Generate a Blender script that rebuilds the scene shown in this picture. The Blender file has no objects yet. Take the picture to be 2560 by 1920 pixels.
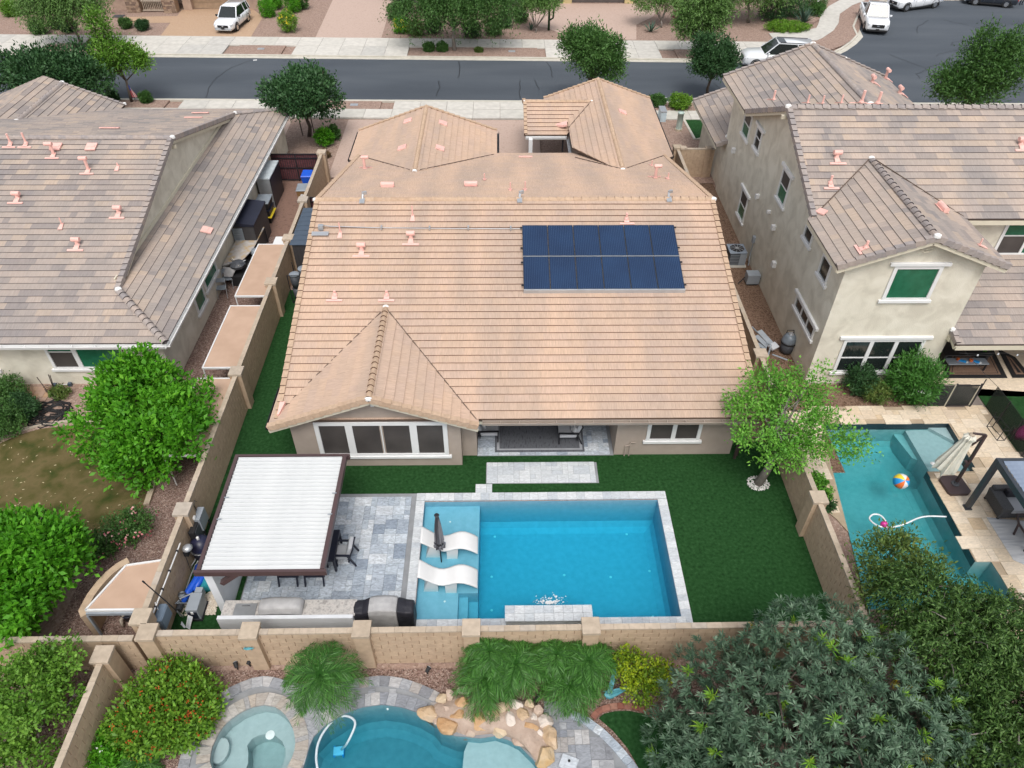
import bpy, math, random
import numpy as np
from mathutils import Vector, Matrix, geometry
rnd = random.Random(7)
S = bpy.context.scene
COL = S.collection
R = math.radians
# ---------------------------------------------------------------- camera
cd = bpy.data.cameras.new('camera'); cam = bpy.data.objects.new('camera', cd); COL.objects.link(cam)
CAM = Vector((0, 0, 21))
pitch, yaw, roll = R(42.323), R(1.0817), R(-0.43716)
fw = Vector((math.sin(yaw)*math.cos(pitch), math.cos(yaw)*math.cos(pitch), -math.sin(pitch)))
r0 = Vector((math.cos(yaw), -math.sin(yaw), 0)); d0 = fw.cross(r0)
rt = r0*math.cos(roll)+d0*math.sin(roll); dn = -r0*math.sin(roll)+d0*math.cos(roll)
m3 = Matrix((rt, -dn, -fw)).transposed()
cam.matrix_world = Matrix.Translation(CAM) @ m3.to_4x4()
cd.sensor_width = 36; cd.lens = 36*1836.9/2560; cd.clip_end = 2000; cd.clip_start = .1
S.camera = cam
# ---------------------------------------------------------------- sky and sun (bright overcast)
SUN_EL, SUN_AZ = R(60), R(178)
w = bpy.data.worlds.new('World'); S.world = w; w.use_nodes = True
nt = w.node_tree; bg = nt.nodes['Background']; sky = nt.nodes.new('ShaderNodeTexSky')
sky.sky_type = 'NISHITA'; sky.sun_disc = False; sky.sun_elevation = SUN_EL; sky.sun_rotation = SUN_AZ
sky.dust_density = 4; sky.air_density = 1; sky.ozone_density = 1
hs = nt.nodes.new('ShaderNodeHueSaturation'); hs.inputs['Saturation'].default_value = .35
nt.links.new(sky.outputs[0], hs.inputs['Color']); nt.links.new(hs.outputs[0], bg.inputs[0])
bg.inputs[1].default_value = .15
sl = bpy.data.lights.new('sun', 'SUN'); sl.energy = 1.15; sl.angle = R(22); sl.color = (1, .97, .93)
so = bpy.data.objects.new('sun', sl); COL.objects.link(so)
sd = Vector((math.sin(SUN_AZ)*math.cos(SUN_EL), math.cos(SUN_AZ)*math.cos(SUN_EL), math.sin(SUN_EL)))
so.rotation_euler = sd.to_track_quat('Z', 'Y').to_euler(); so.location = (0, 0, 60)
vs = S.view_settings; vs.view_transform = 'Standard'; vs.look = 'None'; vs.gamma = 1; vs.use_curve_mapping = False
vs.exposure = 0.42
S.cycles.max_bounces = 8; S.cycles.transparent_max_bounces = 12; S.cycles.use_denoising = True
S.cycles.caustics_reflective = False; S.cycles.caustics_refractive = False
# ---------------------------------------------------------------- mesh helpers
class MB:
    def __init__(s): s.v = []; s.f = []; s.mi = []; s.st = []
    def add(s, vs, fs, mi=0):
        n = len(s.v); s.st.append((n, len(s.f))); s.v += [tuple(p) for p in vs]; s.f += [tuple(i+n for i in f) for f in fs]; s.mi += [mi]*len(fs); return s
    def hexa(s, p, mi=0):     # 4 bottom (ccw), 4 top
        return s.add(p, [(3,2,1,0),(4,5,6,7),(0,1,5,4),(1,2,6,5),(2,3,7,6),(3,0,4,7)], mi)
    def box(s, x0, x1, y0, y1, z0, z1, mi=0):
        return s.hexa([(x0,y0,z0),(x1,y0,z0),(x1,y1,z0),(x0,y1,z0),(x0,y0,z1),(x1,y0,z1),(x1,y1,z1),(x0,y1,z1)], mi)
    def rbox(s, c, sz, rz=0, rx=0, ry=0, mi=0):
        m = Matrix.Translation(c) @ Matrix.Rotation(rz,4,'Z') @ Matrix.Rotation(ry,4,'Y') @ Matrix.Rotation(rx,4,'X')
        a, b, c2 = sz[0]/2, sz[1]/2, sz[2]/2
        return s.hexa([m @ Vector(p) for p in ((-a,-b,-c2),(a,-b,-c2),(a,b,-c2),(-a,b,-c2),(-a,-b,c2),(a,-b,c2),(a,b,c2),(-a,b,c2))], mi)
    def bar(s, p, q, w, h=None, mi=0, up=(0,0,1)):
        p, q = Vector(p), Vector(q); h = h or w; d = (q-p).normalized(); u = Vector(up)
        if abs(d.dot(u)) > .98: u = Vector((0,1,0))
        x = d.cross(u).normalized(); y = x.cross(d).normalized(); x *= w/2; y *= h/2
        return s.hexa([p-x-y, p+x-y, q+x-y, q-x-y, p-x+y, p+x+y, q+x+y, q-x+y], mi)
    def prism(s, poly, z0, z1, mi=0):
        n = len(poly); a = [(p[0],p[1],z0) for p in poly]; b = [(p[0],p[1],z1) for p in poly]
        return s.add(a+b, [tuple(range(n-1,-1,-1)), tuple(range(n,2*n))]+[(i,(i+1)%n,n+(i+1)%n,n+i) for i in range(n)], mi)
    def extr(s, pts, d, mi=0):   # extrude any planar polygon along d
        n = len(pts); a = [Vector(p) for p in pts]; b = [p+Vector(d) for p in a]
        return s.add(a+b, [tuple(range(n-1,-1,-1)), tuple(range(n,2*n))]+[(i,(i+1)%n,n+(i+1)%n,n+i) for i in range(n)], mi)
    def tube(s, pts, r, n=6, mi=0, cap=True):
        pts = [Vector(p) for p in pts]; k = len(pts); rr = r if isinstance(r, (list, tuple)) else [r]*k
        vs = []; ref = None
        for i, p in enumerate(pts):
            d = (pts[min(i+1,k-1)]-pts[max(i-1,0)]).normalized()
            if ref is None: ref = Vector((0,0,1)) if abs(d.z) < .9 else Vector((1,0,0))
            x = d.cross(ref).normalized(); y = x.cross(d).normalized(); ref = y
            vs += [p+(x*math.cos(2*math.pi*j/n)+y*math.sin(2*math.pi*j/n))*rr[i] for j in range(n)]
        fs = [(i*n+j, i*n+(j+1)%n, (i+1)*n+(j+1)%n, (i+1)*n+j) for i in range(k-1) for j in range(n)]
        if cap: fs += [tuple(range(n-1,-1,-1)), tuple(range((k-1)*n, k*n))]
        return s.add(vs, fs, mi)
    def lathe(s, prof, c=(0,0,0), n=14, mi=0, sx=1, sy=1):
        k = len(prof); vs = [(c[0]+r*sx*math.cos(2*math.pi*j/n), c[1]+r*sy*math.sin(2*math.pi*j/n), c[2]+z) for r, z in prof for j in range(n)]
        fs = [(i*n+j, i*n+(j+1)%n, (i+1)*n+(j+1)%n, (i+1)*n+j) for i in range(k-1) for j in range(n)]
        if prof[0][0] > 1e-4: fs.append(tuple(range(n-1,-1,-1)))
        if prof[-1][0] > 1e-4: fs.append(tuple(range((k-1)*n, k*n)))
        return s.add(vs, fs, mi)
    def loft(s, secs, mi=0, close=True):
        n = len(secs[0]); vs = [p for c in secs for p in c]
        fs = [(i*n+j, i*n+(j+1)%n, (i+1)*n+(j+1)%n, (i+1)*n+j) for i in range(len(secs)-1) for j in range(n)]
        if close: fs += [tuple(range(n-1,-1,-1)), tuple(range((len(secs)-1)*n, len(secs)*n))]
        return s.add(vs, fs, mi)
    def flat(s, loops, z, mi=0):  # polygon with holes at height z
        L = [[Vector((p[0],p[1],0)) for p in l] for l in loops]; vs = [(p.x,p.y,z) for l in L for p in l]; fs = []
        for t in geometry.tessellate_polygon(L):
            a, b, c = (Vector(vs[i]) for i in t)
            fs.append(t if (b-a).cross(c-a).z > 0 else t[::-1])
        return s.add(vs, fs, mi)
    def sheet(s, loops, z0, z1, mi=0):  # slab with holes
        s.flat(loops, z1, mi)
        for l in loops:
            n = len(l); s.add([(p[0],p[1],z0) for p in l]+[(p[0],p[1],z1) for p in l], [(i,(i+1)%n,n+(i+1)%n,n+i) for i in range(n)], mi)
        return s
    def mesh(s, name, mats, smooth=False):
        me = bpy.data.meshes.new(name); me.from_pydata(s.v, [], s.f)
        for m in (mats if isinstance(mats, (list, tuple)) else [mats]): me.materials.append(m)
        if any(s.mi): me.polygons.foreach_set('material_index', s.mi)
        if smooth: me.polygons.foreach_set('use_smooth', [True]*len(s.f))
        me.update(); return me
BASE = {}
def link(o, par=None, **pr):
    COL.objects.link(o)
    if par is not None:
        o.parent = par; o.matrix_parent_inverse = Matrix.Translation(-BASE.get(par.name, Vector()))
    for k, v in pr.items(): o[k] = v
    return o
def mk(name, mb, mats, par=None, smooth=False, bev=0, **pr):
    me = mb.mesh(name, mats, smooth) if isinstance(mb, MB) else mb
    o = link(bpy.data.objects.new(name, me), par, **pr)
    if bev:
        b = o.modifiers.new('b', 'BEVEL'); b.width = bev; b.segments = 2; b.limit_method = 'ANGLE'
    return o
def mk_each(name, mb, mats, par, **k):   # every added shape becomes a part of its own
    st = mb.st+[(len(mb.v), len(mb.f))]
    for (v0, f0), (v1, f1) in zip(st, st[1:]):
        q = MB(); q.v = mb.v[v0:v1]; q.f = [tuple(i-v0 for i in f) for f in mb.f[f0:f1]]; q.mi = mb.mi[f0:f1]; mk(name, q, mats, par, **k)
def thing(name, label, cat, loc=(0,0,0), group=None):
    loc = tuple(loc)+(0,)*(3-len(loc)); o = bpy.data.objects.new(name, None); COL.objects.link(o); o.location = loc; o['label'] = label; o['category'] = cat
    o.empty_display_size = .2
    if group: o['group'] = group
    BASE[o.name] = Vector(loc); return o
def struct(name, mb, mats, label, cat, **pr):
    return mk(name, mb, mats, None, kind='structure', label=label, category=cat, **pr)
def dup(root, loc, rz, label, group=None):
    def cp(o, par):
        c = o.copy(); COL.objects.link(c)
        if par: c.parent = par
        for ch in o.children: cp(ch, c)
        return c
    n = cp(root, None); n.location = loc; n.rotation_euler = (0,0,rz); n['label'] = label
    if group: n['group'] = group; root['group'] = group
    return n
def pieces(par, name, items, limit=300, key=None, stuff=None, **pr):
    """items: (mesh, Matrix). The nearest to the viewer become single parts, the rest one joined part."""
    items = sorted(items, key=key or (lambda t: (t[1].translation-CAM).length))
    inv = Matrix.Translation(-BASE.get(par.name, Vector()))
    for me, M, *tn in items[:limit]:
        o = bpy.data.objects.new(name, me); COL.objects.link(o); o.parent = par; o.matrix_parent_inverse = inv; o.matrix_basis = M
        if tn: o['tone'] = tn[0]
    rest = items[limit:]
    if rest:
        V = []; F = []; U = []; MI = []; MS = list(rest[0][0].materials); TN = []
        for me, M, *tn in rest:
            n = len(V); TN += (tn or [0])*len(me.polygons); V += [M @ v.co for v in me.vertices]; F += [[i+n for i in p.vertices] for p in me.polygons]
            MI += [MS.index(me.materials[p.material_index]) if me.materials[p.material_index] in MS else 0 for p in me.polygons]
            if me.uv_layers: U += [tuple(d.uv) for d in me.uv_layers[0].data]
        me = bpy.data.meshes.new(stuff or name+'s'); me.from_pydata(V, [], F); [me.materials.append(q) for q in MS]; me.polygons.foreach_set('material_index', MI)
        if any(TN): me.attributes.new('tone', 'FLOAT', 'FACE').data.foreach_set('value', TN)
        if U:
            l = me.uv_layers.new(name='uv'); l.data.foreach_set('uv', [c for u in U for c in u])
        o = link(bpy.data.objects.new(stuff or name+'s', me), par); o['kind'] = 'stuff'
# ---------------------------------------------------------------- materials
def C4(c): return (c[0], c[1], c[2], 1)
def mat(name, cols, rough=.8, sc=3, det=4, lo=.3, hi=.7, bump=0, bsc=40, metal=0, pal=None, vor=0, uv=False, st=(1,1,1), spec=.5, trl=0, emi=None, amt=.25, soft=True, dist=0, coat=0, tone=False, wx=0):
    """cols: noise ramp; pal: one colour per piece (object or loose part), noise then only modulates it."""
    m = bpy.data.materials.new(name); m.use_nodes = True; N = m.node_tree.nodes; L = m.node_tree.links; b = N['Principled BSDF']
    tc = N.new('ShaderNodeTexCoord'); oi = N.new('ShaderNodeObjectInfo'); ge = N.new('ShaderNodeNewGeometry')
    mp = N.new('ShaderNodeMapping'); mp.inputs['Scale'].default_value = st; L.new(tc.outputs['UV' if uv else 'Object'], mp.inputs[0])
    add = N.new('ShaderNodeMath'); add.operation = 'ADD'; L.new(oi.outputs['Random'], add.inputs[0]); L.new(ge.outputs['Random Per Island'], add.inputs[1])
    fr = N.new('ShaderNodeMath'); fr.operation = 'FRACT'; L.new(add.outputs[0], fr.inputs[0])
    co = mp.outputs[0]
    if pal:
        vs_ = N.new('ShaderNodeVectorMath'); vs_.operation = 'SCALE'; vs_.inputs[0].default_value = (37, 61, 23); L.new(fr.outputs[0], vs_.inputs['Scale'])
        va = N.new('ShaderNodeVectorMath'); L.new(co, va.inputs[0]); L.new(vs_.outputs[0], va.inputs[1]); co = va.outputs[0]
    if vor:
        tx = N.new('ShaderNodeTexVoronoi'); tx.inputs['Scale'].default_value = vor; L.new(co, tx.inputs['Vector'])
        sx = N.new('ShaderNodeSeparateColor'); L.new(tx.outputs['Color'], sx.inputs[0]); fac = sx.outputs[0]; bumpsrc = tx.outputs['Distance']
    else:
        tx = N.new('ShaderNodeTexNoise'); tx.inputs['Scale'].default_value = sc; tx.inputs['Detail'].default_value = det; tx.inputs['Distortion'].default_value = dist
        L.new(co, tx.inputs['Vector']); fac = tx.outputs['Fac']; bumpsrc = None
    pf = fr.outputs[0]
    if tone:
        a1 = N.new('ShaderNodeAttribute'); a1.attribute_type = 'OBJECT'; a1.attribute_name = 'tone'; a2 = N.new('ShaderNodeAttribute'); a2.attribute_name = 'tone'
        ad = N.new('ShaderNodeMath'); L.new(a1.outputs['Fac'], ad.inputs[0]); L.new(a2.outputs['Fac'], ad.inputs[1]); pf = ad.outputs[0]
    def ramp(cs, f, lo, hi, const=False):
        r = N.new('ShaderNodeValToRGB'); e = r.color_ramp.elements
        if const: r.color_ramp.interpolation = 'CONSTANT'
        for i in range(len(cs)-2): e.new(.5)
        for i, c in enumerate(cs):
            e[i].position = lo+(hi-lo)*(i/(len(cs) if const else max(1, len(cs)-1))); e[i].color = C4(c)
        L.new(f, r.inputs[0]); return r.outputs[0]
    if pal:
        base = ramp(pal, pf, 0, 1, not soft)
        mr = N.new('ShaderNodeMapRange'); mr.inputs[1].default_value = lo; mr.inputs[2].default_value = hi; mr.inputs[3].default_value = 1-amt; mr.inputs[4].default_value = 1+amt
        L.new(fac, mr.inputs[0])
        mx = N.new('ShaderNodeVectorMath'); mx.operation = 'SCALE'; L.new(base, mx.inputs[0]); L.new(mr.outputs[0], mx.inputs['Scale']); col = mx.outputs[0]
    elif len(cols) == 1:
        mr = N.new('ShaderNodeMapRange'); mr.inputs[1].default_value = lo; mr.inputs[2].default_value = hi; mr.inputs[3].default_value = 1-amt*.5; mr.inputs[4].default_value = 1+amt*.5
        L.new(fac, mr.inputs[0]); mx = N.new('ShaderNodeVectorMath'); mx.operation = 'SCALE'; mx.inputs[0].default_value = cols[0]; L.new(mr.outputs[0], mx.inputs['Scale']); col = mx.outputs[0]
    else: col = ramp(cols, fac, 0 if vor else lo, 1 if vor else hi)
    if wx:   # weathering that runs down the slope in world space
        mw = N.new('ShaderNodeMapping'); mw.inputs['Scale'].default_value = (1,.22,.22); L.new(ge.outputs['Position'], mw.inputs[0]); nw = N.new('ShaderNodeTexNoise'); nw.inputs['Scale'].default_value = wx; nw.inputs['Detail'].default_value = 6; L.new(mw.outputs[0], nw.inputs['Vector'])
        rw_ = N.new('ShaderNodeValToRGB'); ee = rw_.color_ramp.elements; ee[0].position = .36; ee[0].color = (.86,.87,.88,1); ee[1].position = .66; ee[1].color = (1.1,1.04,.98,1); L.new(nw.outputs['Fac'], rw_.inputs[0]); mm_ = N.new('ShaderNodeVectorMath'); mm_.operation = 'MULTIPLY'; L.new(col, mm_.inputs[0]); L.new(rw_.outputs[0], mm_.inputs[1]); col = mm_.outputs[0]
    L.new(col, b.inputs['Base Color'])
    b.inputs['Roughness'].default_value = rough; b.inputs['Metallic'].default_value = metal; b.inputs['Specular IOR Level'].default_value = spec
    if coat: b.inputs['Coat Weight'].default_value = coat
    if bump:
        bp = N.new('ShaderNodeBump'); bp.inputs['Strength'].default_value = 1; bp.inputs['Distance'].default_value = bump
        if bumpsrc is None:
            t2 = N.new('ShaderNodeTexNoise'); t2.inputs['Scale'].default_value = bsc; t2.inputs['Detail'].default_value = 3; L.new(co, t2.inputs['Vector']); bumpsrc = t2.outputs['Fac']
        L.new(bumpsrc, bp.inputs['Height']); L.new(bp.outputs[0], b.inputs['Normal'])
    if trl:
        tr = N.new('ShaderNodeBsdfTranslucent'); L.new(col, tr.inputs[0]); ms = N.new('ShaderNodeMixShader'); ms.inputs[0].default_value = trl
        L.new(b.outputs[0], ms.inputs[1]); L.new(tr.outputs[0], ms.inputs[2]); L.new(ms.outputs[0], N['Material Output'].inputs[0])
    return m
def water(name, tint, dens, ripple=.004, wsc=6):
    m = bpy.data.materials.new(name); m.use_nodes = True; N = m.node_tree.nodes; L = m.node_tree.links; N.remove(N['Principled BSDF'])
    tr = N.new('ShaderNodeBsdfTransparent'); gl = N.new('ShaderNodeBsdfGlossy'); gl.inputs['Roughness'].default_value = .03
    fr = N.new('ShaderNodeFresnel'); fr.inputs['IOR'].default_value = 1.33; mx = N.new('ShaderNodeMixShader')
    tc = N.new('ShaderNodeTexCoord'); nz = N.new('ShaderNodeTexNoise'); nz.inputs['Scale'].default_value = wsc; nz.inputs['Detail'].default_value = 3; nz.inputs['Distortion'].default_value = .6
    L.new(tc.outputs['Object'], nz.inputs['Vector']); bp = N.new('ShaderNodeBump'); bp.inputs['Distance'].default_value = ripple; L.new(nz.outputs['Fac'], bp.inputs['Height'])
    L.new(bp.outputs[0], gl.inputs['Normal']); L.new(bp.outputs[0], fr.inputs['Normal'])
    geo = N.new('ShaderNodeNewGeometry'); fb = N.new('ShaderNodeMath'); fb.operation = 'SUBTRACT'; fb.use_clamp = True; L.new(fr.outputs[0], fb.inputs[0]); L.new(geo.outputs['Backfacing'], fb.inputs[1]); L.new(fb.outputs[0], mx.inputs[0]); L.new(tr.outputs[0], mx.inputs[1]); L.new(gl.outputs[0], mx.inputs[2]); L.new(mx.outputs[0], N['Material Output'].inputs[0])
    va = N.new('ShaderNodeVolumeAbsorption'); va.inputs['Color'].default_value = C4(tint); va.inputs['Density'].default_value = dens; L.new(va.outputs[0], N['Material Output'].inputs['Volume'])
    return m
M = {}
def stone_mat(name, pal, vein=.35, vs=5, rough=.55, soft=True):
    """veined stone: a colour per piece, streaked with distorted bands"""
    m = mat(name, [(1,1,1)], rough=rough, sc=vs, det=6, lo=.25, hi=.75, pal=pal, amt=vein, st=(1,2.2,1), dist=1.6, soft=soft, bump=.002, bsc=60)
    return m
M['tan'] = mat('tan roof concrete', [(1,1,1)], .9, sc=60, det=2, pal=[(.475,.358,.282),(.495,.372,.292),(.482,.36,.28),(.505,.374,.286),(.49,.368,.294),(.468,.354,.286)], uv=True, st=(1,.05,1), amt=.14, bump=.004, bsc=55, spec=.2, tone=True, wx=.7)
M['tanridge'] = mat('tan ridge concrete', [(1,1,1)], .9, sc=8, pal=[(.44,.31,.215),(.49,.355,.25),(.46,.33,.235)], amt=.12, spec=.2)
GP = [(.365,.315,.28),(.305,.27,.25),(.395,.335,.295),(.335,.295,.27),(.375,.32,.285),(.28,.25,.238),(.41,.34,.285),(.35,.305,.275)]
M['grey'] = mat('grey blend roof concrete', [(1,1,1)], .9, sc=60, det=2, pal=GP, uv=True, st=(1,.05,1), amt=.14, bump=.004, bsc=55, spec=.2, soft=False, tone=True, wx=.5)
M['greyridge'] = mat('grey ridge concrete', [(1,1,1)], .9, sc=8, pal=[(.31,.275,.26),(.36,.31,.28),(.27,.245,.24),(.39,.32,.275)], amt=.12, spec=.2)
M['felt'] = mat('roof underlay', [(.12,.085,.065)], .95)
M['stucco_tan'] = mat('taupe stucco', [(.34,.285,.24),(.39,.325,.275)], .95, sc=2, bump=.004, bsc=150, spec=.2)
M['stucco_grey'] = mat('mottled greige stucco', [(.56,.52,.43),(.64,.60,.50),(.70,.66,.56)], .95, sc=1.4, det=8, lo=.35, hi=.65, bump=.012, bsc=22, spec=.2, dist=.6)
M['white'] = mat('white trim', [(.70,.70,.69)], .5, amt=.06)
M['cream'] = mat('cream fascia', [(.62,.57,.45)], .6, amt=.1)
M['glass'] = mat('dark window glass', [(.015,.02,.02)], .06, spec=.6)
M['glassg'] = mat('green solar window screen', [(.012,.10,.05),(.02,.14,.075)], .18, spec=.45)
M['screen'] = mat('brown sun screen', [(.045,.038,.036),(.075,.065,.06)], .55, sc=1.2)
M['pink'] = mat('pink primed vent metal', [(.78,.46,.40)], .6, amt=.15)
M['whitecap'] = mat('white mortar cap', [(.75,.75,.73)], .7, amt=.1)
M['galv'] = mat('galvanised steel', [(.5,.52,.54)], .35, metal=.6, amt=.15)
M['black'] = mat('black metal', [(.018,.018,.022)], .45)
M['navy'] = mat('navy black paint', [(.012,.014,.028)], .5)
M['darkgrey'] = mat('dark grey plastic', [(.06,.065,.075)], .55)
M['grey_pl'] = mat('grey plastic', [(.22,.25,.28)], .55)
M['midgrey'] = mat('grey enamel', [(.28,.31,.34)], .45, amt=.1)
M['brown'] = mat('dark brown aluminium', [(.075,.045,.045)], .45, amt=.15)
M['panroof'] = mat('white ribbed pan', [(.52,.535,.535),(.60,.61,.605)], .5, sc=1.2, st=(1,3,1), det=8)
M['marble'] = stone_mat('silver grey marble', [(.30,.345,.40),(.40,.45,.50),(.48,.525,.565),(.35,.395,.45),(.56,.59,.615),(.22,.265,.325),(.44,.49,.535)], .42)
M['marble2'] = stone_mat('white grey marble', [(.50,.53,.55),(.60,.62,.63),(.55,.575,.59),(.44,.475,.51)], .22)
M['marble3'] = stone_mat('aged grey marble', [(.17,.18,.20),(.27,.285,.31),(.36,.37,.385),(.22,.235,.265),(.31,.32,.34),(.13,.135,.15),(.45,.45,.455),(.29,.27,.255)], .3)
M['spa_cop'] = stone_mat('weathered marble coping', [(.33,.315,.29),(.39,.365,.325),(.29,.295,.30),(.36,.315,.265),(.42,.40,.375)], .28)
M['trav'] = stone_mat('cream travertine', [(.60,.48,.34),(.68,.57,.43),(.54,.41,.27),(.64,.53,.40),(.70,.60,.47),(.58,.47,.35)], .2)
M['grout'] = mat('grout', [(.24,.25,.26)], .9)
M['groutt'] = mat('sand joint', [(.38,.30,.21)], .9)
M['block'] = mat('tan slump block', [(1,1,1)], .9, sc=5, pal=[(.46,.345,.24),(.48,.36,.25),(.445,.33,.23),(.47,.35,.245)], amt=.1, bump=.006, bsc=30, spec=.2)
M['mortar'] = mat('tan mortar', [(.30,.205,.135)], .95)
M['cap'] = mat('wall cap', [(1,1,1)], .85, sc=6, pal=[(.42,.345,.26),(.46,.38,.295),(.40,.325,.245),(.42,.365,.305)], amt=.12, spec=.2)
M['turf'] = mat('artificial turf', [(.006,.036,.007),(.013,.060,.013),(.020,.080,.020),(.034,.11,.032)], .85, sc=9, det=14, lo=.25, hi=.76, bump=.025, bsc=130, spec=.2)
M['lawn_dry'] = mat('patchy lawn', [(.03,.055,.008),(.095,.085,.026),(.15,.115,.05),(.06,.08,.015)], .9, sc=1.1, det=12, lo=.3, hi=.7, bump=.02, bsc=110, spec=.2)
M['gravel_r'] = mat('red brown gravel', [(.10,.06,.045),(.20,.13,.105),(.33,.23,.19),(.15,.09,.075),(.42,.33,.28)], .9, vor=26, bump=.03, spec=.25)
M['gravel_t'] = mat('tan pink gravel', [(.22,.15,.115),(.33,.235,.19),(.28,.19,.15),(.40,.30,.25)], .9, vor=14, bump=.02, spec=.2)
M['gravel_b'] = mat('brown gravel', [(.09,.055,.035),(.17,.105,.07),(.25,.165,.12),(.13,.08,.05)], .9, vor=20, bump=.025, spec=.2)
M['pebble'] = mat('cream pebbles', [(1,1,1)], .7, sc=20, pal=[(.66,.60,.5),(.55,.47,.37),(.75,.70,.62),(.45,.38,.31)], amt=.15)
M['asphalt'] = mat('asphalt', [(.052,.062,.075),(.068,.080,.095),(.088,.10,.115)], .85, sc=.35, det=12, lo=.25, hi=.75, bump=.006, bsc=160, st=(.25,1,1), spec=.35)
M['tar'] = mat('tar crack filler', [(.018,.022,.027)], .6)
M['concrete'] = mat('pale concrete', [(1,1,1)], .9, sc=2.5, det=8, pal=[(.50,.48,.43),(.56,.535,.485),(.53,.505,.455),(.47,.455,.42)], amt=.1, spec=.25)
M['curb'] = mat('kerb concrete', [(.46,.435,.37),(.56,.53,.46)], .9, sc=2)
M['pav_o'] = mat('orange driveway pavers', [(.36,.23,.14),(.46,.32,.21),(.40,.265,.175),(.50,.37,.26)], .9, sc=7, det=6, vor=0, bump=.01, bsc=18)
M['pav_p'] = mat('pink driveway pavers', [(.40,.29,.235),(.48,.36,.30),(.44,.32,.26)], .9, sc=7, det=6, bump=.01, bsc=18)
M['pav_r'] = mat('red brown pavers', [(.13,.075,.055),(.22,.13,.095),(.17,.10,.08)], .9, sc=6, det=6, bump=.01, bsc=18)
M['plaster'] = mat('blue pebble plaster', [(.17,.36,.46),(.21,.41,.52)], .8, sc=5, det=10)
M['plaster_t'] = mat('teal plaster', [(.20,.37,.38),(.25,.43,.44)], .8, sc=5, det=10)
M['plaster_r'] = mat('deep teal plaster', [(.11,.25,.29),(.145,.30,.34)], .8, sc=5, det=10)
M['plaster_g'] = mat('grey pebble plaster', [(.30,.38,.39),(.35,.44,.45)], .8, sc=6, det=10)
M['water'] = water('pool water', (.0,.89,.972), .78)
M['water_t'] = water('teal pool water', (.0,.80,.85), .5, .003, 4)
M['water_r'] = water('rear pool water', (.0,.74,.84), .62, .004, 5)
M['water_s'] = water('spa water', (.3,.80,.82), .32, .008, 8)
M['bark'] = mat('bark', [(.06,.045,.035),(.13,.10,.08)], .95, sc=10, bump=.02, bsc=25, st=(1,1,.3))
M['barkg'] = mat('grey bark', [(.16,.14,.12),(.28,.25,.22)], .95, sc=10, bump=.02, bsc=25, st=(1,1,.3))
M['solar'] = mat('solar cell', [(.007,.022,.062),(.011,.034,.088)], .22, sc=.8, spec=.55)
M['solline'] = mat('cell busbar', [(.06,.11,.21)], .3, metal=.4)
M['blk'] = mat('matte black', [(.012,.012,.013)], .7)
M['fabric'] = mat('light grey fabric', [(.42,.43,.45),(.5,.51,.53)], .9, sc=40)
M['cover'] = mat('grey cover fabric', [(.34,.335,.335),(.44,.435,.43)], .85, sc=4, bump=.02, bsc=7)
M['coverb'] = mat('black cover fabric', [(.012,.012,.018),(.022,.022,.03)], .6, sc=4, bump=.03, bsc=7)
M['rug'] = mat('charcoal woven rug', [(.055,.058,.066),(.12,.125,.14),(.085,.09,.1)], .95, sc=16, det=8, st=(1,.25,1))
M['rugl'] = mat('pale rug border', [(.33,.34,.36)], .95)
M['stuccow'] = mat('white stucco', [(.62,.64,.66),(.70,.72,.74)], .9, sc=2, bump=.004, bsc=120)
M['granite'] = mat('grey beige granite', [(.27,.25,.235),(.42,.40,.375),(.52,.49,.455),(.34,.31,.29)], .35, sc=9, det=10, lo=.3, hi=.7)
M['tanmesh'] = mat('tan shade cloth', [(.43,.29,.205),(.50,.345,.25)], .85, sc=1.5, det=6)
M['carw'] = mat('white car paint', [(.74,.76,.78)], .25, coat=1, amt=.03)
M['cardk'] = mat('dark blue grey car paint', [(.018,.023,.032)], .25, coat=1, amt=.05)
M['tyre'] = mat('tyre', [(.012,.012,.012)], .85)
M['chrome'] = mat('alloy', [(.55,.56,.58)], .25, metal=.9)
M['lens'] = mat('lamp lens', [(.55,.58,.6)], .1)
M['stonev'] = mat('ledgestone', [(1,1,1)], .9, sc=12, pal=[(.20,.135,.095),(.30,.21,.15),(.38,.275,.195),(.15,.10,.08),(.34,.22,.14)], amt=.2, bump=.01, bsc=30)
M['boulder'] = mat('sandstone boulder', [(1,1,1)], .9, sc=2.6, det=9, lo=.35, hi=.65, pal=[(.55,.40,.27),(.62,.50,.37),(.52,.30,.13),(.66,.57,.47),(.57,.36,.18),(.60,.46,.34)], amt=.3, bump=.04, bsc=9, spec=.2)
M['mortar2'] = mat('pinkish rock mortar', [(.33,.245,.19),(.42,.325,.26)], .95, sc=4, bump=.03, bsc=12)
M['blue'] = mat('royal blue vinyl', [(.01,.09,.55)], .4, amt=.2)
M['teal'] = mat('teal tarp', [(.03,.28,.32)], .5, amt=.3)
M['steel'] = mat('brushed steel', [(.38,.39,.4)], .35, metal=.5)
M['plywood'] = mat('weathered chipboard', [(.36,.24,.11),(.44,.34,.22),(.40,.37,.34),(.48,.45,.42)], .9, sc=3, det=12, lo=.3, hi=.65)
M['shed'] = mat('charcoal resin', [(.045,.043,.045)], .6)
M['shedb'] = mat('blue grey resin', [(.06,.085,.12)], .5)
M['bronze'] = mat('bronze powder coat', [(.055,.035,.035)], .45)
M['wicker'] = mat('grey wicker', [(.045,.047,.05),(.10,.10,.105)], .8, sc=40)
M['cream_f'] = mat('cream canvas', [(.62,.60,.51),(.70,.68,.60)], .9, sc=5)
M['louvre'] = mat('blue grey louvre', [(.16,.20,.27),(.22,.27,.35)], .35, sc=3)
M['charcoal'] = mat('charcoal aluminium', [(.035,.042,.052)], .4)
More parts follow.
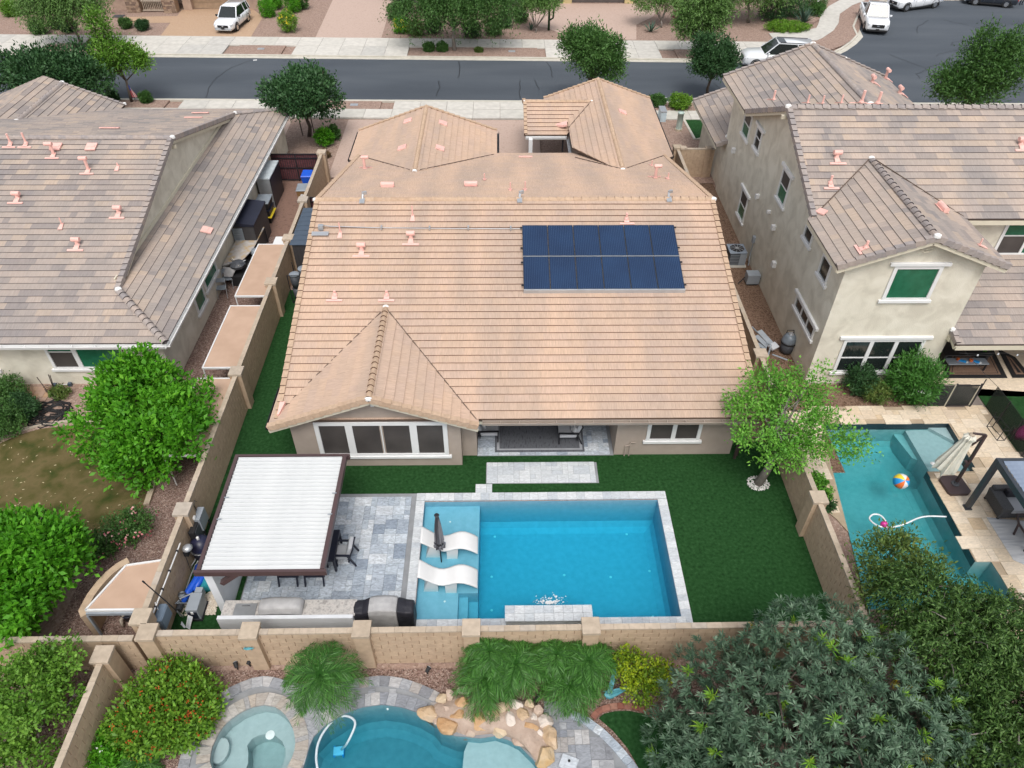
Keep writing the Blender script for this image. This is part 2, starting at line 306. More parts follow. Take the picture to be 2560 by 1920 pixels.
M['rugb'] = mat('brown jute rug', [(.17,.10,.065),(.25,.16,.11)], .95, sc=20)
M['pinkv'] = mat('magenta plastic', [(.65,.03,.30)], .4)
M['hose'] = mat('white hose', [(.75,.77,.78)], .4)
M['hoseg'] = mat('grey blue hose', [(.55,.62,.66)], .4)
M['tealmetal'] = mat('verdigris metal', [(.05,.22,.27),(.10,.33,.38)], .5, sc=8)
M['orange'] = mat('orange plastic', [(.75,.16,.03)], .4)
M['yellow'] = mat('yellow plastic', [(.8,.6,.04)], .4)
M['skyblue'] = mat('light blue plastic', [(.02,.30,.70)], .4)
M['tanbin'] = mat('brown bin plastic', [(.22,.125,.05)], .6)
M['brick'] = mat('red edging brick', [(1,1,1)], .9, sc=8, pal=[(.20,.075,.05),(.26,.11,.08),(.32,.17,.12)], amt=.2)
M['terrac'] = mat('orange paving', [(1,1,1)], .9, sc=5, pal=[(.40,.22,.12),(.34,.24,.19),(.44,.27,.16),(.28,.22,.19)], amt=.15)
M['stripe_r'] = mat('flag red', [(.5,.03,.04)], .8)
M['flagblue'] = mat('flag blue', [(.03,.05,.25)], .8)
M['skin'] = mat('skin', [(.45,.27,.19)], .6)
M['denim'] = mat('dark trousers', [(.015,.018,.035)], .9)
M['garage'] = mat('tan garage door', [(.42,.30,.20)], .7)
M['garaged'] = mat('dark garage door', [(.10,.085,.08)], .7)
M['stuccop'] = mat('pink beige stucco', [(.44,.32,.25)], .95)
M['stuccoy'] = mat('yellow beige stucco', [(.52,.42,.22)], .95)
M['meshfence'] = mat('black mesh', [(.02,.035,.03)], .7)
# ================================================================ SETTING
POOL = [(-2.78,12.08),(5.62,12.10),(5.62,16.8),(-2.8,16.78)]
RPOOL = [(12.049,15.272),(12.79,20.553),(17.964,20.534),(17.907,18.022),(15.991,18.018),(15.903,14.045),(16.441,14.028),(16.541,12.25),(11.623,12.301)]
def arc(c, rx, ry, a0, a1, n):
    return [(c[0]+rx*math.cos(R(a0+(a1-a0)*i/n)), c[1]+ry*math.sin(R(a0+(a1-a0)*i/n))) for i in range(n+1)]
SPA_C = (-6.86, 7.72)
SPA = [(-7.934,7.913),(-7.973,8.126),(-7.98,8.307),(-7.915,8.637),(-7.839,8.842),(-7.714,9.019),(-7.427,9.251),(-7.149,9.385),(-6.85,9.445),(-6.524,9.386),(-6.303,9.266),(-6.11,9.089),(-5.953,8.896),(-5.796,8.613),(-5.72,8.354),(-5.706,8.1),(-5.807,7.747),(-6.023,7.473),(-6.417,7.291),(-6.921,7.28),(-7.384,7.387),(-7.734,7.597)][::-1]
BP = [(-5.45,7.2),(-5.302,8.496),(-4.987,8.866),(-4.498,9.187),(-4.015,9.358),(-3.474,9.423),(-2.916,9.345),(-2.432,9.183),(-2.0,8.95),(-1.789,8.703),(-1.347,8.529),(-0.654,8.458),(-0.223,8.516),(0.122,8.407),(0.421,8.259),(0.794,7.887),(0.974,7.646),(1.15,7.0),(1.2,5.2),(-5.7,5.2)]
GH = [POOL, RPOOL, SPA, BP]
struct('ground', MB().flat([[(-400,-300),(400,-300),(400,600),(-400,600)]]+GH, -.02), M['gravel_t'], 'tan gravel ground that everything stands on', 'ground')
# --- street
yN = lambda x: 54.01+(1.71-x)*.0131
yF = lambda x: 62.4+(3.13-x)*.0255
CUL = [(28.352,63.831),(29.561,65.004),(30.983,66.702),(32.26,68.598),(32.802,71.118),(34.34,74.229),(36.246,77.877),(40,79.9),(60,80.1),(90,80)]
struct('street', MB().flat([[(-120,yN(-120)),(90,yN(90))]+CUL[::-1]+[(26,62.1),(20,yF(20)),(-120,yF(-120))]], .004), M['asphalt'], 'dark blue grey asphalt street widening into a bulb at the right', 'street')
tar = MB()
def crack(pts, wd=.05):
    for (x0,y0), (x1,y1) in zip(pts, pts[1:]):
        n = max(2, int(math.hypot(x1-x0, y1-y0)/.5)); P = []
        for i in range(n+1):
            t = i/n; P.append((x0+(x1-x0)*t+rnd.uniform(-.07,.07), y0+(y1-y0)*t+rnd.uniform(-.07,.07)))
        for a, b in zip(P, P[1:]):
            d = Vector((b[0]-a[0], b[1]-a[1])).normalized(); nx, ny = -d.y*wd/2, d.x*wd/2
            tar.add([(a[0]-nx,a[1]-ny,.009),(b[0]-nx,b[1]-ny,.009),(b[0]+nx,b[1]+ny,.009),(a[0]+nx,a[1]+ny,.009)], [(0,1,2,3)])
for c in ([(-21.697,54.586),(-22.012,56.668),(-22.077,58.771)],[(-22.077,58.771),(-21.401,60.997),(-20.311,62.617)],[(-3.367,62.303),(-3.227,60.344),(-3.337,58.477)],[(-4.701,57.98),(-4.625,56.694),(-4.804,54.842)],[(1.567,57.992),(1.466,56.074),(1.542,54.25)],[(2.721,58.158),(2.938,56.076)],[(3.827,62.215),(4.11,60.362),(4.117,58.658)],
          [(32.755,64.104),(33.694,62.23),(34.57,60.968),(36.379,61.873),(37.488,63.17)],[(34.57,60.968),(34.264,60.262),(33.149,59.566),(33.089,58.549)],[(36.607,63.545),(36.995,64.119),(39.994,65.696),(40.512,66.504),(39.146,66.498),(39.8,67.322),(41.479,67.956),(43.719,69.682)],[(37.557,69.652),(38.316,71.437),(40.314,73.541)],[(41.792,73.549),(43.375,71.922),(44.554,70.793)],[(16.509,57.529),(16.802,56.409),(16.747,54.863)]):
    crack(c, .07)
mk('tar_seam', tar, M['tar'], None, kind='structure', label='black tar sealed cracks wandering across the asphalt street', category='road marking')
# --- kerbs
kb = MB()
def strip(mb, pts, w0, w1, z0, z1):   # ribbon between two offsets of a polyline
    L = []; Rr = []
    for i, p in enumerate(pts):
        a = Vector(pts[max(i-1,0)][:2]); b = Vector(pts[min(i+1,len(pts)-1)][:2]); d = (b-a).normalized(); n = Vector((-d.y, d.x))
        L.append(Vector(p[:2])+n*w0); Rr.append(Vector(p[:2])+n*w1)
    for i in range(len(pts)-1):
        q = [L[i],L[i+1],Rr[i+1],Rr[i]]; mb.hexa([(a.x,a.y,z0) for a in q]+[(a.x,a.y,z1) for a in q])
farline = [(x,yF(x)) for x in range(-120,22,4)]
strip(kb, farline+[(22.5,62.0),(26,62.4)]+CUL[:8], 0, .42, -.01, .03); strip(kb, farline+[(22.5,62.0),(26,62.4)]+CUL[:8], .42, .6, -.01, .13)
near = [(x,yN(x)) for x in range(-120,92,4)]
strip(kb, near, -.3, 0, -.01, .03); strip(kb, near, -.48, -.3, -.01, .12)
strip(kb, [(40,80.0),(60,80.2),(90,80.1)], 0, .5, -.01, .12)
struct('kerb', kb, M['curb'], 'pale concrete kerb and gutter along both sides of the street', 'kerb')
# --- sidewalks of separate slabs
def slabs(name, label, rows, x0, x1, step, fy, skip=lambda x0,x1,r: False, joint=.02):
    root = thing(name, label, 'pavement'); root['kind'] = 'structure'; items = []
    for r, (a, b) in enumerate(rows):
        x = x0
        while x < x1:
            xe = x+step
            if not skip(x, xe, r):
                j = joint/2; q = [(x+j,fy(x)+a+j),(xe-j,fy(xe)+a+j),(xe-j,fy(xe)+b-j),(x+j,fy(x)+b-j)]
                cx, cy = x+step/2, fy(x)+a
                items.append((MB().prism([(p[0]-cx,p[1]-cy) for p in q], 0, .11+rnd.uniform(-.003,.003)).mesh('sidewalk_slab', M['concrete']), Matrix.Translation((cx,cy,0))))
            x = xe
    pieces(root, 'sidewalk_slab', items, 240); return root
FS = [(-22.1,-18.2),(-6.45,3.15),(14.75,17.6),(-37.5,-31)]
NS = [(-12.6,-8.65),(10.9,22),(-30,-24.1)]
slabs('far_sidewalk', 'pale concrete sidewalk across the street with driveway aprons', [(.6,2.9),(2.92,5.1)], -46.1, 24, 1.92, yF, lambda a,b,r: r==0 and any(b>s[0]+.5 and a<s[1]-.5 for s in FS))
slabs('near_sidewalk', 'pale concrete sidewalk in front of the tan tiled house', [(-3.45,-1.92),(-1.9,-.48)], -46.1, 30, 1.92, yN, lambda a,b,r: r==1 and any(b>s[0]+.5 and a<s[1]-.5 for s in NS))
gs = MB()
for a, b in FS: gs.prism([(a,yF(a)+.6),(b,yF(b)+.6),(b,yF(b)+2.9),(a,yF(a)+2.9)], 0, .10)
for a, b in NS: gs.prism([(a,yN(a)-1.9),(b,yN(b)-1.9),(b,yN(b)-.48),(a,yN(a)-.48)], 0, .10)
struct('planting_strip', gs, M['gravel_t'], 'tan gravel planting strips between sidewalk and kerb', 'gravel')
bed = MB().flat([[(24,67.4),(27.642,67.308),(28.346,67.941),(30.053,70.027),(31.275,72.213),(32.403,75.099),(34.567,77.865),(37.094,80.138),(37.6,80.3),(36.4,78.2),(34.3,74.3),(32.7,70.7),(31.7,68.6),(29.6,66.1),(27.7,64.6),(24,62.6)]], .1)
struct('verge', bed, M['gravel_t'], 'tan gravel verge between curved path and kerb', 'gravel')
struct('path', MB().flat([[(28.773,70.825),(29.301,71.924),(30.498,74.791),(32.133,77.534),(34.327,80.116),(35.5,82),(39,82),(37.094,80.138),(34.567,77.865),(32.403,75.099),(31.275,72.213),(30.053,70.027),(28.346,67.941),(27.642,67.308),(24,67.4),(24,69.3),(27,69.8)]], .115), M['concrete'], 'curved pale concrete path beside the gravel verge', 'path')
# --- front yards and driveways
fy = MB()
fy.flat([[(-120,yF(-120)+5.1),(24,yF(24)+5.1),(27,69.8),(30.3,74),(34.5,81),(60,81),(60,95),(-120,95)]], .07)
struct('front_gravel', fy, M['gravel_t'], 'pinkish tan gravel yards across the street', 'gravel')
dw = MB(); dw.flat([[(-29.655,68.121),(-30.017,72.086),(-34.255,71.941),(-34.797,73.798),(-30.054,74.082),(-30.25,76.166),(-24,77),(-22.056,73.877),(-21.731,68.045)]], .085)
struct('driveway', dw, M['pav_o'], 'orange brown paver driveway under the white crossover', 'driveway')
struct('driveway', MB().flat([[(-16.1,67.95),(-16.7,85),(-10.6,85),(-10.447,72.772),(-10.355,67.724)]], .085), M['pav_p'], 'pinkish paver driveway between two gravel beds', 'driveway')
struct('driveway', MB().flat([[(5.3,67.38),(5.475,69.063),(4.247,70.806),(3.144,71.473),(2.0,78.4),(16,78.4),(14.363,74.1),(12.496,71.752),(11.909,67.533)]], .085), M['pav_p'], 'pinkish paver drive in front of the dark garage door', 'driveway')
struct('driveway', MB().flat([[(-10.55,41.8),(-7.9,41.8),(-7.9,44),(-.3,44),(-.3,41),(2.6,41),(2.6,50.4),(-10.6,50.5)]], .05), M['pav_p'], 'pinkish paver driveway and entry court of the tan tiled house', 'driveway')
struct('front_bed', MB().flat([[(-14.5,49.9),(-14.4,45.9),(-12.3,43.5),(-10.55,41.8),(-10.6,50.5),(-14.5,50.6)]], .05), M['gravel_t'], 'tan gravel bed with small tree left of the driveway', 'gravel')
struct('front_path', MB().flat([[(-30,47),(-14.6,47),(-14.4,45.9),(-14.5,50.6),(-30,50.8)]], .045), M['pav_p'], 'paver path by the left grey roofed house', 'path')
struct('front_bed', MB().flat([[(9.9,41),(13,41),(13,50.4),(2.7,50.4),(2.7,48),(9.9,48)]], .05), M['gravel_t'], 'reddish gravel bed right of the tan tiled house front', 'gravel')
# --- side yards
struct('side_yard', MB().flat([[(10.6,18),(12.9,18),(12.9,42),(10.6,42)]], .006), M['gravel_b'], 'brown gravel strip between tan house and two storey house', 'gravel')
struct('side_yard', MB().flat([[(-13.8,10.5),(-10.5,10.5),(-10.5,35),(-13.8,35)]], .004), M['gravel_r'], 'red brown gravel strip beside the left grey roofed house', 'gravel')
struct('side_paving', MB().flat([[(-13.8,35),(-10.6,35),(-10.6,41.5),(-13.8,41.5)]], .01), M['pav_r'], 'red brown paving around the bins by the left house', 'paving')
struct('left_yard', MB().flat([[(-40,10.7),(-13.8,10.7),(-13.8,23.2),(-40,23.2)]], .006), M['gravel_t'], 'tan gravel around the left back garden', 'gravel')
struct('left_lawn', MB().flat([[(-20.497,18.383),(-19.454,19.76),(-18.954,20.213),(-18.26,20.547),(-17.294,20.711),(-15.598,20.611),(-13.607,20.168),(-12.76,17.861),(-12.851,17.713),(-12.728,16.634),(-13.297,16.091),(-13.93,15.499),(-14.41,14.863),(-16.504,13.818),(-18.028,13.834)]], .02), M['lawn_dry'], 'patchy green brown lawn in the left back garden', 'lawn')
el = MB(); strip(el, [(-20.559,18.499),(-19.516,19.884),(-19.015,20.34),(-18.319,20.676),(-17.35,20.841),(-15.648,20.741)], 0, .16, 0, .07); strip(el, [(-12.788,17.862),(-12.685,16.669)], -.12, .08, 0, .12)
struct('lawn_edging', el, M['cap'], 'pale concrete edging round the patchy lawn', 'edging')
# --- own back yard
struct('lawn', MB().flat([[(-10.3,10.9),(10.45,10.9),(10.5,19.6),(-.95,19.6),(-1.5,19),(-7.6,19.2),(-7.6,30),(-10.4,30)], [(-2.9,11.95),(5.7,11.95),(5.7,16.9),(-2.9,16.9)]], .012), M['turf'], 'deep green artificial turf round the rectangular pool', 'lawn')
# --- rear neighbour
struct('rear_bed', MB().flat([[(-10.6,3),(7.5,3),(7.5,10.5),(-10.6,10.5)], SPA, BP], .0), M['gravel_r'], 'red brown gravel bed below the rear block wall', 'gravel')
struct('rear_left_bed', MB().flat([[(-20,3),(-10.7,3),(-10.7,10.4),(-20,10.4)]], .0), M['gravel_r'], 'red brown gravel left of the low dividing wall', 'gravel')
struct('rear_turf', MB().flat([[(2.691,8.969),(2.865,9.099),(3.167,9.163),(3.571,9.172),(3.963,9.087),(4.233,8.925),(6.4,8.6),(6.6,6),(3.6,6),(4.0,7.2),(3.637,7.636),(3.41,8.141),(3.051,8.626)]], .018), M['turf'], 'small patch of green turf beside the curved grey deck', 'turf')
# --- right neighbour yard
DK = [(12.049,15.272),(11.814,15.876),(10.7,16.5),(10.7,21.6),(13.349,21.557),(19.928,21.463),(19.93,18.725),(25,19),(25,9),(14,9),(11.623,12.301)]
struct('right_turf', MB().flat([[(19.955,22.856),(26,21.9),(26,14),(19.93,18.725),(19.957,21.463)]], .032), M['turf'], 'bright green turf beyond the black mesh pool fence', 'turf')
struct('right_bed', MB().flat([[(13.349,21.557),(17.381,21.483),(17.949,22.801),(17.7,22.9),(12.9,22.9),(10.7,23),(10.7,20.5)]], .01), M['gravel_b'], 'brown gravel planting bed under the two storey house window', 'gravel')
struct('right_patio', MB().flat([[(17.897,22.819),(26,21.95),(26,26.5),(17.9,26.5),(17.9,22.2)]], .036), M['trav'], 'cream stone floor under the neighbour covered patio', 'patio')
struct('right_concrete', MB().flat([[(17.333,21.509),(19.899,21.463),(19.955,22.856),(18.267,22.843)]], .040), mat('brown grey concrete', [(.17,.14,.12),(.23,.195,.17)], .9, sc=3), 'brown grey concrete pad inside the fence gate', 'concrete pad')
struct('right_planter', MB().flat([[(10.6,9),(11.3,9),(11.3,17),(10.6,18)]], .012), M['gravel_r'], 'narrow gravel strip between right wall and neighbour pool', 'gravel')
# ================================================================ ROOF / HOUSE TOOLS
def clip(poly, sub):   # Sutherland-Hodgman, poly convex ccw
    out = sub
    for i in range(len(poly)):
        a = poly[i]; b = poly[(i+1) % len(poly)]; inp = out; out = []
        if not inp: return []
        sd_ = lambda p: (b[0]-a[0])*(p[1]-a[1])-(b[1]-a[1])*(p[0]-a[0])
        for j in range(len(inp)):
            p, q = inp[j-1], inp[j]; sp, sq = sd_(p), sd_(q)
            if sq >= -1e-9:
                if sp < -1e-9: t = sp/(sp-sq); out.append((p[0]+(q[0]-p[0])*t, p[1]+(q[1]-p[1])*t))
                out.append(q)
            elif sp >= -1e-9: t = sp/(sp-sq); out.append((p[0]+(q[0]-p[0])*t, p[1]+(q[1]-p[1])*t))
    return out
TILE_CACHE = {}
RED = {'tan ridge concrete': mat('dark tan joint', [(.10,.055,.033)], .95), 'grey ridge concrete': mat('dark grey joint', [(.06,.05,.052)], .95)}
EDGE = {'tan roof concrete': mat('tan tile butt shadow', [(.17,.10,.065)], .95), 'grey blend roof concrete': mat('grey tile butt shadow', [(.085,.072,.075)], .95)}  # butts coloured dark to draw the shadow line under each course
def tile_mesh(poly, w, e, m, th=.04):
    """one concrete tile lying in local (u,v), butt thicker than the head"""
    key = (tuple((round(p[0],3), round(p[1],3)) for p in poly), m.name) if len(poly) == 4 else None
    if key and key in TILE_CACHE: return TILE_CACHE[key]
    n = len(poly); h = lambda v: th-(th-.006)*v/e
    mb = MB(); mb.add([(p[0],p[1],-.012) for p in poly]+[(p[0],p[1],h(p[1])) for p in poly], [tuple(range(n,2*n))]+[(i,(i+1)%n,n+(i+1)%n,n+i) for i in range(n)])
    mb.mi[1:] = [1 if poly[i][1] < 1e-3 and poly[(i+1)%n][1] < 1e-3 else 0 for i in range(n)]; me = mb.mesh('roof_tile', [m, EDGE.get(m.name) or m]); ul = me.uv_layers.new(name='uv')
    for l in me.loops: v = me.vertices[l.vertex_index].co; ul.data[l.index].uv = (v.x, v.y)
    if key: TILE_CACHE[key] = me
    return me
def roof_plane(items, deck, O, U, run, slope, plan, m, w=.30, e=.343, th=None, stagger=.5, jit=.004):
    """O eave corner (3D), U unit eave direction (2D), run = unit upslope direction (2D), plan = convex polygon (2D) covered"""
    th = th or (.05 if m is M['tan'] else .038); k = math.sqrt(1+slope*slope); U3 = Vector((U[0],U[1],0)); V3 = Vector((run[0],run[1],slope))/k; N3 = U3.cross(V3)
    if N3.z < 0: U3 = -U3; N3 = -N3
    uv = [((Vector((p[0]-O[0],p[1]-O[1],0)).dot(U3)), Vector((p[0]-O[0],p[1]-O[1],0)).dot(Vector((run[0],run[1],0)))*k) for p in plan]
    ar = sum(uv[i-1][0]*uv[i][1]-uv[i][0]*uv[i-1][1] for i in range(len(uv)))
    if ar < 0: uv = uv[::-1]
    fr = Matrix((U3, V3, N3)).transposed().to_4x4(); fr.translation = Vector(O)
    P = lambda u, v, n=0: Vector(O)+U3*u+V3*v+N3*n
    deck.extr([P(u,v,-.02) for u, v in uv], N3*-.12)
    u0, u1 = min(p[0] for p in uv), max(p[0] for p in uv); v1 = max(p[1] for p in uv); v = min(0, min(p[1] for p in uv)); row = 0
    while v < v1-.01:
        u = u0-(w*stagger if row % 2 else 0); tone = rnd.random(); left_ = 0
        while u < u1:
            q = clip(uv, [(u+.001,v),(u+w-.001,v),(u+w-.001,v+e*1.06),(u+.001,v+e*1.06)])
            if left_ <= 0: tone = rnd.random(); left_ = rnd.choice((1,1,2,2,3,4))
            left_ -= 1
            if len(q) >= 3:
                cu, cv = u, v
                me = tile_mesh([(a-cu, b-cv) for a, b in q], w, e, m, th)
                items.append((me, fr @ Matrix.Translation((cu, cv, rnd.uniform(0, jit))) @ Matrix.Rotation(rnd.uniform(-.006,.006), 4, 'Z'), tone))
            u += w
        v += e; row += 1
def run_pieces(items, p0, p1, m, kind='ridge', L=.36, up=(0,0,1), wd=.2, flip=1):
    """overlapping ridge or rake tiles from p0 to p1"""
    p0, p1 = Vector(p0), Vector(p1); d = (p1-p0); n = max(1, round(d.length/L)); l = d.length/n; d.normalize()
    u = Vector(up); x = d.cross(u).normalized(); z = x.cross(d).normalized()
    fr = Matrix((x, d, z)).transposed().to_4x4()
    key = (kind, round(l,2), m.name, wd, flip)
    if key not in TILE_CACHE:
        mb = MB(); t = .05
        if kind == 'ridge':
            prof = [(-wd*.62,-.055),(-wd*.42,.02),(-wd*.15,.06),(wd*.15,.06),(wd*.42,.02),(wd*.62,-.055)]
        else:
            prof = [(-flip*.02,-.17),(-flip*.02,.045),(flip*wd*.86,.045),(flip*wd*.86,.01)][::flip]
        s = [[(a*1.05,0,b+t) for a, b in prof], [(a,l*1.1,b) for a, b in prof]]
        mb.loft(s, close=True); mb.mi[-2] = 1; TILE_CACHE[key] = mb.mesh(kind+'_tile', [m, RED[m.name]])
    me = TILE_CACHE[key]
    for i in range(n):
        f = fr.copy(); f.translation = p0+d*(l*i); items.append((me, f))
def wall_window(par, O, rt_, w, h, cols, pane, rails=(), sill=True, head=False, fw=.09, nrm=None, frame=None, proud=.06, cw=None):
    """window on a wall: O lower left corner of the trim opening, rt_ unit vector to the right as seen from outside"""
    O = Vector(O); X = Vector(rt_); Z = Vector((0,0,1)); Nn = Vector(nrm) if nrm else X.cross(Z)
    fm = frame or M['white']
    B = lambda mb, u0, u1, z0, z1, n0, n1: mb.hexa([O+X*a+Z*c+Nn*b for a, b, c in ((u0,n1,z0),(u1,n1,z0),(u1,n0,z0),(u0,n0,z0),(u0,n1,z1),(u1,n1,z1),(u1,n0,z1),(u0,n0,z1))])
    f = MB(); B(f, 0, fw, 0, h, -.03, proud); B(f, w-fw, w, 0, h, -.03, proud); B(f, fw, w-fw, h-fw, h, -.03, proud); B(f, fw, w-fw, 0, fw*.6, -.03, proud)
    xs = [fw]+[fw+(w-2*fw)*c for c in cols]+[w-fw]; mw = fw*.42
    for c, q in zip(xs[1:-1], cw or [mw]*9): B(f, c-q, c+q, fw*.6, h-fw, -.03, proud-.015)
    wn = mk('window', f, fm, par)
    if sill:
        s = MB(); B(s, -.10, w+.10, -.13, 0, -.03, proud+.04); mk('sill', s, fm, wn, bev=.015)
    if head:
        s = MB(); B(s, -.22, w+.22, h+.002, h+.14, -.03, proud+.05); mk('lintel', s, fm, wn, bev=.015)
    for i in range(len(xs)-1):
        a, b = xs[i]+(mw if i else 0), xs[i+1]-(mw if i < len(xs)-2 else 0)
        rl = [r for r in rails if r[0] == i]; zs = [fw*.6]+[fw*.6+(h-1.6*fw)*r[1] for r in rl]+[h-fw]
        for j in range(len(zs)-1):
            pm = pane[(i*2+j) % len(pane)] if isinstance(pane, list) else pane
            p = MB(); B(p, a, b, zs[j], zs[j+1], -.02, .012); mk('pane', p, pm, wn)
        for z_ in zs[1:-1]:
            s = MB(); B(s, a, b, z_-.025, z_+.025, -.02, proud-.025); mk('rail', s, fm, wn)
    return wn
def gutter(par, p, q, m, wd=.13, out=(0,-1,0), strap=.62, nm='gutter'):
    p, q, o = Vector(p), Vector(q), Vector(out); z = Vector((0,0,1)); g = MB()
    def sec(a): return [a, a+o*wd, a+o*wd-z*.02+o*.005, a+o*(wd-.012)-z*.02]
    g.hexa([p-z*.13, q-z*.13, q-z*.13+o*wd*.8, p-z*.13+o*wd*.8, p-z*.115, q-z*.115, q-z*.115+o*wd*.8, p-z*.115+o*wd*.8])
    g.hexa([p+o*wd*.8-z*.13, q+o*wd*.8-z*.13, q+o*wd*.88-z*.13, p+o*wd*.88-z*.13, p+o*wd*.95, q+o*wd*.95, q+o*(wd*.95+.02), p+o*(wd*.95+.02)])
    g.hexa([p-z*.13, q-z*.13, q-z*.13-o*.015, p-z*.13-o*.015, p+z*.02, q+z*.02, q+z*.02-o*.015, p+z*.02-o*.015])
    gt = mk(nm, g, m, par); L = (q-p).length; n = int(L/strap); s = MB()
    for i in range(1, n):
        a = p+(q-p)*(i/n); s.bar(a-z*.005, a+o*wd-z*.005, .025, .012)
    mk('gutter_straps', s, m, gt, kind='stuff')
    return gt
def valley(par, p, q, m):
    mk('valley_flashing', MB().bar(p, q, .035, .03), m, par)
def roof_vent(par, pos, slope_dir, sl, kind, h=.45, m=None):
    """pink painted roof penetrations; slope_dir 2D downhill unit, sl slope"""
    m = m or M['pink']; p = Vector(pos); d = Vector((slope_dir[0], slope_dir[1], -sl)).normalized(); x = d.cross(Vector((0,0,1))).normalized(); n = x.cross(d).normalized()
    if n.z < 0: n = -n
    mb = MB()
    def plate(a, b, c, e, z0=.02, z1=.045): mb.hexa([p+x*u+d*v+n*w for u, v, w in ((-a,-b,z0),(a,-b,z0),(c,e,z0),(-c,e,z0),(-a,-b,z1),(a,-b,z1),(c,e,z1),(-c,e,z1))])
    if kind == 'pipe':
        plate(.07,.1,.12,.26); plate(.31,-.22,.31,.32); mb.tube([p, p+Vector((0,0,h))], .05, 10); mb.lathe([(.10,0),(.06,.09)], p+n*.04, 10)
    elif kind == 'hood':
        plate(.08,.1,.12,.30); plate(.34,-.28,.34,.38); mb.lathe([(.11,0),(.08,.1),(.08,h*.6)], p, 10)
        q = p+Vector((0,0,h*.6)); mb.tube([q-x*.17, q+x*.17], .10, 10)
    elif kind == 'tee':
        plate(.09,.1,.12,.26); plate(.32,-.24,.32,.33); mb.tube([p, p+Vector((0,0,h))], .07, 10); q = p+Vector((0,0,h)); mb.tube([q-x*.12+n*.03, q+x*.24+n*.03], .09, 10)
    elif kind == 'flat':
        plate(.24,.24,.24,.24, .03, .09); plate(.17,.08,.17,.06,.09,.11)
    elif kind == 'barrel':
        plate(.28,.2,.28,.2); mb.tube([p-x*.3+n*.11, p+x*.3+n*.11], .12, 10)
    else:
        mb.tube([p, p+Vector((0,0,h))], .03, 8); plate(.05,.1,.1,.3)
    return mk('roof_vent', mb, m, par)
# ================================================================ MAIN HOUSE (single storey, tan tiles)
SB = .2777; RY, RZ = 29.0, 5.43
H1 = thing('tile_roof_house', 'single storey taupe house under a tan concrete tile roof with solar panels', 'house', (0.6,29,0))
wl = MB()
wl.box(-7.6,-1.5,18.51,22.5,0,2.42); wl.box(-1.499,-.95,18.99,22.5,0,2.6); wl.box(4.28,8.75,18.99,22.5,0,2.5)
wl.box(-7.6,8.75,22.501,39.3,0,2.5); wl.box(-8.0,-.6,39.301,42.6,0,2.4); wl.box(4.6,9.4,39.301,47.7,0,2.4)
wl.extr([(-7.6,18.51,2.421),(-1.5,18.51,2.421),(-4.52,18.51,3.68)], (0,3,0))
wl.extr([(9.0,19.4,2.501),(9.0,38.6,2.501),(9.0,29,5.2)], (-.2,0,0)); wl.extr([(-7.8,23,2.501),(-7.8,38.6,2.501),(-7.8,29,5.2)], (.2,0,0))
wl.extr([(-8.0,42.6,2.401),(-.6,42.6,2.401),(-4.3,42.6,3.7)], (0,-.2,0)); wl.extr([(3.2,47.7,2.401),(9.4,47.7,2.401),(6.3,47.7,3.5)], (0,-.2,0))
wall1 = mk('wall', wl, M['stucco_tan'], H1)
deck = MB(); IT = []; RT = []
roof_plane(IT, deck, (-8,18.45,2.5), (1,0), (0,1), SB, [(-8,18.45),(9.27,18.45),(9.27,29),(-8,29)], M['tan'])
roof_plane(IT, deck, (-8,39.8,2.5), (1,0), (0,-1), .2713, [(-8,39.8),(-8,29),(9.27,29),(9.27,39.8)], M['tan'])
roof_plane(IT, deck, (-8.2,18.1,2.47), (0,1), (1,0), .3696, [(-8.2,18.1),(-4.52,18.1),(-4.52,23.4),(-8.0,20.4),(-8.2,20.15)], M['tan'])
roof_plane(IT, deck, (-.84,18.1,2.47), (0,1), (-1,0), .3696, [(-.84,18.1),(-.84,18.6),(-4.52,23.4),(-4.52,18.1)], M['tan'])
roof_plane(IT, deck, (-8.47,43,2.5), (0,1), (1,0), .352, [(-8.47,39.0),(-4.345,34.6),(-4.345,43),(-8.47,43)], M['tan'])
roof_plane(IT, deck, (-.22,43,2.5), (0,1), (-1,0), .352, [(-.22,39.7),(-.22,43),(-4.345,43),(-4.345,34.6)], M['tan'])
roof_plane(IT, deck, (9.76,48,2.5), (0,1), (-1,0), .352, [(9.76,39.4),(9.76,48.05),(6.3,48.05),(6.3,35)], M['tan'])
roof_plane(IT, deck, (2.84,48,2.5), (0,1), (1,0), .352, [(4.05,39.7),(6.3,35),(6.3,48.05),(4.05,48.05)], M['tan'])
roof_plane(IT, deck, (2.84,48,2.5), (0,1), (1,0), .352, [(2.84,43.2),(4.05,43.2),(4.05,48.05),(2.84,48.05)], M['tan'])
roof_plane(IT, deck, (1.45,42.3,2.5), (1,0), (0,1), .352, [(1.45,42.3),(3.95,42.3),(5.65,45),(1.45,45)], M['tan'])
roof_plane(IT, deck, (1.45,47.7,2.5), (1,0), (0,-1), .352, [(1.45,45),(5.65,45),(2.84,47.7),(1.45,47.7)], M['tan'])
roof1 = mk('roof', deck, M['felt'], H1)
EYE = lambda t: (t[1].translation-CAM).length + (200 if t[1].translation.y > 29.05 else 0) + (60 if t[1].col[2].z < .2 else 0)
pieces(roof1, 'roof_tile', IT, 300, EYE)
run_pieces(RT, (-8,29,5.45), (9.27,29,5.45), M['tanridge'])
run_pieces(RT, (-4.52,18.12,3.86), (-4.52,23.25,3.86), M['tanridge'], L=.3)
run_pieces(RT, (-4.345,42.95,3.97), (-4.345,34.9,3.97), M['tanridge']); run_pieces(RT, (6.3,48,3.74), (6.3,35.6,3.74), M['tanridge']); run_pieces(RT, (1.5,45,3.47), (5.55,45,3.47), M['tanridge'])
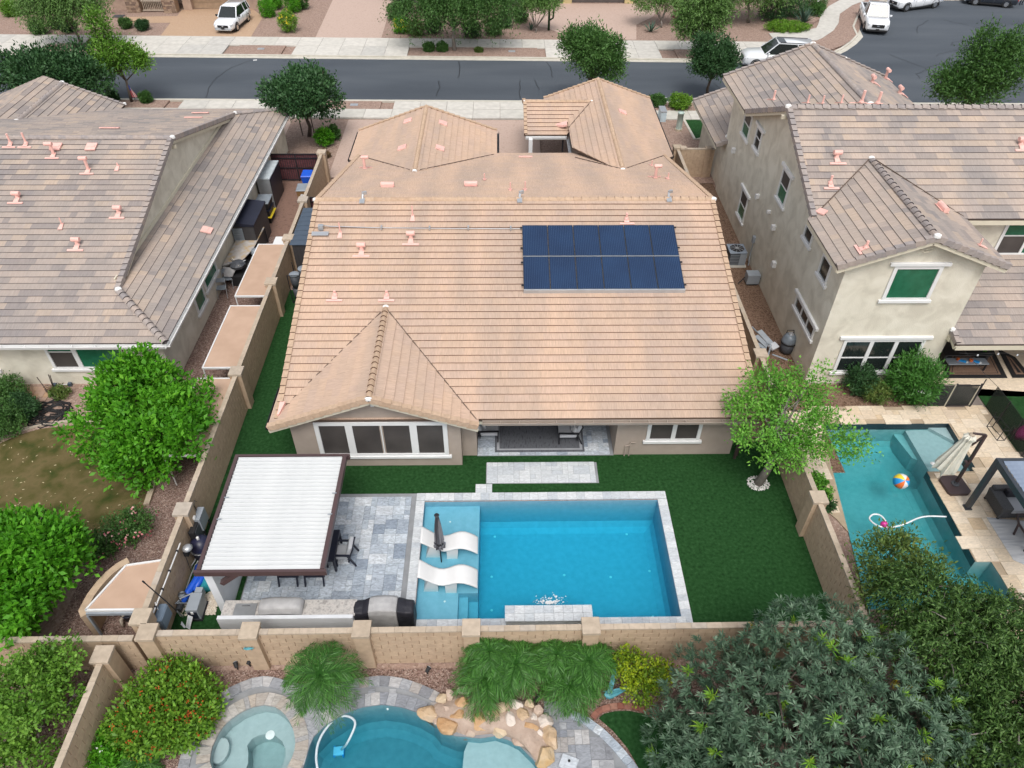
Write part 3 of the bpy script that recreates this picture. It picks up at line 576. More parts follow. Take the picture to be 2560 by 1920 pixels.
run_pieces(RT, (-8.02,18.5,2.52), (-8.02,29,5.44), M['tanridge'], 'rake', .343, wd=.2, flip=1); run_pieces(RT, (9.29,18.5,2.52), (9.29,29,5.44), M['tanridge'], 'rake', .343, wd=.2, flip=-1)
run_pieces(RT, (-8.02,39.7,2.52), (-8.02,29,5.44), M['tanridge'], 'rake', .343, wd=.2, flip=-1); run_pieces(RT, (9.29,39.7,2.52), (9.29,29,5.44), M['tanridge'], 'rake', .343, wd=.2, flip=1)
run_pieces(RT, (-8.2,18.08,2.49), (-4.6,18.08,3.83), M['tanridge'], 'rake', .343, wd=.2, flip=-1); run_pieces(RT, (-.84,18.08,2.49), (-4.44,18.08,3.83), M['tanridge'], 'rake', .343, wd=.2, flip=1)
run_pieces(RT, (1.43,42.35,2.52), (1.43,45,3.45), M['tanridge'], 'rake', .343, wd=.2, flip=1); run_pieces(RT, (1.43,47.7,2.52), (1.43,45,3.45), M['tanridge'], 'rake', .343, wd=.2, flip=-1)
for a, b, c, f in ((-8.47,-4.4,43.02,1),(-.22,-4.3,43.02,-1),(9.76,6.35,48.07,-1),(2.84,6.25,48.07,1)): run_pieces(RT, (a,c,2.52), (b,c,2.52+.352*abs(b-a)), M['tanridge'], 'rake', .343, wd=.2, flip=f)
pieces(roof1, 'ridge_tile', RT, 150)
fa = MB()
fa.bar((-8.2,18.13,2.27),(-4.5,18.13,3.64),.04,.12); fa.bar((-.84,18.13,2.27),(-4.5,18.13,3.64),.04,.12)
fa.box(-.84,9.2,18.50,18.53,2.2,2.36); fa.box(1.5,3.95,42.33,42.36,2.2,2.36)
mk_each('fascia', fa, M['cream'], roof1)
gutter(H1, (-.7,18.45,2.42), (9.2,18.45,2.42), M['stucco_tan']); gutter(H1, (-8.2,18.2,2.40), (-8.2,20.3,2.40), M['black'], out=(-1,0,0), strap=.5)
gutter(H1, (-8.47,39.2,2.42), (-8.47,43,2.42), M['black'], out=(-1,0,0)); gutter(H1, (-.22,39.9,2.42), (-.22,43,2.42), M['black'], out=(1,0,0)); gutter(H1, (9.76,39.6,2.42), (9.76,48,2.42), M['black'], out=(1,0,0)); gutter(H1, (1.5,42.3,2.42), (3.95,42.3,2.42), M['white'], strap=.7)
gutter(H1, (4.05,42.2,2.42), (4.05,39.8,2.42), M['galv'], out=(-1,0,0))
dp = MB(); dp.bar((8.88,18.75,0),(8.88,18.75,2.3),.09,.07); dp.bar((8.99,18.9,0),(8.99,18.9,2.3),.09,.07); mk('downspout', dp, M['bronze'], H1)
dp = MB(); dp.bar((3.75,42.45,0),(3.75,42.45,2.3),.09,.07); mk('downspout', dp, M['black'], H1)
# caps
cp = MB()
for x, y, z, r in ((-4.52,18.12,3.88,.17),(-4.52,23.35,3.87,.17),(-8.0,29,5.47,.2),(9.25,29,5.47,.22),(-4.345,34.75,3.97,.17),(6.3,35.35,3.74,.18),(1.5,45,3.5,.12),(5.6,45,3.5,.12)): cp.lathe([(r*.6,-.08),(r*.55,.0),(r*.3,.03),(.01,.035)], (x,y,z+.02), 7, sx=1.3)
mk_each('mortar_cap', cp, M['whitecap'], roof1)
valley(roof1, (-8.0,18.70,2.575), (-4.55,23.22,3.86), M['felt']); valley(roof1, (-.9,18.42,2.53), (-4.5,23.25,3.87), M['felt']); valley(roof1, (4.05,42.35,2.97), (5.55,44.9,3.5), M['felt'])
valley(roof1, (-7.9,39.0,2.78), (-4.4,34.75,3.96), M['felt']); valley(roof1, (-.4,39.4,2.66), (-4.3,34.75,3.96), M['felt']); valley(roof1, (9.2,39.0,2.78), (6.4,35.4,3.74), M['felt']); valley(roof1, (4.1,38.3,3.0), (6.2,35.4,3.74), M['felt'])
# vents
dn = (0,-1)
for p, k, h in (((-6.554,23.866,4.034),'pipe',.22),((-4.512,23.858,4.032),'pipe',.22),((-5.73,26.14,4.666),'hood',.45),((-3.749,26.753,4.836),'hood',.45),((-6.715,27.077,4.926),'mini',.5),((-3.751,27.994,5.18),'mini',.5),((5.347,27.802,5.127),'pipe',.3)): roof_vent(roof1, p, dn, SB, k, h)
up = (0,1)
for p, k, h in (((-6.974,35.451,3.71),'tee',.6),((-5.233,31.369,4.817),'barrel',.3),((-1.391,31.504,4.781),'barrel',.2),((-0.779,32.721,4.451),'mini',.35),((7.533,33.142,4.336),'tee',.6),((7.935,36.161,3.517),'mini',.3),((8.098,32.87,4.41),'mini',.35),((0.433,30.581,5.031),'mini',.4),((1.104,30.576,5.032),'mini',.45)): roof_vent(roof1, p, up, .27, k, h)
for p, d in (((-5.326,41.658,3.607),(-1,0)),((-5.309,38.076,3.613),(-1,0)),((-3.318,41.376,3.59),(1,0)),((-3.299,38.09,3.584),(1,0)),((7.325,43.555,3.357),(1,0))): roof_vent(roof1, p, d, .352, 'flat')
fl = MB()
for P in ([(3.15,43.24,2.609),(3.638,42.721,2.781),(3.954,42.574,2.892),(3.991,43.119,2.905)],[(-7.939,18.552,2.558),(-7.92,19.067,2.701),(-7.731,19.066,2.701),(-7.874,18.57,2.563)]): fl.extr([(a,b,c+.14) for a,b,c in P], (0,0,-.12))
for P in ((1.381,38.516,2.878),(-6.217,37.786,3.076),(-5.83,38.284,2.941)): fl.rbox((P[0],P[1],P[2]+.06), (.75,.16,.06), rx=-.26)
mk_each('flashing', fl, M['pink'], roof1)
# windows, back
wall_window(H1, (-6.72,18.51,.62), (1,0,0), 4.75, 1.75, [.24,.5,.76], M['screen'], fw=.16, cw=[.13,.018,.13])
wall_window(H1, ((5.405,18.99,0.827)[0],18.99,.82), (1,0,0), 2.02, 1.45, [.5], M['screen'], fw=.13, cw=[.08])
lt = MB(); lt.box(-4.56,-4.44,18.4,18.51,3.2,3.28); mk('eave_lamp', lt, M['white'], H1)
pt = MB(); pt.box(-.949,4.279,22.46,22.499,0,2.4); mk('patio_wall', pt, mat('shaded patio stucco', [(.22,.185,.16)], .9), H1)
ds = MB(); ds.box(.3,3.4,22.42,22.46,0,2.2); mk('sliding_door', ds, M['glass'], H1)
pp = MB(); a = (4.82,18.95,0); pp.tube([(4.68,18.93,0),(4.68,18.93,.55),(4.85,18.93,.62),(4.85,18.93,.75),(5.05,18.93,.75)], .025, 8); pp.tube([(4.85,18.93,0),(4.85,18.93,.62)], .025, 8); mk('water_pipe', pp, M['stucco_tan'], H1)
# entry column with stone veneer
col = MB(); col.box(1.62,2.42,41.75,42.25,0,.98); pillar = mk('stone_column', col, M['mortar'], H1)
ss = []
for r in range(9):
    x = 1.6
    while x < 2.38:
        l = rnd.choice((.12,.18,.24)); l = min(l, 2.44-x); b = MB(); b.box(0,l-.012,0,.05+rnd.uniform(0,.02),0,.1); ss.append((b.mesh('stone', M['stonev']), Matrix.Translation((x,41.69,.02+r*.107)))); x += l
    y = 41.7
    while y < 42.2:
        l = rnd.choice((.14,.2)); b = MB(); b.box(0,.05,0,l-.012,0,.1); ss.append((b.mesh('stone', M['stonev']), Matrix.Translation((1.57,y,.02+r*.107)))); y += l
pieces(pillar, 'stone', ss, 300)
c2 = MB(); c2.box(1.55,2.5,41.65,42.35,.985,1.1); mk('column_cap', c2, M['cap'], pillar); c3 = MB(); c3.box(1.68,1.9,41.85,42.2,1.101,2.4); mk('porch_post', c3, M['white'], H1)
# ridge anchors
for p in ((-5.985,28.829,5.412),(0.815,28.856,5.42),(7.307,28.887,5.428)):
    t = thing('roof_anchor', {0:'galvanised roof anchor on the ridge near its left end',1:'galvanised roof anchor at the middle of the tan ridge',2:'galvanised roof anchor on the ridge near its right end'}[0 if p[0] < -3 else 1 if p[0] < 3 else 2], 'roof anchor', p, 'galvanised anchors along the tan ridge')
    b = MB(); b.rbox((p[0],p[1],p[2]+.06), (.22,.3,.03), rx=R(15)); mk('base_plate', b, M['galv'], t); b = MB(); b.tube([(p[0],p[1]+.15,p[2]+.08),(p[0]+.02,p[1]+.3,p[2]+.25)], .05, 8); b.rbox((p[0]+.08,p[1]+.32,p[2]+.26), (.2,.1,.12), rz=.5); mk('bracket', b, M['galv'], t)
# solar array
SA, SBq = (0.884,23.979,4.235), (7.3,23.994,4.239); ST = (0.92,27.345,5.17)
n = Vector((0,-SB,1)).normalized(); vv = Vector((0,1,SB)).normalized(); L = (Vector(ST)-Vector(SA)).dot(vv); Wd = SBq[0]-SA[0]
arr = thing('solar_array', 'twelve panel dark blue solar array on the tan tile roof', 'solar panels', SA)
o0 = Vector(SA)-n*.02; pw, ph = Wd/6, L/2
pm = MB(); pm.box(0,pw-.02,0,ph-.03,-.04,0); fm_ = MB(); lines = MB(); lines.box(.03,pw-.05,.03,ph-.06,0,.004)
for i in range(9): pass
for r in range(2):
    for c in range(6):
        org = o0+Vector((c*pw,0,0))+vv*(r*ph)
        fr = Matrix((Vector((1,0,0)), vv, n)).transposed().to_4x4(); fr.translation = org
        pn = mk('solar_panel', MB().hexa([fr @ Vector(q) for q in ((.005,0,-.035),(pw-.012,0,-.035),(pw-.012,ph-.03,-.035),(.005,ph-.03,-.035),(.005,0,0),(pw-.012,0,0),(pw-.012,ph-.03,0),(.005,ph-.03,0))]), M['charcoal'], arr)
        g = MB(); g.hexa([fr @ Vector(q) for q in ((.02,.02,-.01),(pw-.03,.02,-.01),(pw-.03,ph-.055,-.01),(.02,ph-.055,-.01),(.02,.02,.004),(pw-.03,.02,.004),(pw-.03,ph-.055,.004),(.02,ph-.055,.004))]); mk('cell_glass', g, M['solar'], pn)
        bl = MB()
        for i in range(1, 14): x = .02+(pw-.05)*i/14; bl.hexa([fr @ Vector(q) for q in ((x-.004,.03,.002),(x+.004,.03,.002),(x+.004,ph-.07,.002),(x-.004,ph-.07,.002),(x-.004,.03,.0065),(x+.004,.03,.0065),(x+.004,ph-.07,.0065),(x-.004,ph-.07,.0065))])
        mk('busbars', bl, M['solline'], pn, kind='stuff')
rl = MB()
for v in (0,.999): a = o0+vv*(v*ph)-n*.0; rl.bar(a-vv*.02+n*.004, a+Vector((Wd,0,0))-vv*.02+n*.004, .025, .02, up=tuple(n))
mk('rail', rl, M['galv'], arr)
sk = MB(); a = o0-vv*.03; sk.hexa([a-n*.16-vv*.06, a+Vector((Wd,0,0))-n*.16-vv*.06, a+Vector((Wd,0,0))-n*.16, a-n*.16, a-vv*.02, a+Vector((Wd,0,0))-vv*.02, a+Vector((Wd,0,0)), a]); mk('skirt', sk, M['galv'], arr)
cl = MB()
for s_ in (-.04, Wd+.02):
    for t_ in (.12,.8,1.25,1.9): q = o0+Vector((s_,0,0))+vv*(t_*ph); cl.rbox(q, (.09,.06,.05))
mk_each('end_clamp', cl, M['black'], arr)
# conduit on roof
cdt = thing('conduit', 'thin grey conduit run along the tiles to the solar array', 'conduit', (-7.312,27.388,5.012))
pts = [(-7.531,27.437,5.026),(-7.159,27.376,5.009),(-5.27,27.291,4.985),(-1.927,27.242,4.971),(0.884,27.222,4.966)]
mb = MB(); mb.tube([(a,b,c+.07) for a,b,c in pts], .016, 6); mk('pipe', mb, M['galv'], cdt)
mb = MB()
for p in ((-5.012,27.29,4.985),(-2.991,27.257,4.976),(-1.374,27.271,4.98),(0.412,27.24,4.971)): mb.rbox((p[0],p[1],p[2]+.08), (.06,.2,.12))
mk_each('strap', mb, M['galv'], cdt)
p = (-7.538,27.257,4.976); mb = MB(); mb.rbox((p[0],p[1],p[2]+.12), (.2,.2,.2)); mb.rbox((p[0],p[1]-.3,p[2]-.0), (.7,.22,.03), rx=R(15)); mk('junction_box', mb, M['galv'], cdt)
# ================================================================ LEFT NEIGHBOUR (single storey, grey blend tiles)
H2 = thing('grey_roof_house', 'single storey greige stucco house with grey blend tile roof and gablet at the left', 'house', (-20,34,0))
wl = MB(); wl.box(-42,-13.75,23.2,45.6,0,2.5); wl.extr([(-16.2,25.6,3.2),(-16.2,43.4,3.2),(-16.2,34.5,5.72)], (-.2,0,0)); wl.extr([(-31,46.4,0),(-24,46.4,0),(-24,46.4,2.5),(-27.3,46.4,3.7),(-31,46.4,2.5)], (0,-2,0))
wall2 = mk('wall', wl, M['stucco_grey'], H2)
deck = MB(); IT = []; RT = []
roof_plane(IT, deck, (-42,22.8,2.5), (1,0), (0,1), .28, [(-42,22.8),(-15.85,22.8),(-15.85,34.5),(-42,34.5)], M['grey'])
roof_plane(IT, deck, (-15.85,22.8,2.5), (1,0), (0,1), .28, [(-15.85,22.8),(-13.3,22.8),(-15.85,25.35)], M['grey'])
roof_plane(IT, deck, (-13.3,22.8,2.5), (0,1), (-1,0), .28, [(-13.3,22.8),(-13.3,46.2),(-16.3,43.2),(-16.3,25.8)], M['grey'])
roof_plane(IT, deck, (-42,46.2,2.5), (1,0), (0,-1), .28, [(-42,34.5),(-15.85,34.5),(-15.85,46.2),(-42,46.2)], M['grey'])
roof_plane(IT, deck, (-15.85,46.2,2.5), (1,0), (0,-1), .28, [(-15.85,43.65),(-13.3,46.2),(-15.85,46.2)], M['grey'])
roof_plane(IT, deck, (-23.9,46.9,2.5), (0,1), (-1,0), .40, [(-23.9,46.9),(-27.3,46.9),(-27.3,40.6),(-23.9,46)], M['grey'])
roof_plane(IT, deck, (-30.7,46.9,2.5), (0,1), (1,0), .40, [(-27.3,40.6),(-27.3,46.9),(-30.7,46.9),(-30.7,46)], M['grey'])
roof_plane(IT, deck, (-33,47.6,2.5), (0,1), (1,0), .36, [(-28.7,41),(-28.7,47.6),(-33,47.6),(-33,46)], M['grey'])
roof_plane(IT, deck, (-26.2,47.6,3.05), (0,1), (-1,0), .40, [(-28.7,41),(-26.2,42),(-26.2,47.6),(-28.7,47.6)], M['grey'])
roof2 = mk('roof', deck, M['felt'], H2)
pieces(roof2, 'roof_tile', IT, 300, lambda t: (t[1].translation-CAM).length+(200 if t[1].translation.y > 34.6 else 0)+(300 if t[1].translation.x < -27 else 0))
run_pieces(RT, (-42,34.5,5.82), (-15.9,34.5,5.82), M['greyridge']); run_pieces(RT, (-13.3,22.8,2.56), (-15.85,25.35,3.3), M['greyridge'], L=.32, wd=.24); run_pieces(RT, (-13.3,46.2,2.56), (-15.85,43.65,3.3), M['greyridge'])
run_pieces(RT, (-15.85,25.4,3.28), (-15.85,34.5,5.80), M['greyridge'], 'rake', .343, wd=.22, flip=-1); run_pieces(RT, (-15.85,43.6,3.28), (-15.85,34.5,5.80), M['greyridge'], 'rake', .343, wd=.22, flip=1)
run_pieces(RT, (-27.3,46.9,3.9), (-27.3,41,3.9), M['greyridge']); run_pieces(RT, (-23.9,46.92,2.53), (-27.3,46.92,3.87), M['greyridge'], 'rake', .343, wd=.2, flip=-1)
pieces(roof2, 'ridge_tile', RT, 150)
fa = MB(); fa.bar((-15.95,25.7,3.1),(-15.95,34.5,5.58),.05,.2); fa.bar((-15.95,43.3,3.1),(-15.95,34.5,5.58),.05,.2); fa.bar((-16.17,25.9,3.36),(-16.17,43.1,3.36),.06,.24); fa.box(-42,-13.35,22.82,22.86,2.24,2.42); fa.box(-13.36,-13.32,22.9,46,2.24,2.42)
fa.bar((-16.1,34.5,5.35),(-15.8,34.5,5.35),.12,.16); mk_each('fascia', fa, M['cream'], roof2)
gutter(H2, (-42,22.8,2.44), (-13.32,22.8,2.44), M['white'], strap=.9, wd=.15); gutter(H2, (-13.3,22.8,2.44), (-13.3,46.2,2.44), M['white'], out=(1,0,0), strap=1.2, wd=.13)
cp = MB()
for x, y, z, r in ((-15.85,25.35,3.36,.2),(-15.85,34.5,5.86,.18),(-15.85,43.6,3.36,.16),(-27.3,41.0,3.95,.22),(-23.9,46.9,2.6,.16),(-27.3,46.9,3.95,.2)): cp.lathe([(r*.62,-.1),(r*.58,0),(r*.3,.035),(.01,.04)], (x,y,z+.02), 7, sx=1.2)
mk_each('mortar_cap', cp, M['whitecap'], roof2)
for p, k, h in (((-23.427,34.065,5.684),'pipe',.5),((-22.694,34.064,5.684),'pipe',.55),((-21.152,33.343,5.482),'tee',.5),((-19.213,32.323,5.196),'tee',.55),((-17.901,32.522,5.252),'mini',.2),((-21.853,30.551,4.7),'hood',.4),((-17.059,29.65,4.448),'hood',.45),((-19.349,28.953,4.253),'mini',.35),((-18.316,27.819,3.935),'hood',.45)): roof_vent(roof2, p, (0,-1), .28, k, h)
for p, d, k in (((-21.19,33.806,5.612),(0,-1),'flat'),((-19.515,33.804,5.611),(0,-1),'flat'),((-14.019,31.007,2.731),(1,0),'flat')): roof_vent(roof2, p, d, .28, k)
fl = MB()
for P in ((-20.287,37.439,4.983),(-17.984,43.774,3.209),(-17.577,41.631,3.809)): fl.rbox((P[0],P[1],P[2]+.06), (1.0,.2,.05), rx=-.27)
mk_each('flashing', fl, M['pink'], roof2)
P0 = (-18.504,23.2,0.895); P1 = (-18.276,23.2,2.14)
wall_window(H2, (P0[0],23.2,P0[2]), (1,0,0), 3.1, 1.5, [.36], [M['screen'],M['glassg'],M['glassg'],M['glassg']], rails=[(0,.62)], fw=.12, cw=[.1])
vx = MB(); q = (-20.769,23.2,0.76); vx.box(q[0]-.3,q[0]+.05,23.1,23.2,q[2]-.06,q[2]+.1); mk_each('wall_vent', vx, M['white'], H2)
for fb, nb, ntp in (((-13.75,28.397,1.059),(-13.75,30.177,0.905),(-13.75,29.807,1.765)),((-13.75,26.95,0.794),(-13.75,28.149,0.662),(-13.75,27.912,1.573))):
    wall_window(H2, (-13.75, fb[1], fb[2]), (0,1,0), nb[1]-fb[1], 1.35, [], M['glassg'], fw=.11)
dp = MB(); dp.tube([(-13.6,42.69,2.119),(-13.6,42.899,0.452),(-13.2,42.521,0.491)], .05, 8); mk('downspout', dp, M['cream'], H2)
# ================================================================ RIGHT NEIGHBOUR (two storeys)
H3 = thing('two_storey_house', 'two storey greige stucco house with grey blend tile roof at the right', 'house', (18,31,0))
wl = MB(); wl.box(12.88,31,26.5,36.6,0,6.1); wl.box(12.881,18.1,23.0,26.499,0,6.05); wl.box(12.882,20.9,36.601,40.3,0,6.15); wl.box(13.0,19,40.301,46,0,2.95)
wl.extr([(12.88,26.6,6.101),(12.88,36.5,6.101),(12.88,31.5,8.25)], (.2,0,0)); wl.extr([(12.9,23,6.051),(18.1,23,6.051),(15.5,23,7.1)], (0,3,0)); wl.extr([(12.9,40.3,6.151),(20.9,40.3,6.151),(16.9,40.3,7.6)], (0,-.2,0)); wl.extr([(13.0,45.99,2.951),(19,45.99,2.951),(19,45.99,5.0)], (0,-.2,0))
wall3 = mk('wall', wl, M['stucco_grey'], H3)
deck = MB(); IT = []; RT = []
G_ = M['grey']
roof_plane(IT, deck, (12.45,26,6.14), (1,0), (0,1), .42, [(12.45,26),(31,26),(31,31.5),(12.45,31.5)], G_)
roof_plane(IT, deck, (12.45,37,6.14), (1,0), (0,-1), .42, [(12.45,31.5),(31,31.5),(31,37),(12.45,37)], G_)
roof_plane(IT, deck, (12.3,22.6,6.1), (0,1), (1,0), .384, [(12.3,22.6),(15.5,22.6),(15.5,28.9),(12.5,26.3),(12.3,26.05)], G_)
roof_plane(IT, deck, (18.7,22.6,6.1), (0,1), (-1,0), .384, [(15.5,22.6),(18.7,22.6),(18.7,26.05),(18.5,26.3),(15.5,28.9)], G_)
roof_plane(IT, deck, (12.4,36.9,6.2), (0,1), (1,0), .38, [(12.4,36.9),(16.9,32.6),(16.9,41.6),(12.4,41.6)], G_)
roof_plane(IT, deck, (21.4,36.9,6.2), (0,1), (-1,0), .38, [(16.9,32.6),(21.4,36.9),(21.4,41.6),(16.9,41.6)], G_)
roof_plane(IT, deck, (12.25,39.9,2.95), (0,1), (1,0), .38, [(12.25,39.9),(16.5,39.9),(16.5,46.5),(12.25,46.5)], G_, w=.33, e=.36)
roof_plane(IT, deck, (18.05,22.35,2.62), (1,0), (0,1), .38, [(18.05,22.35),(31,22.35),(31,26.5),(18.11,26.5)], G_)
roof3 = mk('roof', deck, M['felt'], H3)
pieces(roof3, 'roof_tile', IT, 300, lambda t: (t[1].translation-CAM).length+(200 if t[1].translation.y > 31.55 else 0)+(300 if t[1].translation.x > 21.5 else 0))
gr = M['greyridge']
run_pieces(RT, (12.5,31.5,8.5), (31,31.5,8.5), gr); run_pieces(RT, (15.5,22.65,7.38), (15.5,28.8,7.38), gr, L=.32, wd=.22); run_pieces(RT, (16.9,41.6,7.96), (16.9,33.2,7.96), gr)
run_pieces(RT, (12.45,26.1,6.2), (12.45,31.5,8.46), gr, 'rake', .343, wd=.22, flip=1); run_pieces(RT, (12.45,36.8,6.2), (12.45,31.5,8.46), gr, 'rake', .343, wd=.22, flip=-1)
run_pieces(RT, (12.3,22.58,6.13), (15.45,22.58,7.34), gr, 'rake', .343, wd=.2, flip=-1); run_pieces(RT, (18.7,22.58,6.13), (15.55,22.58,7.34), gr, 'rake', .343, wd=.2, flip=1)
run_pieces(RT, (12.4,41.62,6.23), (16.85,41.62,7.92), gr, 'rake', .343, wd=.2, flip=1); run_pieces(RT, (21.4,41.62,6.23), (16.95,41.62,7.92), gr, 'rake', .343, wd=.2, flip=-1)
run_pieces(RT, (12.25,46.52,2.98), (16.5,46.52,4.6), gr, 'rake', .343, wd=.2, flip=1); run_pieces(RT, (12.25,39.88,2.98), (12.9,39.88,3.22), gr, 'rake', .343, wd=.2, flip=-1); run_pieces(RT, (18.03,22.4,2.66), (18.03,23,2.88), gr, 'rake', .343, wd=.2, flip=1)
pieces(roof3, 'ridge_tile', RT, 150)
fa = MB(); fa.bar((12.35,22.64,5.9),(15.5,22.64,7.11),.05,.16); fa.bar((18.65,22.64,5.9),(15.5,22.64,7.11),.05,.16); fa.bar((12.34,22.62,5.96),(12.34,26.1,5.96),.05,.16); fa.bar((12.53,26.1,5.98),(12.53,31.5,8.24),.05,.16); fa.bar((12.53,36.8,5.98),(12.53,31.5,8.24),.05,.16); fa.bar((12.43,36.9,6.05),(12.43,41.6,6.05),.05,.16); fa.bar((12.28,39.92,2.8),(12.28,46.5,2.8),.05,.14); fa.bar((18.66,22.62,5.96),(18.66,26,5.96),.05,.16)
fa.box(18.7,31,26.02,26.06,5.85,6.05); fa.box(18.1,31,22.36,22.4,2.33,2.54); fa.bar((18.08,22.4,2.42),(18.08,23,2.66),.05,.2); fa.bar((12.3,31.5,8.05),(12.9,31.5,8.05),.14,.16); fa.bar((18.0,22.9,2.5),(18.4,22.9,2.5),.2,.2)
mk_each('fascia', fa, M['cream'], roof3)
cp = MB()
for x, y, z, r in ((12.5,31.5,8.55,.2),(15.5,22.62,7.44,.19),(15.5,28.85,7.42,.18),(16.9,41.5,8.0,.22),(18.9,41.6,7.2,.2),(18.05,22.95,2.95,.14),(12.9,40.3,3.35,.12),(16.9,33.2,8.0,.2)): cp.lathe([(r*.62,-.1),(r*.58,0),(r*.3,.035),(.01,.04)], (x,y,z+.02), 7, sx=1.2)
mk_each('mortar_cap', cp, M['whitecap'], roof3)
for p, d, s_, k, h in (((14.034,28.889,7.383),(0,-1),.42,'hood',.4),((13.51,27.641,6.859),(0,-1),.42,'pipe',.35),((22.032,29.545,7.659),(0,-1),.42,'hood',.4),((17.463,25.976,6.605),(1,0),.384,'barrel',.3),((17.84,23.495,6.46),(1,0),.384,'mini',.3),((13.428,23.188,6.563),(-1,0),.384,'pipe',.3),
    ((8.303,22.222,12.377),(0,1),.42,'mini',.3),((10.819,25.642,10.94),(0,1),.42,'mini',.3),((11.615,26.247,10.686),(0,1),.42,'mini',.3),((11.999,25.631,10.945),(0,1),.42,'mini',.3),((12.713,25.625,10.948),(0,1),.42,'pipe',.45),((13.835,26.652,10.516),(0,1),.42,'pipe',.45),((19.217,38.312,7.06),(1,0),.38,'hood',.5),((21.219,40.984,6.299),(1,0),.38,'tee',.45),((21.017,38.643,6.376),(1,0),.38,'hood',.5)): roof_vent(roof3, p, d, s_, k, h)
valley(roof3, (12.55,26.1,6.27), (15.45,28.85,7.4), M['felt']); valley(roof3, (18.6,26.1,6.2), (15.55,28.85,7.4), M['felt'])
fl = MB(); P = [(12.617,26.317,6.252),(12.852,26.442,6.342),(13.031,26.094,6.411),(12.815,25.934,6.328)]; fl.extr([(a,b,c+.08) for a,b,c in P], (0,0,-.06)); mk_each('flashing', fl, M['pink'], roof3)
XW = 12.88
for i, (fb, nb, tp, cols, rails, hd) in enumerate((((12.88,37.864,4.61),(12.88,36.628,4.66),(12.88,36.795,6.163),[],[(0,.5)],False),((12.88,35.644,4.86),(12.88,34.695,4.912),(12.88,34.874,6.132),[],[(0,.55)],True),((12.88,35.715,1.064),(12.88,34.491,1.038),(12.88,34.524,2.543),[],[(0,.5)],True),
    ((12.88,31.093,4.55),(12.88,29.91,4.439),(12.88,29.743,6.045),[],[(0,.5)],True),((12.88,27.196,4.727),(12.88,26.267,4.653),(12.88,26.254,5.325),[],[],False),((12.88,24.965,4.365),(12.88,23.998,4.312),(12.88,24.006,5.288),[],[],False),((12.88,26.016,1.924),(12.88,23.588,1.871),(12.88,23.508,2.506),[.33,.67],[],True))):
    wall_window(H3, (XW,fb[1],(fb[2]+nb[2])/2), (0,-1,0), fb[1]-nb[1], min(tp[2],5.95)-(fb[2]+nb[2])/2, cols, [M['glassg'],M['screen']] if i in (0,2,3) else M['glass'], rails=rails, head=hd, fw=.1)
a, b, c = (14.658,23,4.381), (16.509,23,4.373), (16.396,23,5.933)
wall_window(H3, (a[0],23,a[2]), (1,0,0), b[0]-a[0], c[2]-a[2], [], M['glassg'], head=True, fw=.14)
a, b, c = (14.87,23,0.676), (17.195,23,2.037), (15.393,23,2.437)
wall_window(H3, ((13.865,23,1.643)[0],23,a[2]), (1,0,0), b[0]-(13.865,23,1.643)[0], c[2]-a[2], [.34,.67], M['glass'], rails=[(0,.45),(1,.45),(2,.45)], head=True, fw=.13, cw=[.08,.08])
a, c = (21.566,26.5,4.175), (20.863,26.5,5.587)
wall_window(H3, ((20.783,26.5,4.746)[0],26.5,a[2]), (1,0,0), 2.6, 1.6, [.45], [M['screen'],M['glassg'],M['glassg'],M['glassg']], rails=[(0,.6)], head=False, fw=.13)
vt = MB()
for p, s_ in (((12.88,33.258,3.299),.2),((12.88,30.308,3.263),.22),((12.88,29.122,1.994),.26),((12.88,38.324,3.37),.25),((12.88,31.332,3.507),.14)): vt.rbox((12.8,p[1],p[2]), (.18,s_,s_))
mk_each('wall_vent', vt, M['white'], H3)
eb = MB(); p = (12.88,32.34,1.39); eb.rbox((12.82,p[1],p[2]), (.12,.2,.35)); eb.tube([(12.84,p[1],p[2]),(12.84,p[1]-.02,.4),(12.7,p[1]-.5,.15)], .02, 6); mk('disconnect_box', eb, M['midgrey'], H3)
hk = MB(); hk.tube([(15.3,22.9,6.7),(15.4,22.8,6.62),(15.6,22.85,6.6),(15.75,22.8,6.72),(15.6,22.8,6.8),(15.45,22.85,6.7)], .02, 5); mk('cable_coil', hk, M['cream'], H3)
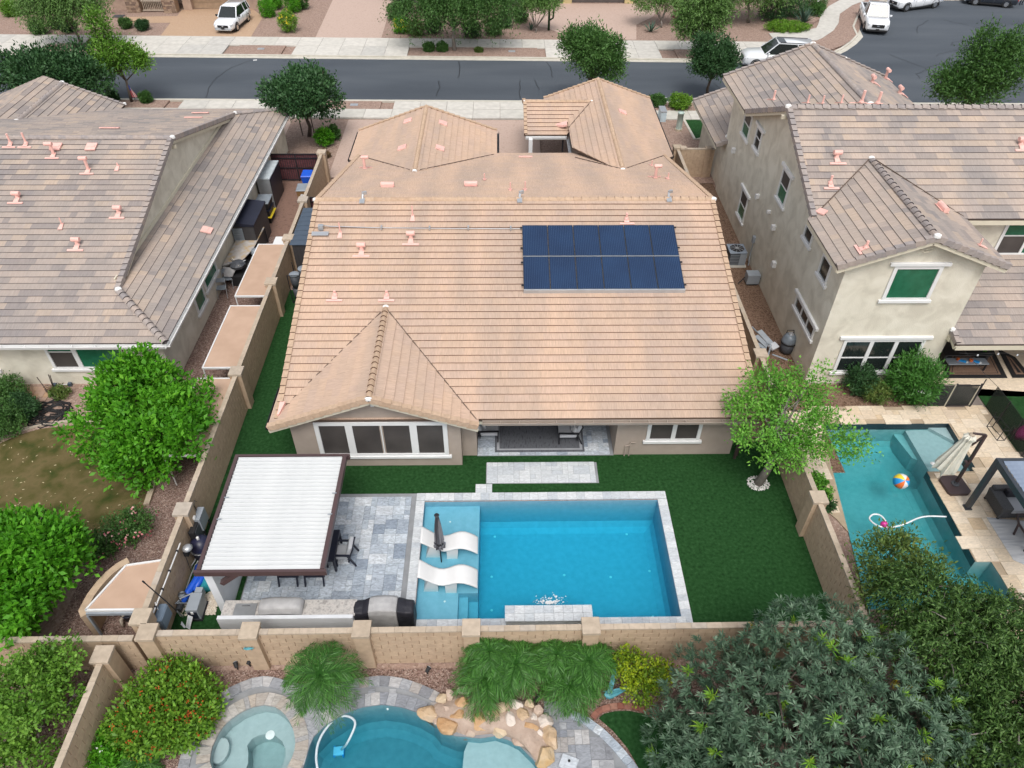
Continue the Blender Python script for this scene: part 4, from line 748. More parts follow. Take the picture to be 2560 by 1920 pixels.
# ================================================================ BLOCK WALLS
BLK = {}
def block_wall(name, label, p, q, h, pil=(), th=.15, group=None, limit=300, sides=(1,), z0=0, capped=True, bl=.445, pw=.46):
    """block wall from p to q (plan), running bond blocks as parts; pil = distances of pillars along it"""
    P, Q = Vector((p[0],p[1],0)), Vector((q[0],q[1],0)); d = (Q-P); L = d.length; d.normalize(); n = Vector((-d.y, d.x, 0))
    t = thing(name, label, 'wall', P+d*L/2, group)
    core = MB(); core.hexa([P-n*(th/2-.012), Q-n*(th/2-.012), Q+n*(th/2-.012), P+n*(th/2-.012)]+[v+Vector((0,0,h)) for v in (P-n*(th/2-.012), Q-n*(th/2-.012), Q+n*(th/2-.012), P+n*(th/2-.012))])
    mk('wall_core', core, M['mortar'], t)
    fr = Matrix((d, n, Vector((0,0,1)))).transposed().to_4x4(); items = []; ch = .22; rows = int(round(h/ch)); ch = h/rows
    for r in range(rows):
        u = -bl/2 if r % 2 else 0
        while u < L-.02:
            a, b = max(u, 0), min(u+bl, L)
            if b-a > .05:
                key = (round(b-a,2), round(th,2), round(ch,3))
                if key not in BLK:
                    m_ = MB(); e = .007; x0, x1 = e, b-a-e; y = th/2; z1 = ch-.0015
                    m_.add([(x0,-y+.004,0),(x1,-y+.004,0),(x1,-y+.004,z1),(x0,-y+.004,z1),(x0+.006,-y-.006,.003),(x1-.006,-y-.006,.003),(x1-.006,-y-.006,z1-.003),(x0+.006,-y-.006,z1-.003),
                            (x0,y-.004,0),(x1,y-.004,0),(x1,y-.004,z1),(x0,y-.004,z1),(x0+.006,y+.006,.003),(x1-.006,y+.006,.003),(x1-.006,y+.006,z1-.003),(x0+.006,y+.006,z1-.003)],
                           [(4,5,6,7),(0,1,5,4),(1,2,6,5),(2,3,7,6),(3,0,4,7),(15,14,13,12),(12,13,9,8),(13,14,10,9),(14,15,11,10),(15,12,8,11),(1,0,8,9),(3,2,10,11),(0,3,11,8),(2,1,9,10)])
                    BLK[key] = m_.mesh('block', M['block'])
                f = fr.copy(); f.translation = P+d*a+Vector((0,0,z0+r*ch)); items.append((BLK[key], f))
            u += bl
    pieces(t, 'block', items, limit)
    if capped:
        ci = []; u = 0
        while u < L-.02:
            b = min(u+bl, L); k2 = ('cap', round(b-u,2), round(th,2))
            if k2 not in BLK: m_ = MB(); m_.box(.003, b-u-.003, -th/2-.012, th/2+.012, 0, .055); BLK[k2] = m_.mesh('cap_block', M['cap'])
            f = fr.copy(); f.translation = P+d*u+Vector((0,0,h)); ci.append((BLK[k2], f)); u += bl
        pieces(t, 'cap_block', ci, 120)
    for u in pil:
        c = P+d*u; b = MB(); a = pw/2
        def pr(s_, za, zb): b.hexa([c-d*s_-n*s_+Vector((0,0,za)), c+d*s_-n*s_+Vector((0,0,za)), c+d*s_+n*s_+Vector((0,0,za)), c-d*s_+n*s_+Vector((0,0,za)), c-d*s_-n*s_+Vector((0,0,zb)), c+d*s_-n*s_+Vector((0,0,zb)), c+d*s_+n*s_+Vector((0,0,zb)), c-d*s_+n*s_+Vector((0,0,zb))])
        pr(a, 0, h+.03); pl = mk('pillar', b, M['block'], t, bev=.01)
        b = MB(); pr(a+.03, h+.031, h+.15); mk('pillar_cap', b, M['cap'], pl, bev=.012)
    return t
block_wall('block_wall', 'tan block wall with square pillars between the pool yard and the rear garden', (-10.2,10.72), (10.4,10.82), 1.76, [.18,3.05,6.2,9.3,12.7], limit=300)
block_wall('block_wall', 'long tan block wall with gravel and shade frames on its left side', (-10.36,10.95), (-10.58,41.6), 1.76, [.25,4.1,10.9,17.1,20.9,24.75,30.5], limit=220)
block_wall('block_wall', 'tan block wall between the turf and the right neighbour pool', (10.48,10.9), (10.64,42.2), 1.76, [4.45,11.9,31.2], limit=260)
block_wall('block_wall', 'tan block wall running left behind the left garden', (-26,10.55), (-10.45,10.66), 1.62, [], limit=80)
block_wall('block_wall', 'low tan wall dividing the two rear gardens at the lower left', (-11.1,10.3), (-11.05,4.5), 1.6, [.15], limit=80)
block_wall('block_wall', 'tan cross wall joining the two storey house to the side wall', (10.75,41.9), (12.86,41.9), 1.8, [.2,1.7], limit=60, pw=.3)
block_wall('block_wall', 'short tan wall stub beside the red bar gates', (-10.5,36.0), (-9.6,41.5), 1.6, [], limit=60) if False else None
# gates
def bar_gate(label, p, q, h, n, m=None):
    P, Q = Vector((p[0],p[1],0)), Vector((q[0],q[1],0)); d = (Q-P); L = d.length; d.normalize(); t = thing('bar_gate', label, 'gate', P+d*L/2, 'dark red bar gates at the sides')
    m = m or M['black']; f = MB(); Z = lambda z: Vector((0,0,z))
    f.bar(P+Z(.05), P+Z(h), .05); f.bar(Q+Z(.05), Q+Z(h), .05); f.bar((P+Q)/2+Z(.05), (P+Q)/2+Z(h), .07)
    for z in (.12, h*.5, h*.85, h): f.bar(P+Z(z), Q+Z(z), .045)
    mk('gate_frame', f, m, t)
    for i in range(1, n): mk('gate_bar', MB().bar(P+d*(L*i/n)+Z(.1), P+d*(L*i/n)+Z(h), .025), m, t)
    b = MB(); nn = Vector((-d.y, d.x, 0)); b.hexa([P+Z(.1)+nn*.03, Q+Z(.1)+nn*.03, Q+Z(.1)+nn*.045, P+Z(.1)+nn*.045, P+Z(h-.02)+nn*.03, Q+Z(h-.02)+nn*.03, Q+Z(h-.02)+nn*.045, P+Z(h-.02)+nn*.045]); mk('privacy_panel', b, mat('maroon mesh', [(.09,.025,.03),(.14,.05,.055)], .8, sc=8), t)
bar_gate('red brown bar gate across the left side yard by the bins', (-13.6,41.4), (-10.75,41.4), 1.75, 22)
bar_gate('short red brown bar gate between side wall and tan tiled house', (-10.3,36.2), (-8.1,36.2), 1.7, 14)
# shade frames beside the long wall
for i, (a, b, lb) in enumerate(((27.2,31.6,'tan shade cloth panel in white frame, farthest of three beside the long wall'),(22.3,26.5,'tan shade cloth panel in white frame, middle of three beside the long wall'),(17.6,21.7,'tan shade cloth panel in white frame, nearest the green tree beside the long wall'))):
    t = thing('sun_shade', lb, 'shade panel', (-11.2,(a+b)/2,1.6), 'tan shade panels beside the long block wall'); x0, x1, z = -11.98, -10.5, 1.62
    f = MB(); f.box(x0,x0+.05,a,b,z-.05,z+.03); f.box(x1-.05,x1,a,b,z-.05,z+.03); f.box(x0+.05,x1-.05,a,a+.05,z-.05,z+.03); f.box(x0+.05,x1-.05,b-.05,b,z-.05,z+.03); mk('frame', f, M['white'], t)
    c = MB(); c.box(x0+.05,x1-.05,a+.05,b-.05,z-.02,z+.01); mk('cloth', c, M['tanmesh'], t)
    for y in (a+.03, b-.03): mk('leg', MB().bar((x0+.03,y,0),(x0+.03,y,z-.05),.04), M['white'], t)
# curved planter wall with trapezoid shade at lower left
pw_ = [(-11.852,13.611,1.15),(-12.082,13.417,1.15),(-12.274,13.138,1.15),(-12.429,12.778,1.15),(-12.531,12.376,1.15),(-12.562,11.856,1.15)]
t = thing('curved_wall', 'curved tan stucco wall with slanted top around the corner shade panel', 'wall', (pw_[3][0],pw_[3][1],0))
cw_ = MB(); pts = [(p[0],p[1]) for p in pw_]+[(-12.422,11.694)]; strip(cw_, pts, -.12, .12, 0, 1.15); mk('wall', cw_, M['block'], t)
t = thing('sun_shade', 'large trapezoid tan shade panel with white frame in the left garden corner', 'shade panel', (-11.6,11.8,1.5))
tz = [(-11.744,13.295,1.3),(-10.569,13.496,1.3),(-10.549,11.762,1.3),(-12.364,11.757,1.3)]
c = MB(); c.extr(tz, (0,0,-.03)); mk('cloth', c, M['tanmesh'], t); f = MB()
for i in (0,2,3): f.bar(Vector(tz[i])+Vector((0,0,.0)), Vector(tz[(i+1)%4]), .06, .08)
mk('frame', f, M['white'], t)
t = thing('shade_rail', 'grey timber support rail under the corner shade panel', 'rail', (-12,11.3,0)); f = MB(); a, b = Vector((-10.537,11.73,1.3)), Vector((-12.351,11.725,1.3)); f.bar(a-Vector((0,.03,.1)), b-Vector((0,.03,.1)), .05, .12); mk('rail', f, M['midgrey'], t)
for q in (a, b): mk('post', MB().bar((q.x,q.y-.03,0),(q.x,q.y-.03,1.12),.06), M['midgrey'], t)
# ================================================================ POOL AND PATIO
def basin(poly, zb, zt, cove=.35):
    mb = MB(); n = len(poly); ar = sum(poly[i-1][0]*poly[i][1]-poly[i][0]*poly[i-1][1] for i in range(n)); P_ = poly if ar > 0 else poly[::-1]
    Q_ = inset(P_, cove); zc = zb+cove*.9; mb.flat([Q_], zb); lv = [[(p[0],p[1],zb) for p in Q_], [(p[0]*.35+q[0]*.65,p[1]*.35+q[1]*.65,zb+(zc-zb)*.3) for p, q in zip(Q_,P_)], [(p[0],p[1],zc) for p in P_], [(p[0],p[1],zt) for p in P_]]
    for a, b in zip(lv, lv[1:]): mb.add(a+b, [((i+1)%n,i,n+i,n+(i+1)%n) for i in range(n)])
    return mb
def inset(poly, d):
    cx = sum(p[0] for p in poly)/len(poly); n = len(poly); ar = sum(poly[i-1][0]*poly[i][1]-poly[i][0]*poly[i-1][1] for i in range(n)); s = 1 if ar > 0 else -1; out = []
    for i in range(n):
        a, b, c = Vector(poly[i-1][:2]), Vector(poly[i][:2]), Vector(poly[(i+1)%n][:2]); e1 = (b-a).normalized(); e2 = (c-b).normalized(); nn = (Vector((-e1.y,e1.x))+Vector((-e2.y,e2.x)))*s
        nn = nn/max(.3, nn.length_squared/2); out.append((b.x+nn.x*d, b.y+nn.y*d))
    return out
def water_body(name, poly, zb, zt, m, label):
    P_ = inset(poly, .004); ar = sum(P_[i-1][0]*P_[i][1]-P_[i][0]*P_[i-1][1] for i in range(len(P_))); P_ = P_ if ar > 0 else P_[::-1]
    mb = MB(); mb.flat([P_], zt); nf = len(mb.f); k = len(mb.v); mb.flat([P_], zb); mb.f[nf:] = [f[::-1] for f in mb.f[nf:]]
    n = len(P_); mb.add([(p[0],p[1],zb) for p in P_]+[(p[0],p[1],zt) for p in P_], [(i,(i+1)%n,n+(i+1)%n,n+i) for i in range(n)])
    # weld so the volume is closed
    d = {}; mp = []; vs_ = []
    for v in mb.v:
        k_ = tuple(round(c,5) for c in v)
        if k_ not in d: d[k_] = len(vs_); vs_.append(v)
        mp.append(d[k_])
    mb.v = vs_; mb.f = [tuple(mp[i] for i in f) for f in mb.f]
    return struct(name, mb, m, label, 'water')
def coping(par, pts, w, z, m, l=.31, nm='coping_stone', closed=False, th=.05, gap=.006):
    """stones laid along a polyline, w = offset to the left of the direction of travel"""
    items = []; P_ = [Vector((p[0],p[1])) for p in pts]+([Vector((pts[0][0],pts[0][1]))] if closed else [])
    L = [0]
    for a, b in zip(P_, P_[1:]): L.append(L[-1]+(b-a).length)
    def at(s):
        for i in range(len(P_)-1):
            if s <= L[i+1]+1e-9: d = (P_[i+1]-P_[i]); return P_[i]+d*((s-L[i])/max(1e-9,L[i+1]-L[i])), d.normalized()
        return P_[-1], (P_[-1]-P_[-2]).normalized()
    s = 0
    while s < L[-1]-.03:
        e = min(s+l*rnd.choice((1,1,1,.67,1.15)), L[-1]); a, da = at(s+gap/2); b, db = at(e-gap/2); na, nb = Vector((-da.y,da.x)), Vector((-db.y,db.x))
        q = [a, b, b+nb*w, a+na*w]; c = sum(q, Vector((0,0)))/4
        if w < 0: q = q[::-1]
        items.append((MB().prism([(v.x-c.x,v.y-c.y) for v in q], -th, rnd.uniform(-.002,.003)).mesh(nm, m), Matrix.Translation((c.x,c.y,z)))); s = e
    pieces(par, nm, items, 300)
PAV = {}
def ashlar(par, inside, x0, x1, y0, y1, z, m, un=.2032, sizes=((2,3),(3,2),(2,2),(2,2),(1,2),(2,1),(1,1)), nm='paver', limit=300, rot=0, org=(0,0), th=.04):
    nx, ny = int((x1-x0)/un), int((y1-y0)/un); used = set(); items = []
    Mr = Matrix.Translation((org[0],org[1],0)) @ Matrix.Rotation(rot,4,'Z')
    for j in range(ny):
        for i in range(nx):
            if (i,j) in used: continue
            opts = list(sizes); rnd.shuffle(opts)
            for a, b in opts+[(1,1)]:
                cells = [(i+p,j+q) for p in range(a) for q in range(b)]
                if i+a <= nx and j+b <= ny and not any(c in used for c in cells): break
            used.update(cells); c = Mr @ Vector((x0+(i+a/2)*un, y0+(j+b/2)*un, 0))
            if not inside(c.x, c.y): continue
            k = (a,b,un,m.name)
            if k not in PAV: PAV[k] = MB().box(-a*un/2+.004,a*un/2-.004,-b*un/2+.004,b*un/2-.004,-th,0).mesh(nm, m)
            items.append((PAV[k], Matrix.Translation((c.x,c.y,z+rnd.uniform(-.002,.002))) @ Matrix.Rotation(rot,4,'Z')))
    pieces(par, nm, items, limit)
pool = thing('swimming_pool', 'rectangular blue swimming pool with shallow tanning ledge and marble coping', 'pool', (1.4,14.4,0))
mk('basin', basin(POOL, -1.55, -.02), M['plaster'], pool)
lg = MB(); lg.box(-2.79,-1.452,12.09,16.785,-1.54,-.30); lg.box(-1.451,-.82,13.21,16.785,-1.54,-.30); mk('tanning_ledge', lg, M['plaster'], pool)
mk('step', MB().box(-1.449,-1.14,12.09,13.208,-1.54,-.55), M['plaster'], pool); mk('step', MB().box(-1.139,-.822,12.09,13.208,-1.54,-.85), M['plaster'], pool)
dr = MB()
for p in ((-0.288,16.345,-1.5),(2.307,16.55,-1.5),(4.625,16.406,-1.5),(-0.391,14.629,-1.5),(2.182,14.674,-1.5),(5.231,14.809,-1.5),(3.819,14.576,-1.5),(-0.382,13.316,-1.5),(3.098,13.004,-1.5),(5.071,13.018,-1.5)): dr.lathe([(.045,0),(.045,.012),(.01,.016)], (p[0],p[1],-1.55), 8)
for p in ((-1.864,16.095,-0.3),(-1.868,14.565,-0.3),(-1.888,12.912,-0.3)): dr.lathe([(.035,0),(.035,.012),(.01,.016)], (p[0],p[1],-.30), 8)
mk('floor_jets', dr, M['white'], pool, kind='stuff')
mk('main_drain', MB().lathe([(.17,0),(.17,.012),(.14,.02)], (*(1.468,17.354,-1.2)[:2],-1.55), 16), M['plaster_g'], pool)
water_body('pool_water', POOL, -1.545, -.075, M['water'], 'clear blue water in the rectangular swimming pool')
sp = MB(); c = (1.486,12.656,-0.07)
for i in range(160): a = rnd.uniform(0,6.28); r = abs(rnd.gauss(0,.22)); x, y = c[0]+math.cos(a)*r*1.4, c[1]+abs(math.sin(a))*r*.8; s_ = rnd.uniform(.008,.03); sp.rbox((x,y,-.07), (s_*2,s_,s_), rz=rnd.uniform(0,3))
o = mk('foam', sp, M['white'], None, kind='stuff'); o['label'] = 'white splashing foam below the raised marble spillway'; o['category'] = 'foam'
coping(pool, [(-3.1,16.80),(5.95,16.82)], .33, .045, M['marble2'], .304); coping(pool, [(5.62,16.80),(5.62,12.08)], .33, .045, M['marble2'], .304); coping(pool, [(5.95,12.10),(-3.1,12.08)], .31, .045, M['marble2'], .304); coping(pool, [(-2.8,12.10),(-2.8,16.78)], .3, .045, M['marble2'], .304)
# raised spillway block
t = thing('spillway', 'raised marble topped spillway block at the near pool edge', 'water feature', (1.4,12,0)); b = MB(); b.box(.1,2.76,11.82,12.2,.03,.43); mk('block', b, M['stuccow'], t)
it = []
for i in range(9):
    for j in range(2): it.append((MB().box(.004,.296,.004,.27,0,.04).mesh('slab', M['marble2']), Matrix.Translation((.06+i*.302,11.74+j*.275,.431))))
pieces(t, 'marble_slab', it, 100)
# patio
pat = thing('paver_patio', 'silver grey marble paver patio beside the pool and under the pergola', 'patio', (-5.6,14.6,0)); pat['kind'] = 'structure'
mk('bedding', MB().sheet([[(-8.4,12.1),(-3.1,12.1),(-3.1,17.14),(-8.4,17.14)]], 0, .018), M['grout'], pat)
ashlar(pat, lambda x,y: True, -8.36, -3.1, 12.1, 17.13, .044, M['marble'])
pad = thing('stepping_pad', 'long rectangle of marble pavers set in the turf before the house', 'paving', (1.5,18.1,0)); pad['kind'] = 'structure'
mk('bedding', MB().sheet([[(-.6,17.58),(3.58,17.58),(3.58,18.6),(-.6,18.6)]], 0, .018), M['grout'], pad); ashlar(pad, lambda x,y: True, -.58, 3.54, 17.59, 18.62, .04, M['marble2'])
pad = thing('stepping_pad', 'small square of marble pavers joining the pool coping', 'paving', (-.7,17.3,0)); pad['kind'] = 'structure'; ashlar(pad, lambda x,y: True, -.98, -.36, 17.14, 17.56, .04, M['marble2'])
pf = thing('patio_floor', 'marble paver floor of the covered patio', 'patio', (1.6,20.5,0)); pf['kind'] = 'structure'; mk('bedding', MB().sheet([[(-.95,18.95),(4.28,18.95),(4.28,22.45),(-.95,22.45)]], 0, .03), M['grout'], pf); ashlar(pf, lambda x,y: True, -.94, 4.28, 18.96, 22.4, .056, M['marble'], limit=250)
# ---------------------------------------------------------------- covered patio furniture
t = thing('rug', 'charcoal grey woven rug with pale border on the covered patio', 'rug', (1.3,20.3,.06)); mk('field', MB().box(-.1,3.0,19.28,21.9,.06,.072), M['rug'], t); b = MB(); b.box(-.28,3.18,19.1,19.2,.06,.07); b.box(-.28,-.2,19.2,22,.06,.07); b.box(3.1,3.18,19.2,22,.06,.07); mk('edge', b, M['rug'], t); b = MB(); b.box(-.2,3.1,19.2,19.279,.06,.071); b.box(-.2,-.101,19.28,22,.06,.071); b.box(3.001,3.1,19.28,22,.06,.071); mk('border', b, M['rugl'], t)
def arm_chair(label, loc, rz, seat, arms=True, pillow=False, w=.72, d=.74, fr='navy', grp=None):
    """faces local -y; w across, d deep"""
    t = thing('patio_chair', label, 'chair', (0,0,0), grp); m = M[fr]; a = w/2
    for sx in (-1,1):
        mk('leg', MB().bar((sx*(a-.03),-d/2+.04,0),(sx*(a-.03),-d/2+.02,.58),.05), m, t); mk('leg', MB().bar((sx*(a-.03),d/2+.08,0),(sx*(a-.03),d/2-.14,.56),.05), m, t)
        mk('armrest', MB().bar((sx*(a-.03),-d/2,.6),(sx*(a-.03),d/2-.06,.58),.07,.04), m, t)
        mk('back_post', MB().bar((sx*(a-.1),d/2-.16,.28),(sx*(a-.1),d/2+.08,.86),.045), m, t)
    b = MB(); b.bar((-a,-d/2+.05,.27),(a,-d/2+.05,.27),.05,.07); b.bar((-a,d/2-.12,.27),(a,d/2-.12,.27),.05,.07); b.bar((-a+.1,d/2+.06,.84),(a-.1,d/2+.06,.84),.045,.06); mk('seat_rail', b, m, t)
    mk('seat_cushion', MB().box(-a+.07,a-.07,-d/2+.02,d/2-.14,.30,.44), seat, t, bev=.04)
    mk('back_cushion', MB().rbox((0,d/2-.09,.66),(w-.16,.15,.52),rx=R(-18)), seat, t, bev=.05)
    if pillow: mk('pillow', MB().rbox((.1,d/2-.24,.6),(.4,.13,.34),rx=R(-25),rz=.2), mat('patterned pillow', [(.2,.21,.23),(.6,.6,.6)], .9, sc=9, lo=.45, hi=.55), t, bev=.05)
    t.location = loc; t.rotation_euler = (0,0,rz); return t
q = (2.597,19.524)
arm_chair('dark framed armchair with patterned pillow on the right of the rug', (q[0],q[1]+.35,.06), R(-90), M['fabric'], pillow=True, fr='black', w=.8, d=.85)
arm_chair('dark framed armchair at the left end of the covered patio', (-.55,20.0,.06), R(90), M['fabric'], pillow=True, fr='black', w=.8, d=.85)
t = thing('fire_table', 'black rectangular fire table on the charcoal rug', 'table', (1.15,21.2,.06)); mk('top', MB().box(.5,1.8,20.75,21.4,.5,.56), M['blk'], t, bev=.01); mk('base', MB().box(.7,1.6,20.85,21.3,.07,.5), M['blk'], t)
t = thing('console', 'low dark console at the back right of the covered patio', 'cabinet', (3.6,21.6,0)); mk('body', MB().box(3.1,4.1,21.2,21.6,.06,.5), M['black'], t, bev=.01)
# ---------------------------------------------------------------- pergola and wall
pg = thing('pergola', 'white ribbed patio cover framed with dark brown beams', 'pergola', (-7,14.3,0))
c = [(-8.812,16.389,2.8),(-5.218,16.547,2.8),(-5.197,12.303,2.72),(-8.776,12.172,2.72)]; zt = lambda y: 2.72+(y-12.2)*.02
X0, X1, Y0, Y1 = -8.76, -5.2, 12.12, 16.45
it = []; n = 28; st_ = (Y1-Y0-.1)/n
pmb = MB(); L_ = X1-X0-.16; pmb.hexa([(0,.004,0),(L_,.004,0),(L_,st_-.034,0),(0,st_-.034,0),(0,.004,.008),(L_,.004,.008),(L_,st_-.034,.03),(0,st_-.034,.03)]); pmb.box(0,L_,st_-.033,st_-.008,0,.062); pme = pmb.mesh('roof_pan', M['panroof'])
for i in range(n): y = Y0+.05+i*st_; it.append((pme, Matrix.Translation((X0+.08,y,zt(y)+rnd.uniform(0,.004)))))
pieces(pg, 'roof_pan', it, 100)
mk('roof_sheet', MB().hexa([(X0+.05,Y0+.02,zt(Y0)-.04),(X1-.05,Y0+.02,zt(Y0)-.04),(X1-.05,Y1-.02,zt(Y1)-.04),(X0+.05,Y1-.02,zt(Y1)-.04),(X0+.05,Y0+.02,zt(Y0)-.008),(X1-.05,Y0+.02,zt(Y0)-.008),(X1-.05,Y1-.02,zt(Y1)-.008),(X0+.05,Y1-.02,zt(Y1)-.008)]), M['midgrey'], pg)
mk('beam', MB().bar((X0-.12,Y0-.02,zt(Y0)-.05),(X1+.12,Y0-.02,zt(Y0)-.05),.09,.2), M['brown'], pg); mk('beam', MB().bar((X0-.06,Y1+.03,zt(Y1)-.04),(X1+.15,Y1+.03,zt(Y1)-.04),.09,.2), M['brown'], pg)
mk('beam', MB().bar((X0,Y0+.03,zt(Y0)-.02),(X0,Y1-.02,zt(Y1)-.02),.11,.18), M['brown'], pg); mk('beam', MB().bar((X1,Y0+.03,zt(Y0)-.02),(X1,Y1-.02,zt(Y1)-.02),.13,.2), M['brown'], pg)
for y in (15.3,16.2): mk('post', MB().bar((-6.0,y,.04),(-6.0,y,zt(y)-.1),.12), M['brown'], pg)
mk('knee_brace', MB().bar((-8.218,12.119,2.15),(-7.629,12.168,2.62),.16,.14), M['brown'], pg)
for p, dx in (((-8.628,14.71,2.85),.09),((-8.629,13.868,2.85),.09),((-5.294,14.85,2.85),-.1),((-5.293,14.029,2.85),-.1)): mk('strap', MB().bar((p[0]-.06,p[1],p[2]+.02),(p[0]+.08,p[1],p[2]+.03),.03,.02), M['midgrey'], pg)
t = thing('screen_wall', 'white stucco wall carrying the left side of the pergola', 'wall', (-8.68,14.2,0)); mk('wall', MB().box(-8.8,-8.56,12.3,16.3,0,2.52), M['stuccow'], t); mk('bracket', MB().box(-8.6,-8.4,12.25,12.4,2.3,2.45), M['white'], t)
# ---------------------------------------------------------------- barbecue island and covered grills
bb = thing('barbecue_island', 'white stucco barbecue island with grey stone counter', 'outdoor kitchen', (-6.5,11.95,0))
mk('body', MB().box(-8.5,-4.5,11.72,12.2,0,.9), M['stuccow'], bb); mk('rear_wall', MB().box(-8.55,-4.5,11.6,11.719,0,1.0), M['stuccow'], bb)
for i, (a, b_) in enumerate(((-8.48,-7.3),(-7.296,-6.0),(-5.996,-4.46))): mk('counter_slab', MB().box(a,b_,11.722,12.27,.901,.945), M['granite'], bb, bev=.008)
a, b_ = (-8.122,11.678,0.97), (-7.602,12.075,0.97); t = thing('side_burner', 'brushed steel side burner lid set in the counter', 'burner', (a[0],a[1],.946)); mk('lid', MB().box(a[0],a[0]+.66,a[1]+.02,a[1]+.46,.946,.975), M['steel'], t, bev=.008); h_ = MB(); h_.tube([(a[0]+.22,a[1]+.36,.976),(a[0]+.22,a[1]+.36,1.01),(a[0]+.46,a[1]+.36,1.01),(a[0]+.46,a[1]+.36,.976)], .012, 6); mk('handle', h_, M['chrome'], t)
def cover_loft(secs, m=None):
    mb = MB(); S_ = []
    for x, hw0, hw1, yc, h, z0 in secs: S_.append([(x,yc-hw0,z0),(x,yc-hw0,z0+h*.35),(x,yc-hw1*1.0,z0+h*.8),(x,yc-hw1*.9,z0+h*.97),(x,yc-hw1*.2,z0+h),(x,yc+hw1*.5,z0+h*.98),(x,yc+hw1,z0+h*.82),(x,yc+hw0,z0+h*.4),(x,yc+hw0,z0)])
    return mb.loft(S_)
t = thing('grill_cover', 'grey cloth cover over the built in grill on the counter', 'grill', (-6.9,11.99,.946)); mk('cover', cover_loft([(-7.34,.22,.15,11.98,.2,.946),(-7.28,.25,.2,11.98,.3,.946),(-6.9,.25,.21,11.99,.33,.946),(-6.3,.25,.21,11.99,.32,.946),(-6.12,.26,.2,11.99,.29,.946),(-6.04,.22,.15,11.99,.16,.946)], M['cover']), M['cover'], t, True)
t = thing('cart_grill', 'freestanding grill under a black and grey cloth cover', 'grill', (-3.6,12.05,0))
mk('side_cover', cover_loft([(-4.56,.24,.24,12.03,.86,.05),(-4.5,.3,.29,12.03,.95,.03),(-4.25,.32,.31,12.03,1.0,.0),(-4.06,.33,.33,12.03,1.12,.0)]), M['coverb'], t, bev=.05); mk('side_cover', cover_loft([(-3.2,.33,.33,12.03,1.12,0),(-2.95,.32,.31,12.03,1.0,0),(-2.76,.3,.29,12.03,.95,.03),(-2.7,.24,.24,12.03,.86,.05)]), M['coverb'], t, bev=.05)
mk('centre_cover', cover_loft([(-4.059,.335,.335,12.03,1.13,0),(-3.9,.34,.34,12.03,1.2,0),(-3.6,.34,.34,12.03,1.22,0),(-3.35,.34,.34,12.03,1.2,0),(-3.201,.335,.335,12.03,1.13,0)]), M['cover'], t, bev=.04)
# ---------------------------------------------------------------- loungers and parasol on the ledge
def lounger(label):
    t = thing('pool_lounger', label, 'lounger', (0,0,0), 'white loungers on the tanning ledge'); pr = [(0,.70),(.08,.66),(.25,.50),(.45,.32),(.62,.22),(.78,.19),(.95,.24),(1.12,.33),(1.28,.385),(1.45,.37),(1.62,.29),(1.75,.2),(1.86,.10),(1.9,.05)]
    hw = lambda s_: .33-.02*math.sin(s_*3); S_ = []
    for x, z in pr: S_.append([(x,-hw(x),z-.06),(x,-hw(x),z),(x,-hw(x)*.8,z+.012),(x,hw(x)*.8,z+.012),(x,hw(x),z),(x,hw(x),z-.06)])
    mk('shell', MB().loft(S_), M['white'], t, True)
    b = MB(); b.hexa([(.12,-.24,-.3),(.6,-.24,-.3),(.6,.24,-.3),(.12,.24,-.3),(.3,-.3,.36),(.62,-.3,.18),(.62,.3,.18),(.3,.3,.36)]); mk('base', b, M['white'], t)
    b = MB(); b.hexa([(.85,-.3,-.3),(1.2,-.3,-.3),(1.2,.3,-.3),(.85,.3,-.3),(.85,-.31,.16),(1.25,-.31,.33),(1.25,.31,.33),(.85,.31,.16)]); mk('base', b, M['white'], t)
    return t
l1 = lounger('white moulded lounger farther from camera beside the closed parasol'); l1.location = (-2.74,14.84,-.0)
dup(l1, (-2.72,13.52,-.0), 0, 'white moulded lounger nearer the pool steps')
t = thing('closed_parasol', 'closed grey striped parasol standing between the white loungers', 'parasol', (-2.08,14.42,-.3)); mk('pole', MB().tube([(-2.08,14.42,-.3),(-2.08,14.42,2.3)], .022, 8), M['black'], t)
cl = []; 
for i, (z, r) in enumerate(((.55,.10),(.6,.17),(.75,.175),(.82,.12),(.9,.14),(1.3,.125),(1.8,.09),(2.2,.05))): cl.append([(-2.08+math.cos(a*math.pi/10)*r*(1.18 if a % 2 else .78), 14.42+math.sin(a*math.pi/10)*r*(1.18 if a % 2 else .78), z) for a in range(20)])
sm = mat('grey striped canvas', [(.05,.05,.06),(.20,.20,.22)], .9, sc=12, lo=.45, hi=.55, st=(1,1,.02)); mk('canopy', MB().loft(cl), sm, t); mk('finial', MB().lathe([(.07,0),(.085,.03),(.06,.05)], (-2.08,14.42,2.24), 12), M['black'], t); mk('tie', MB().lathe([(.155,0),(.155,.05)], (-2.08,14.42,.8), 12), M['black'], t)
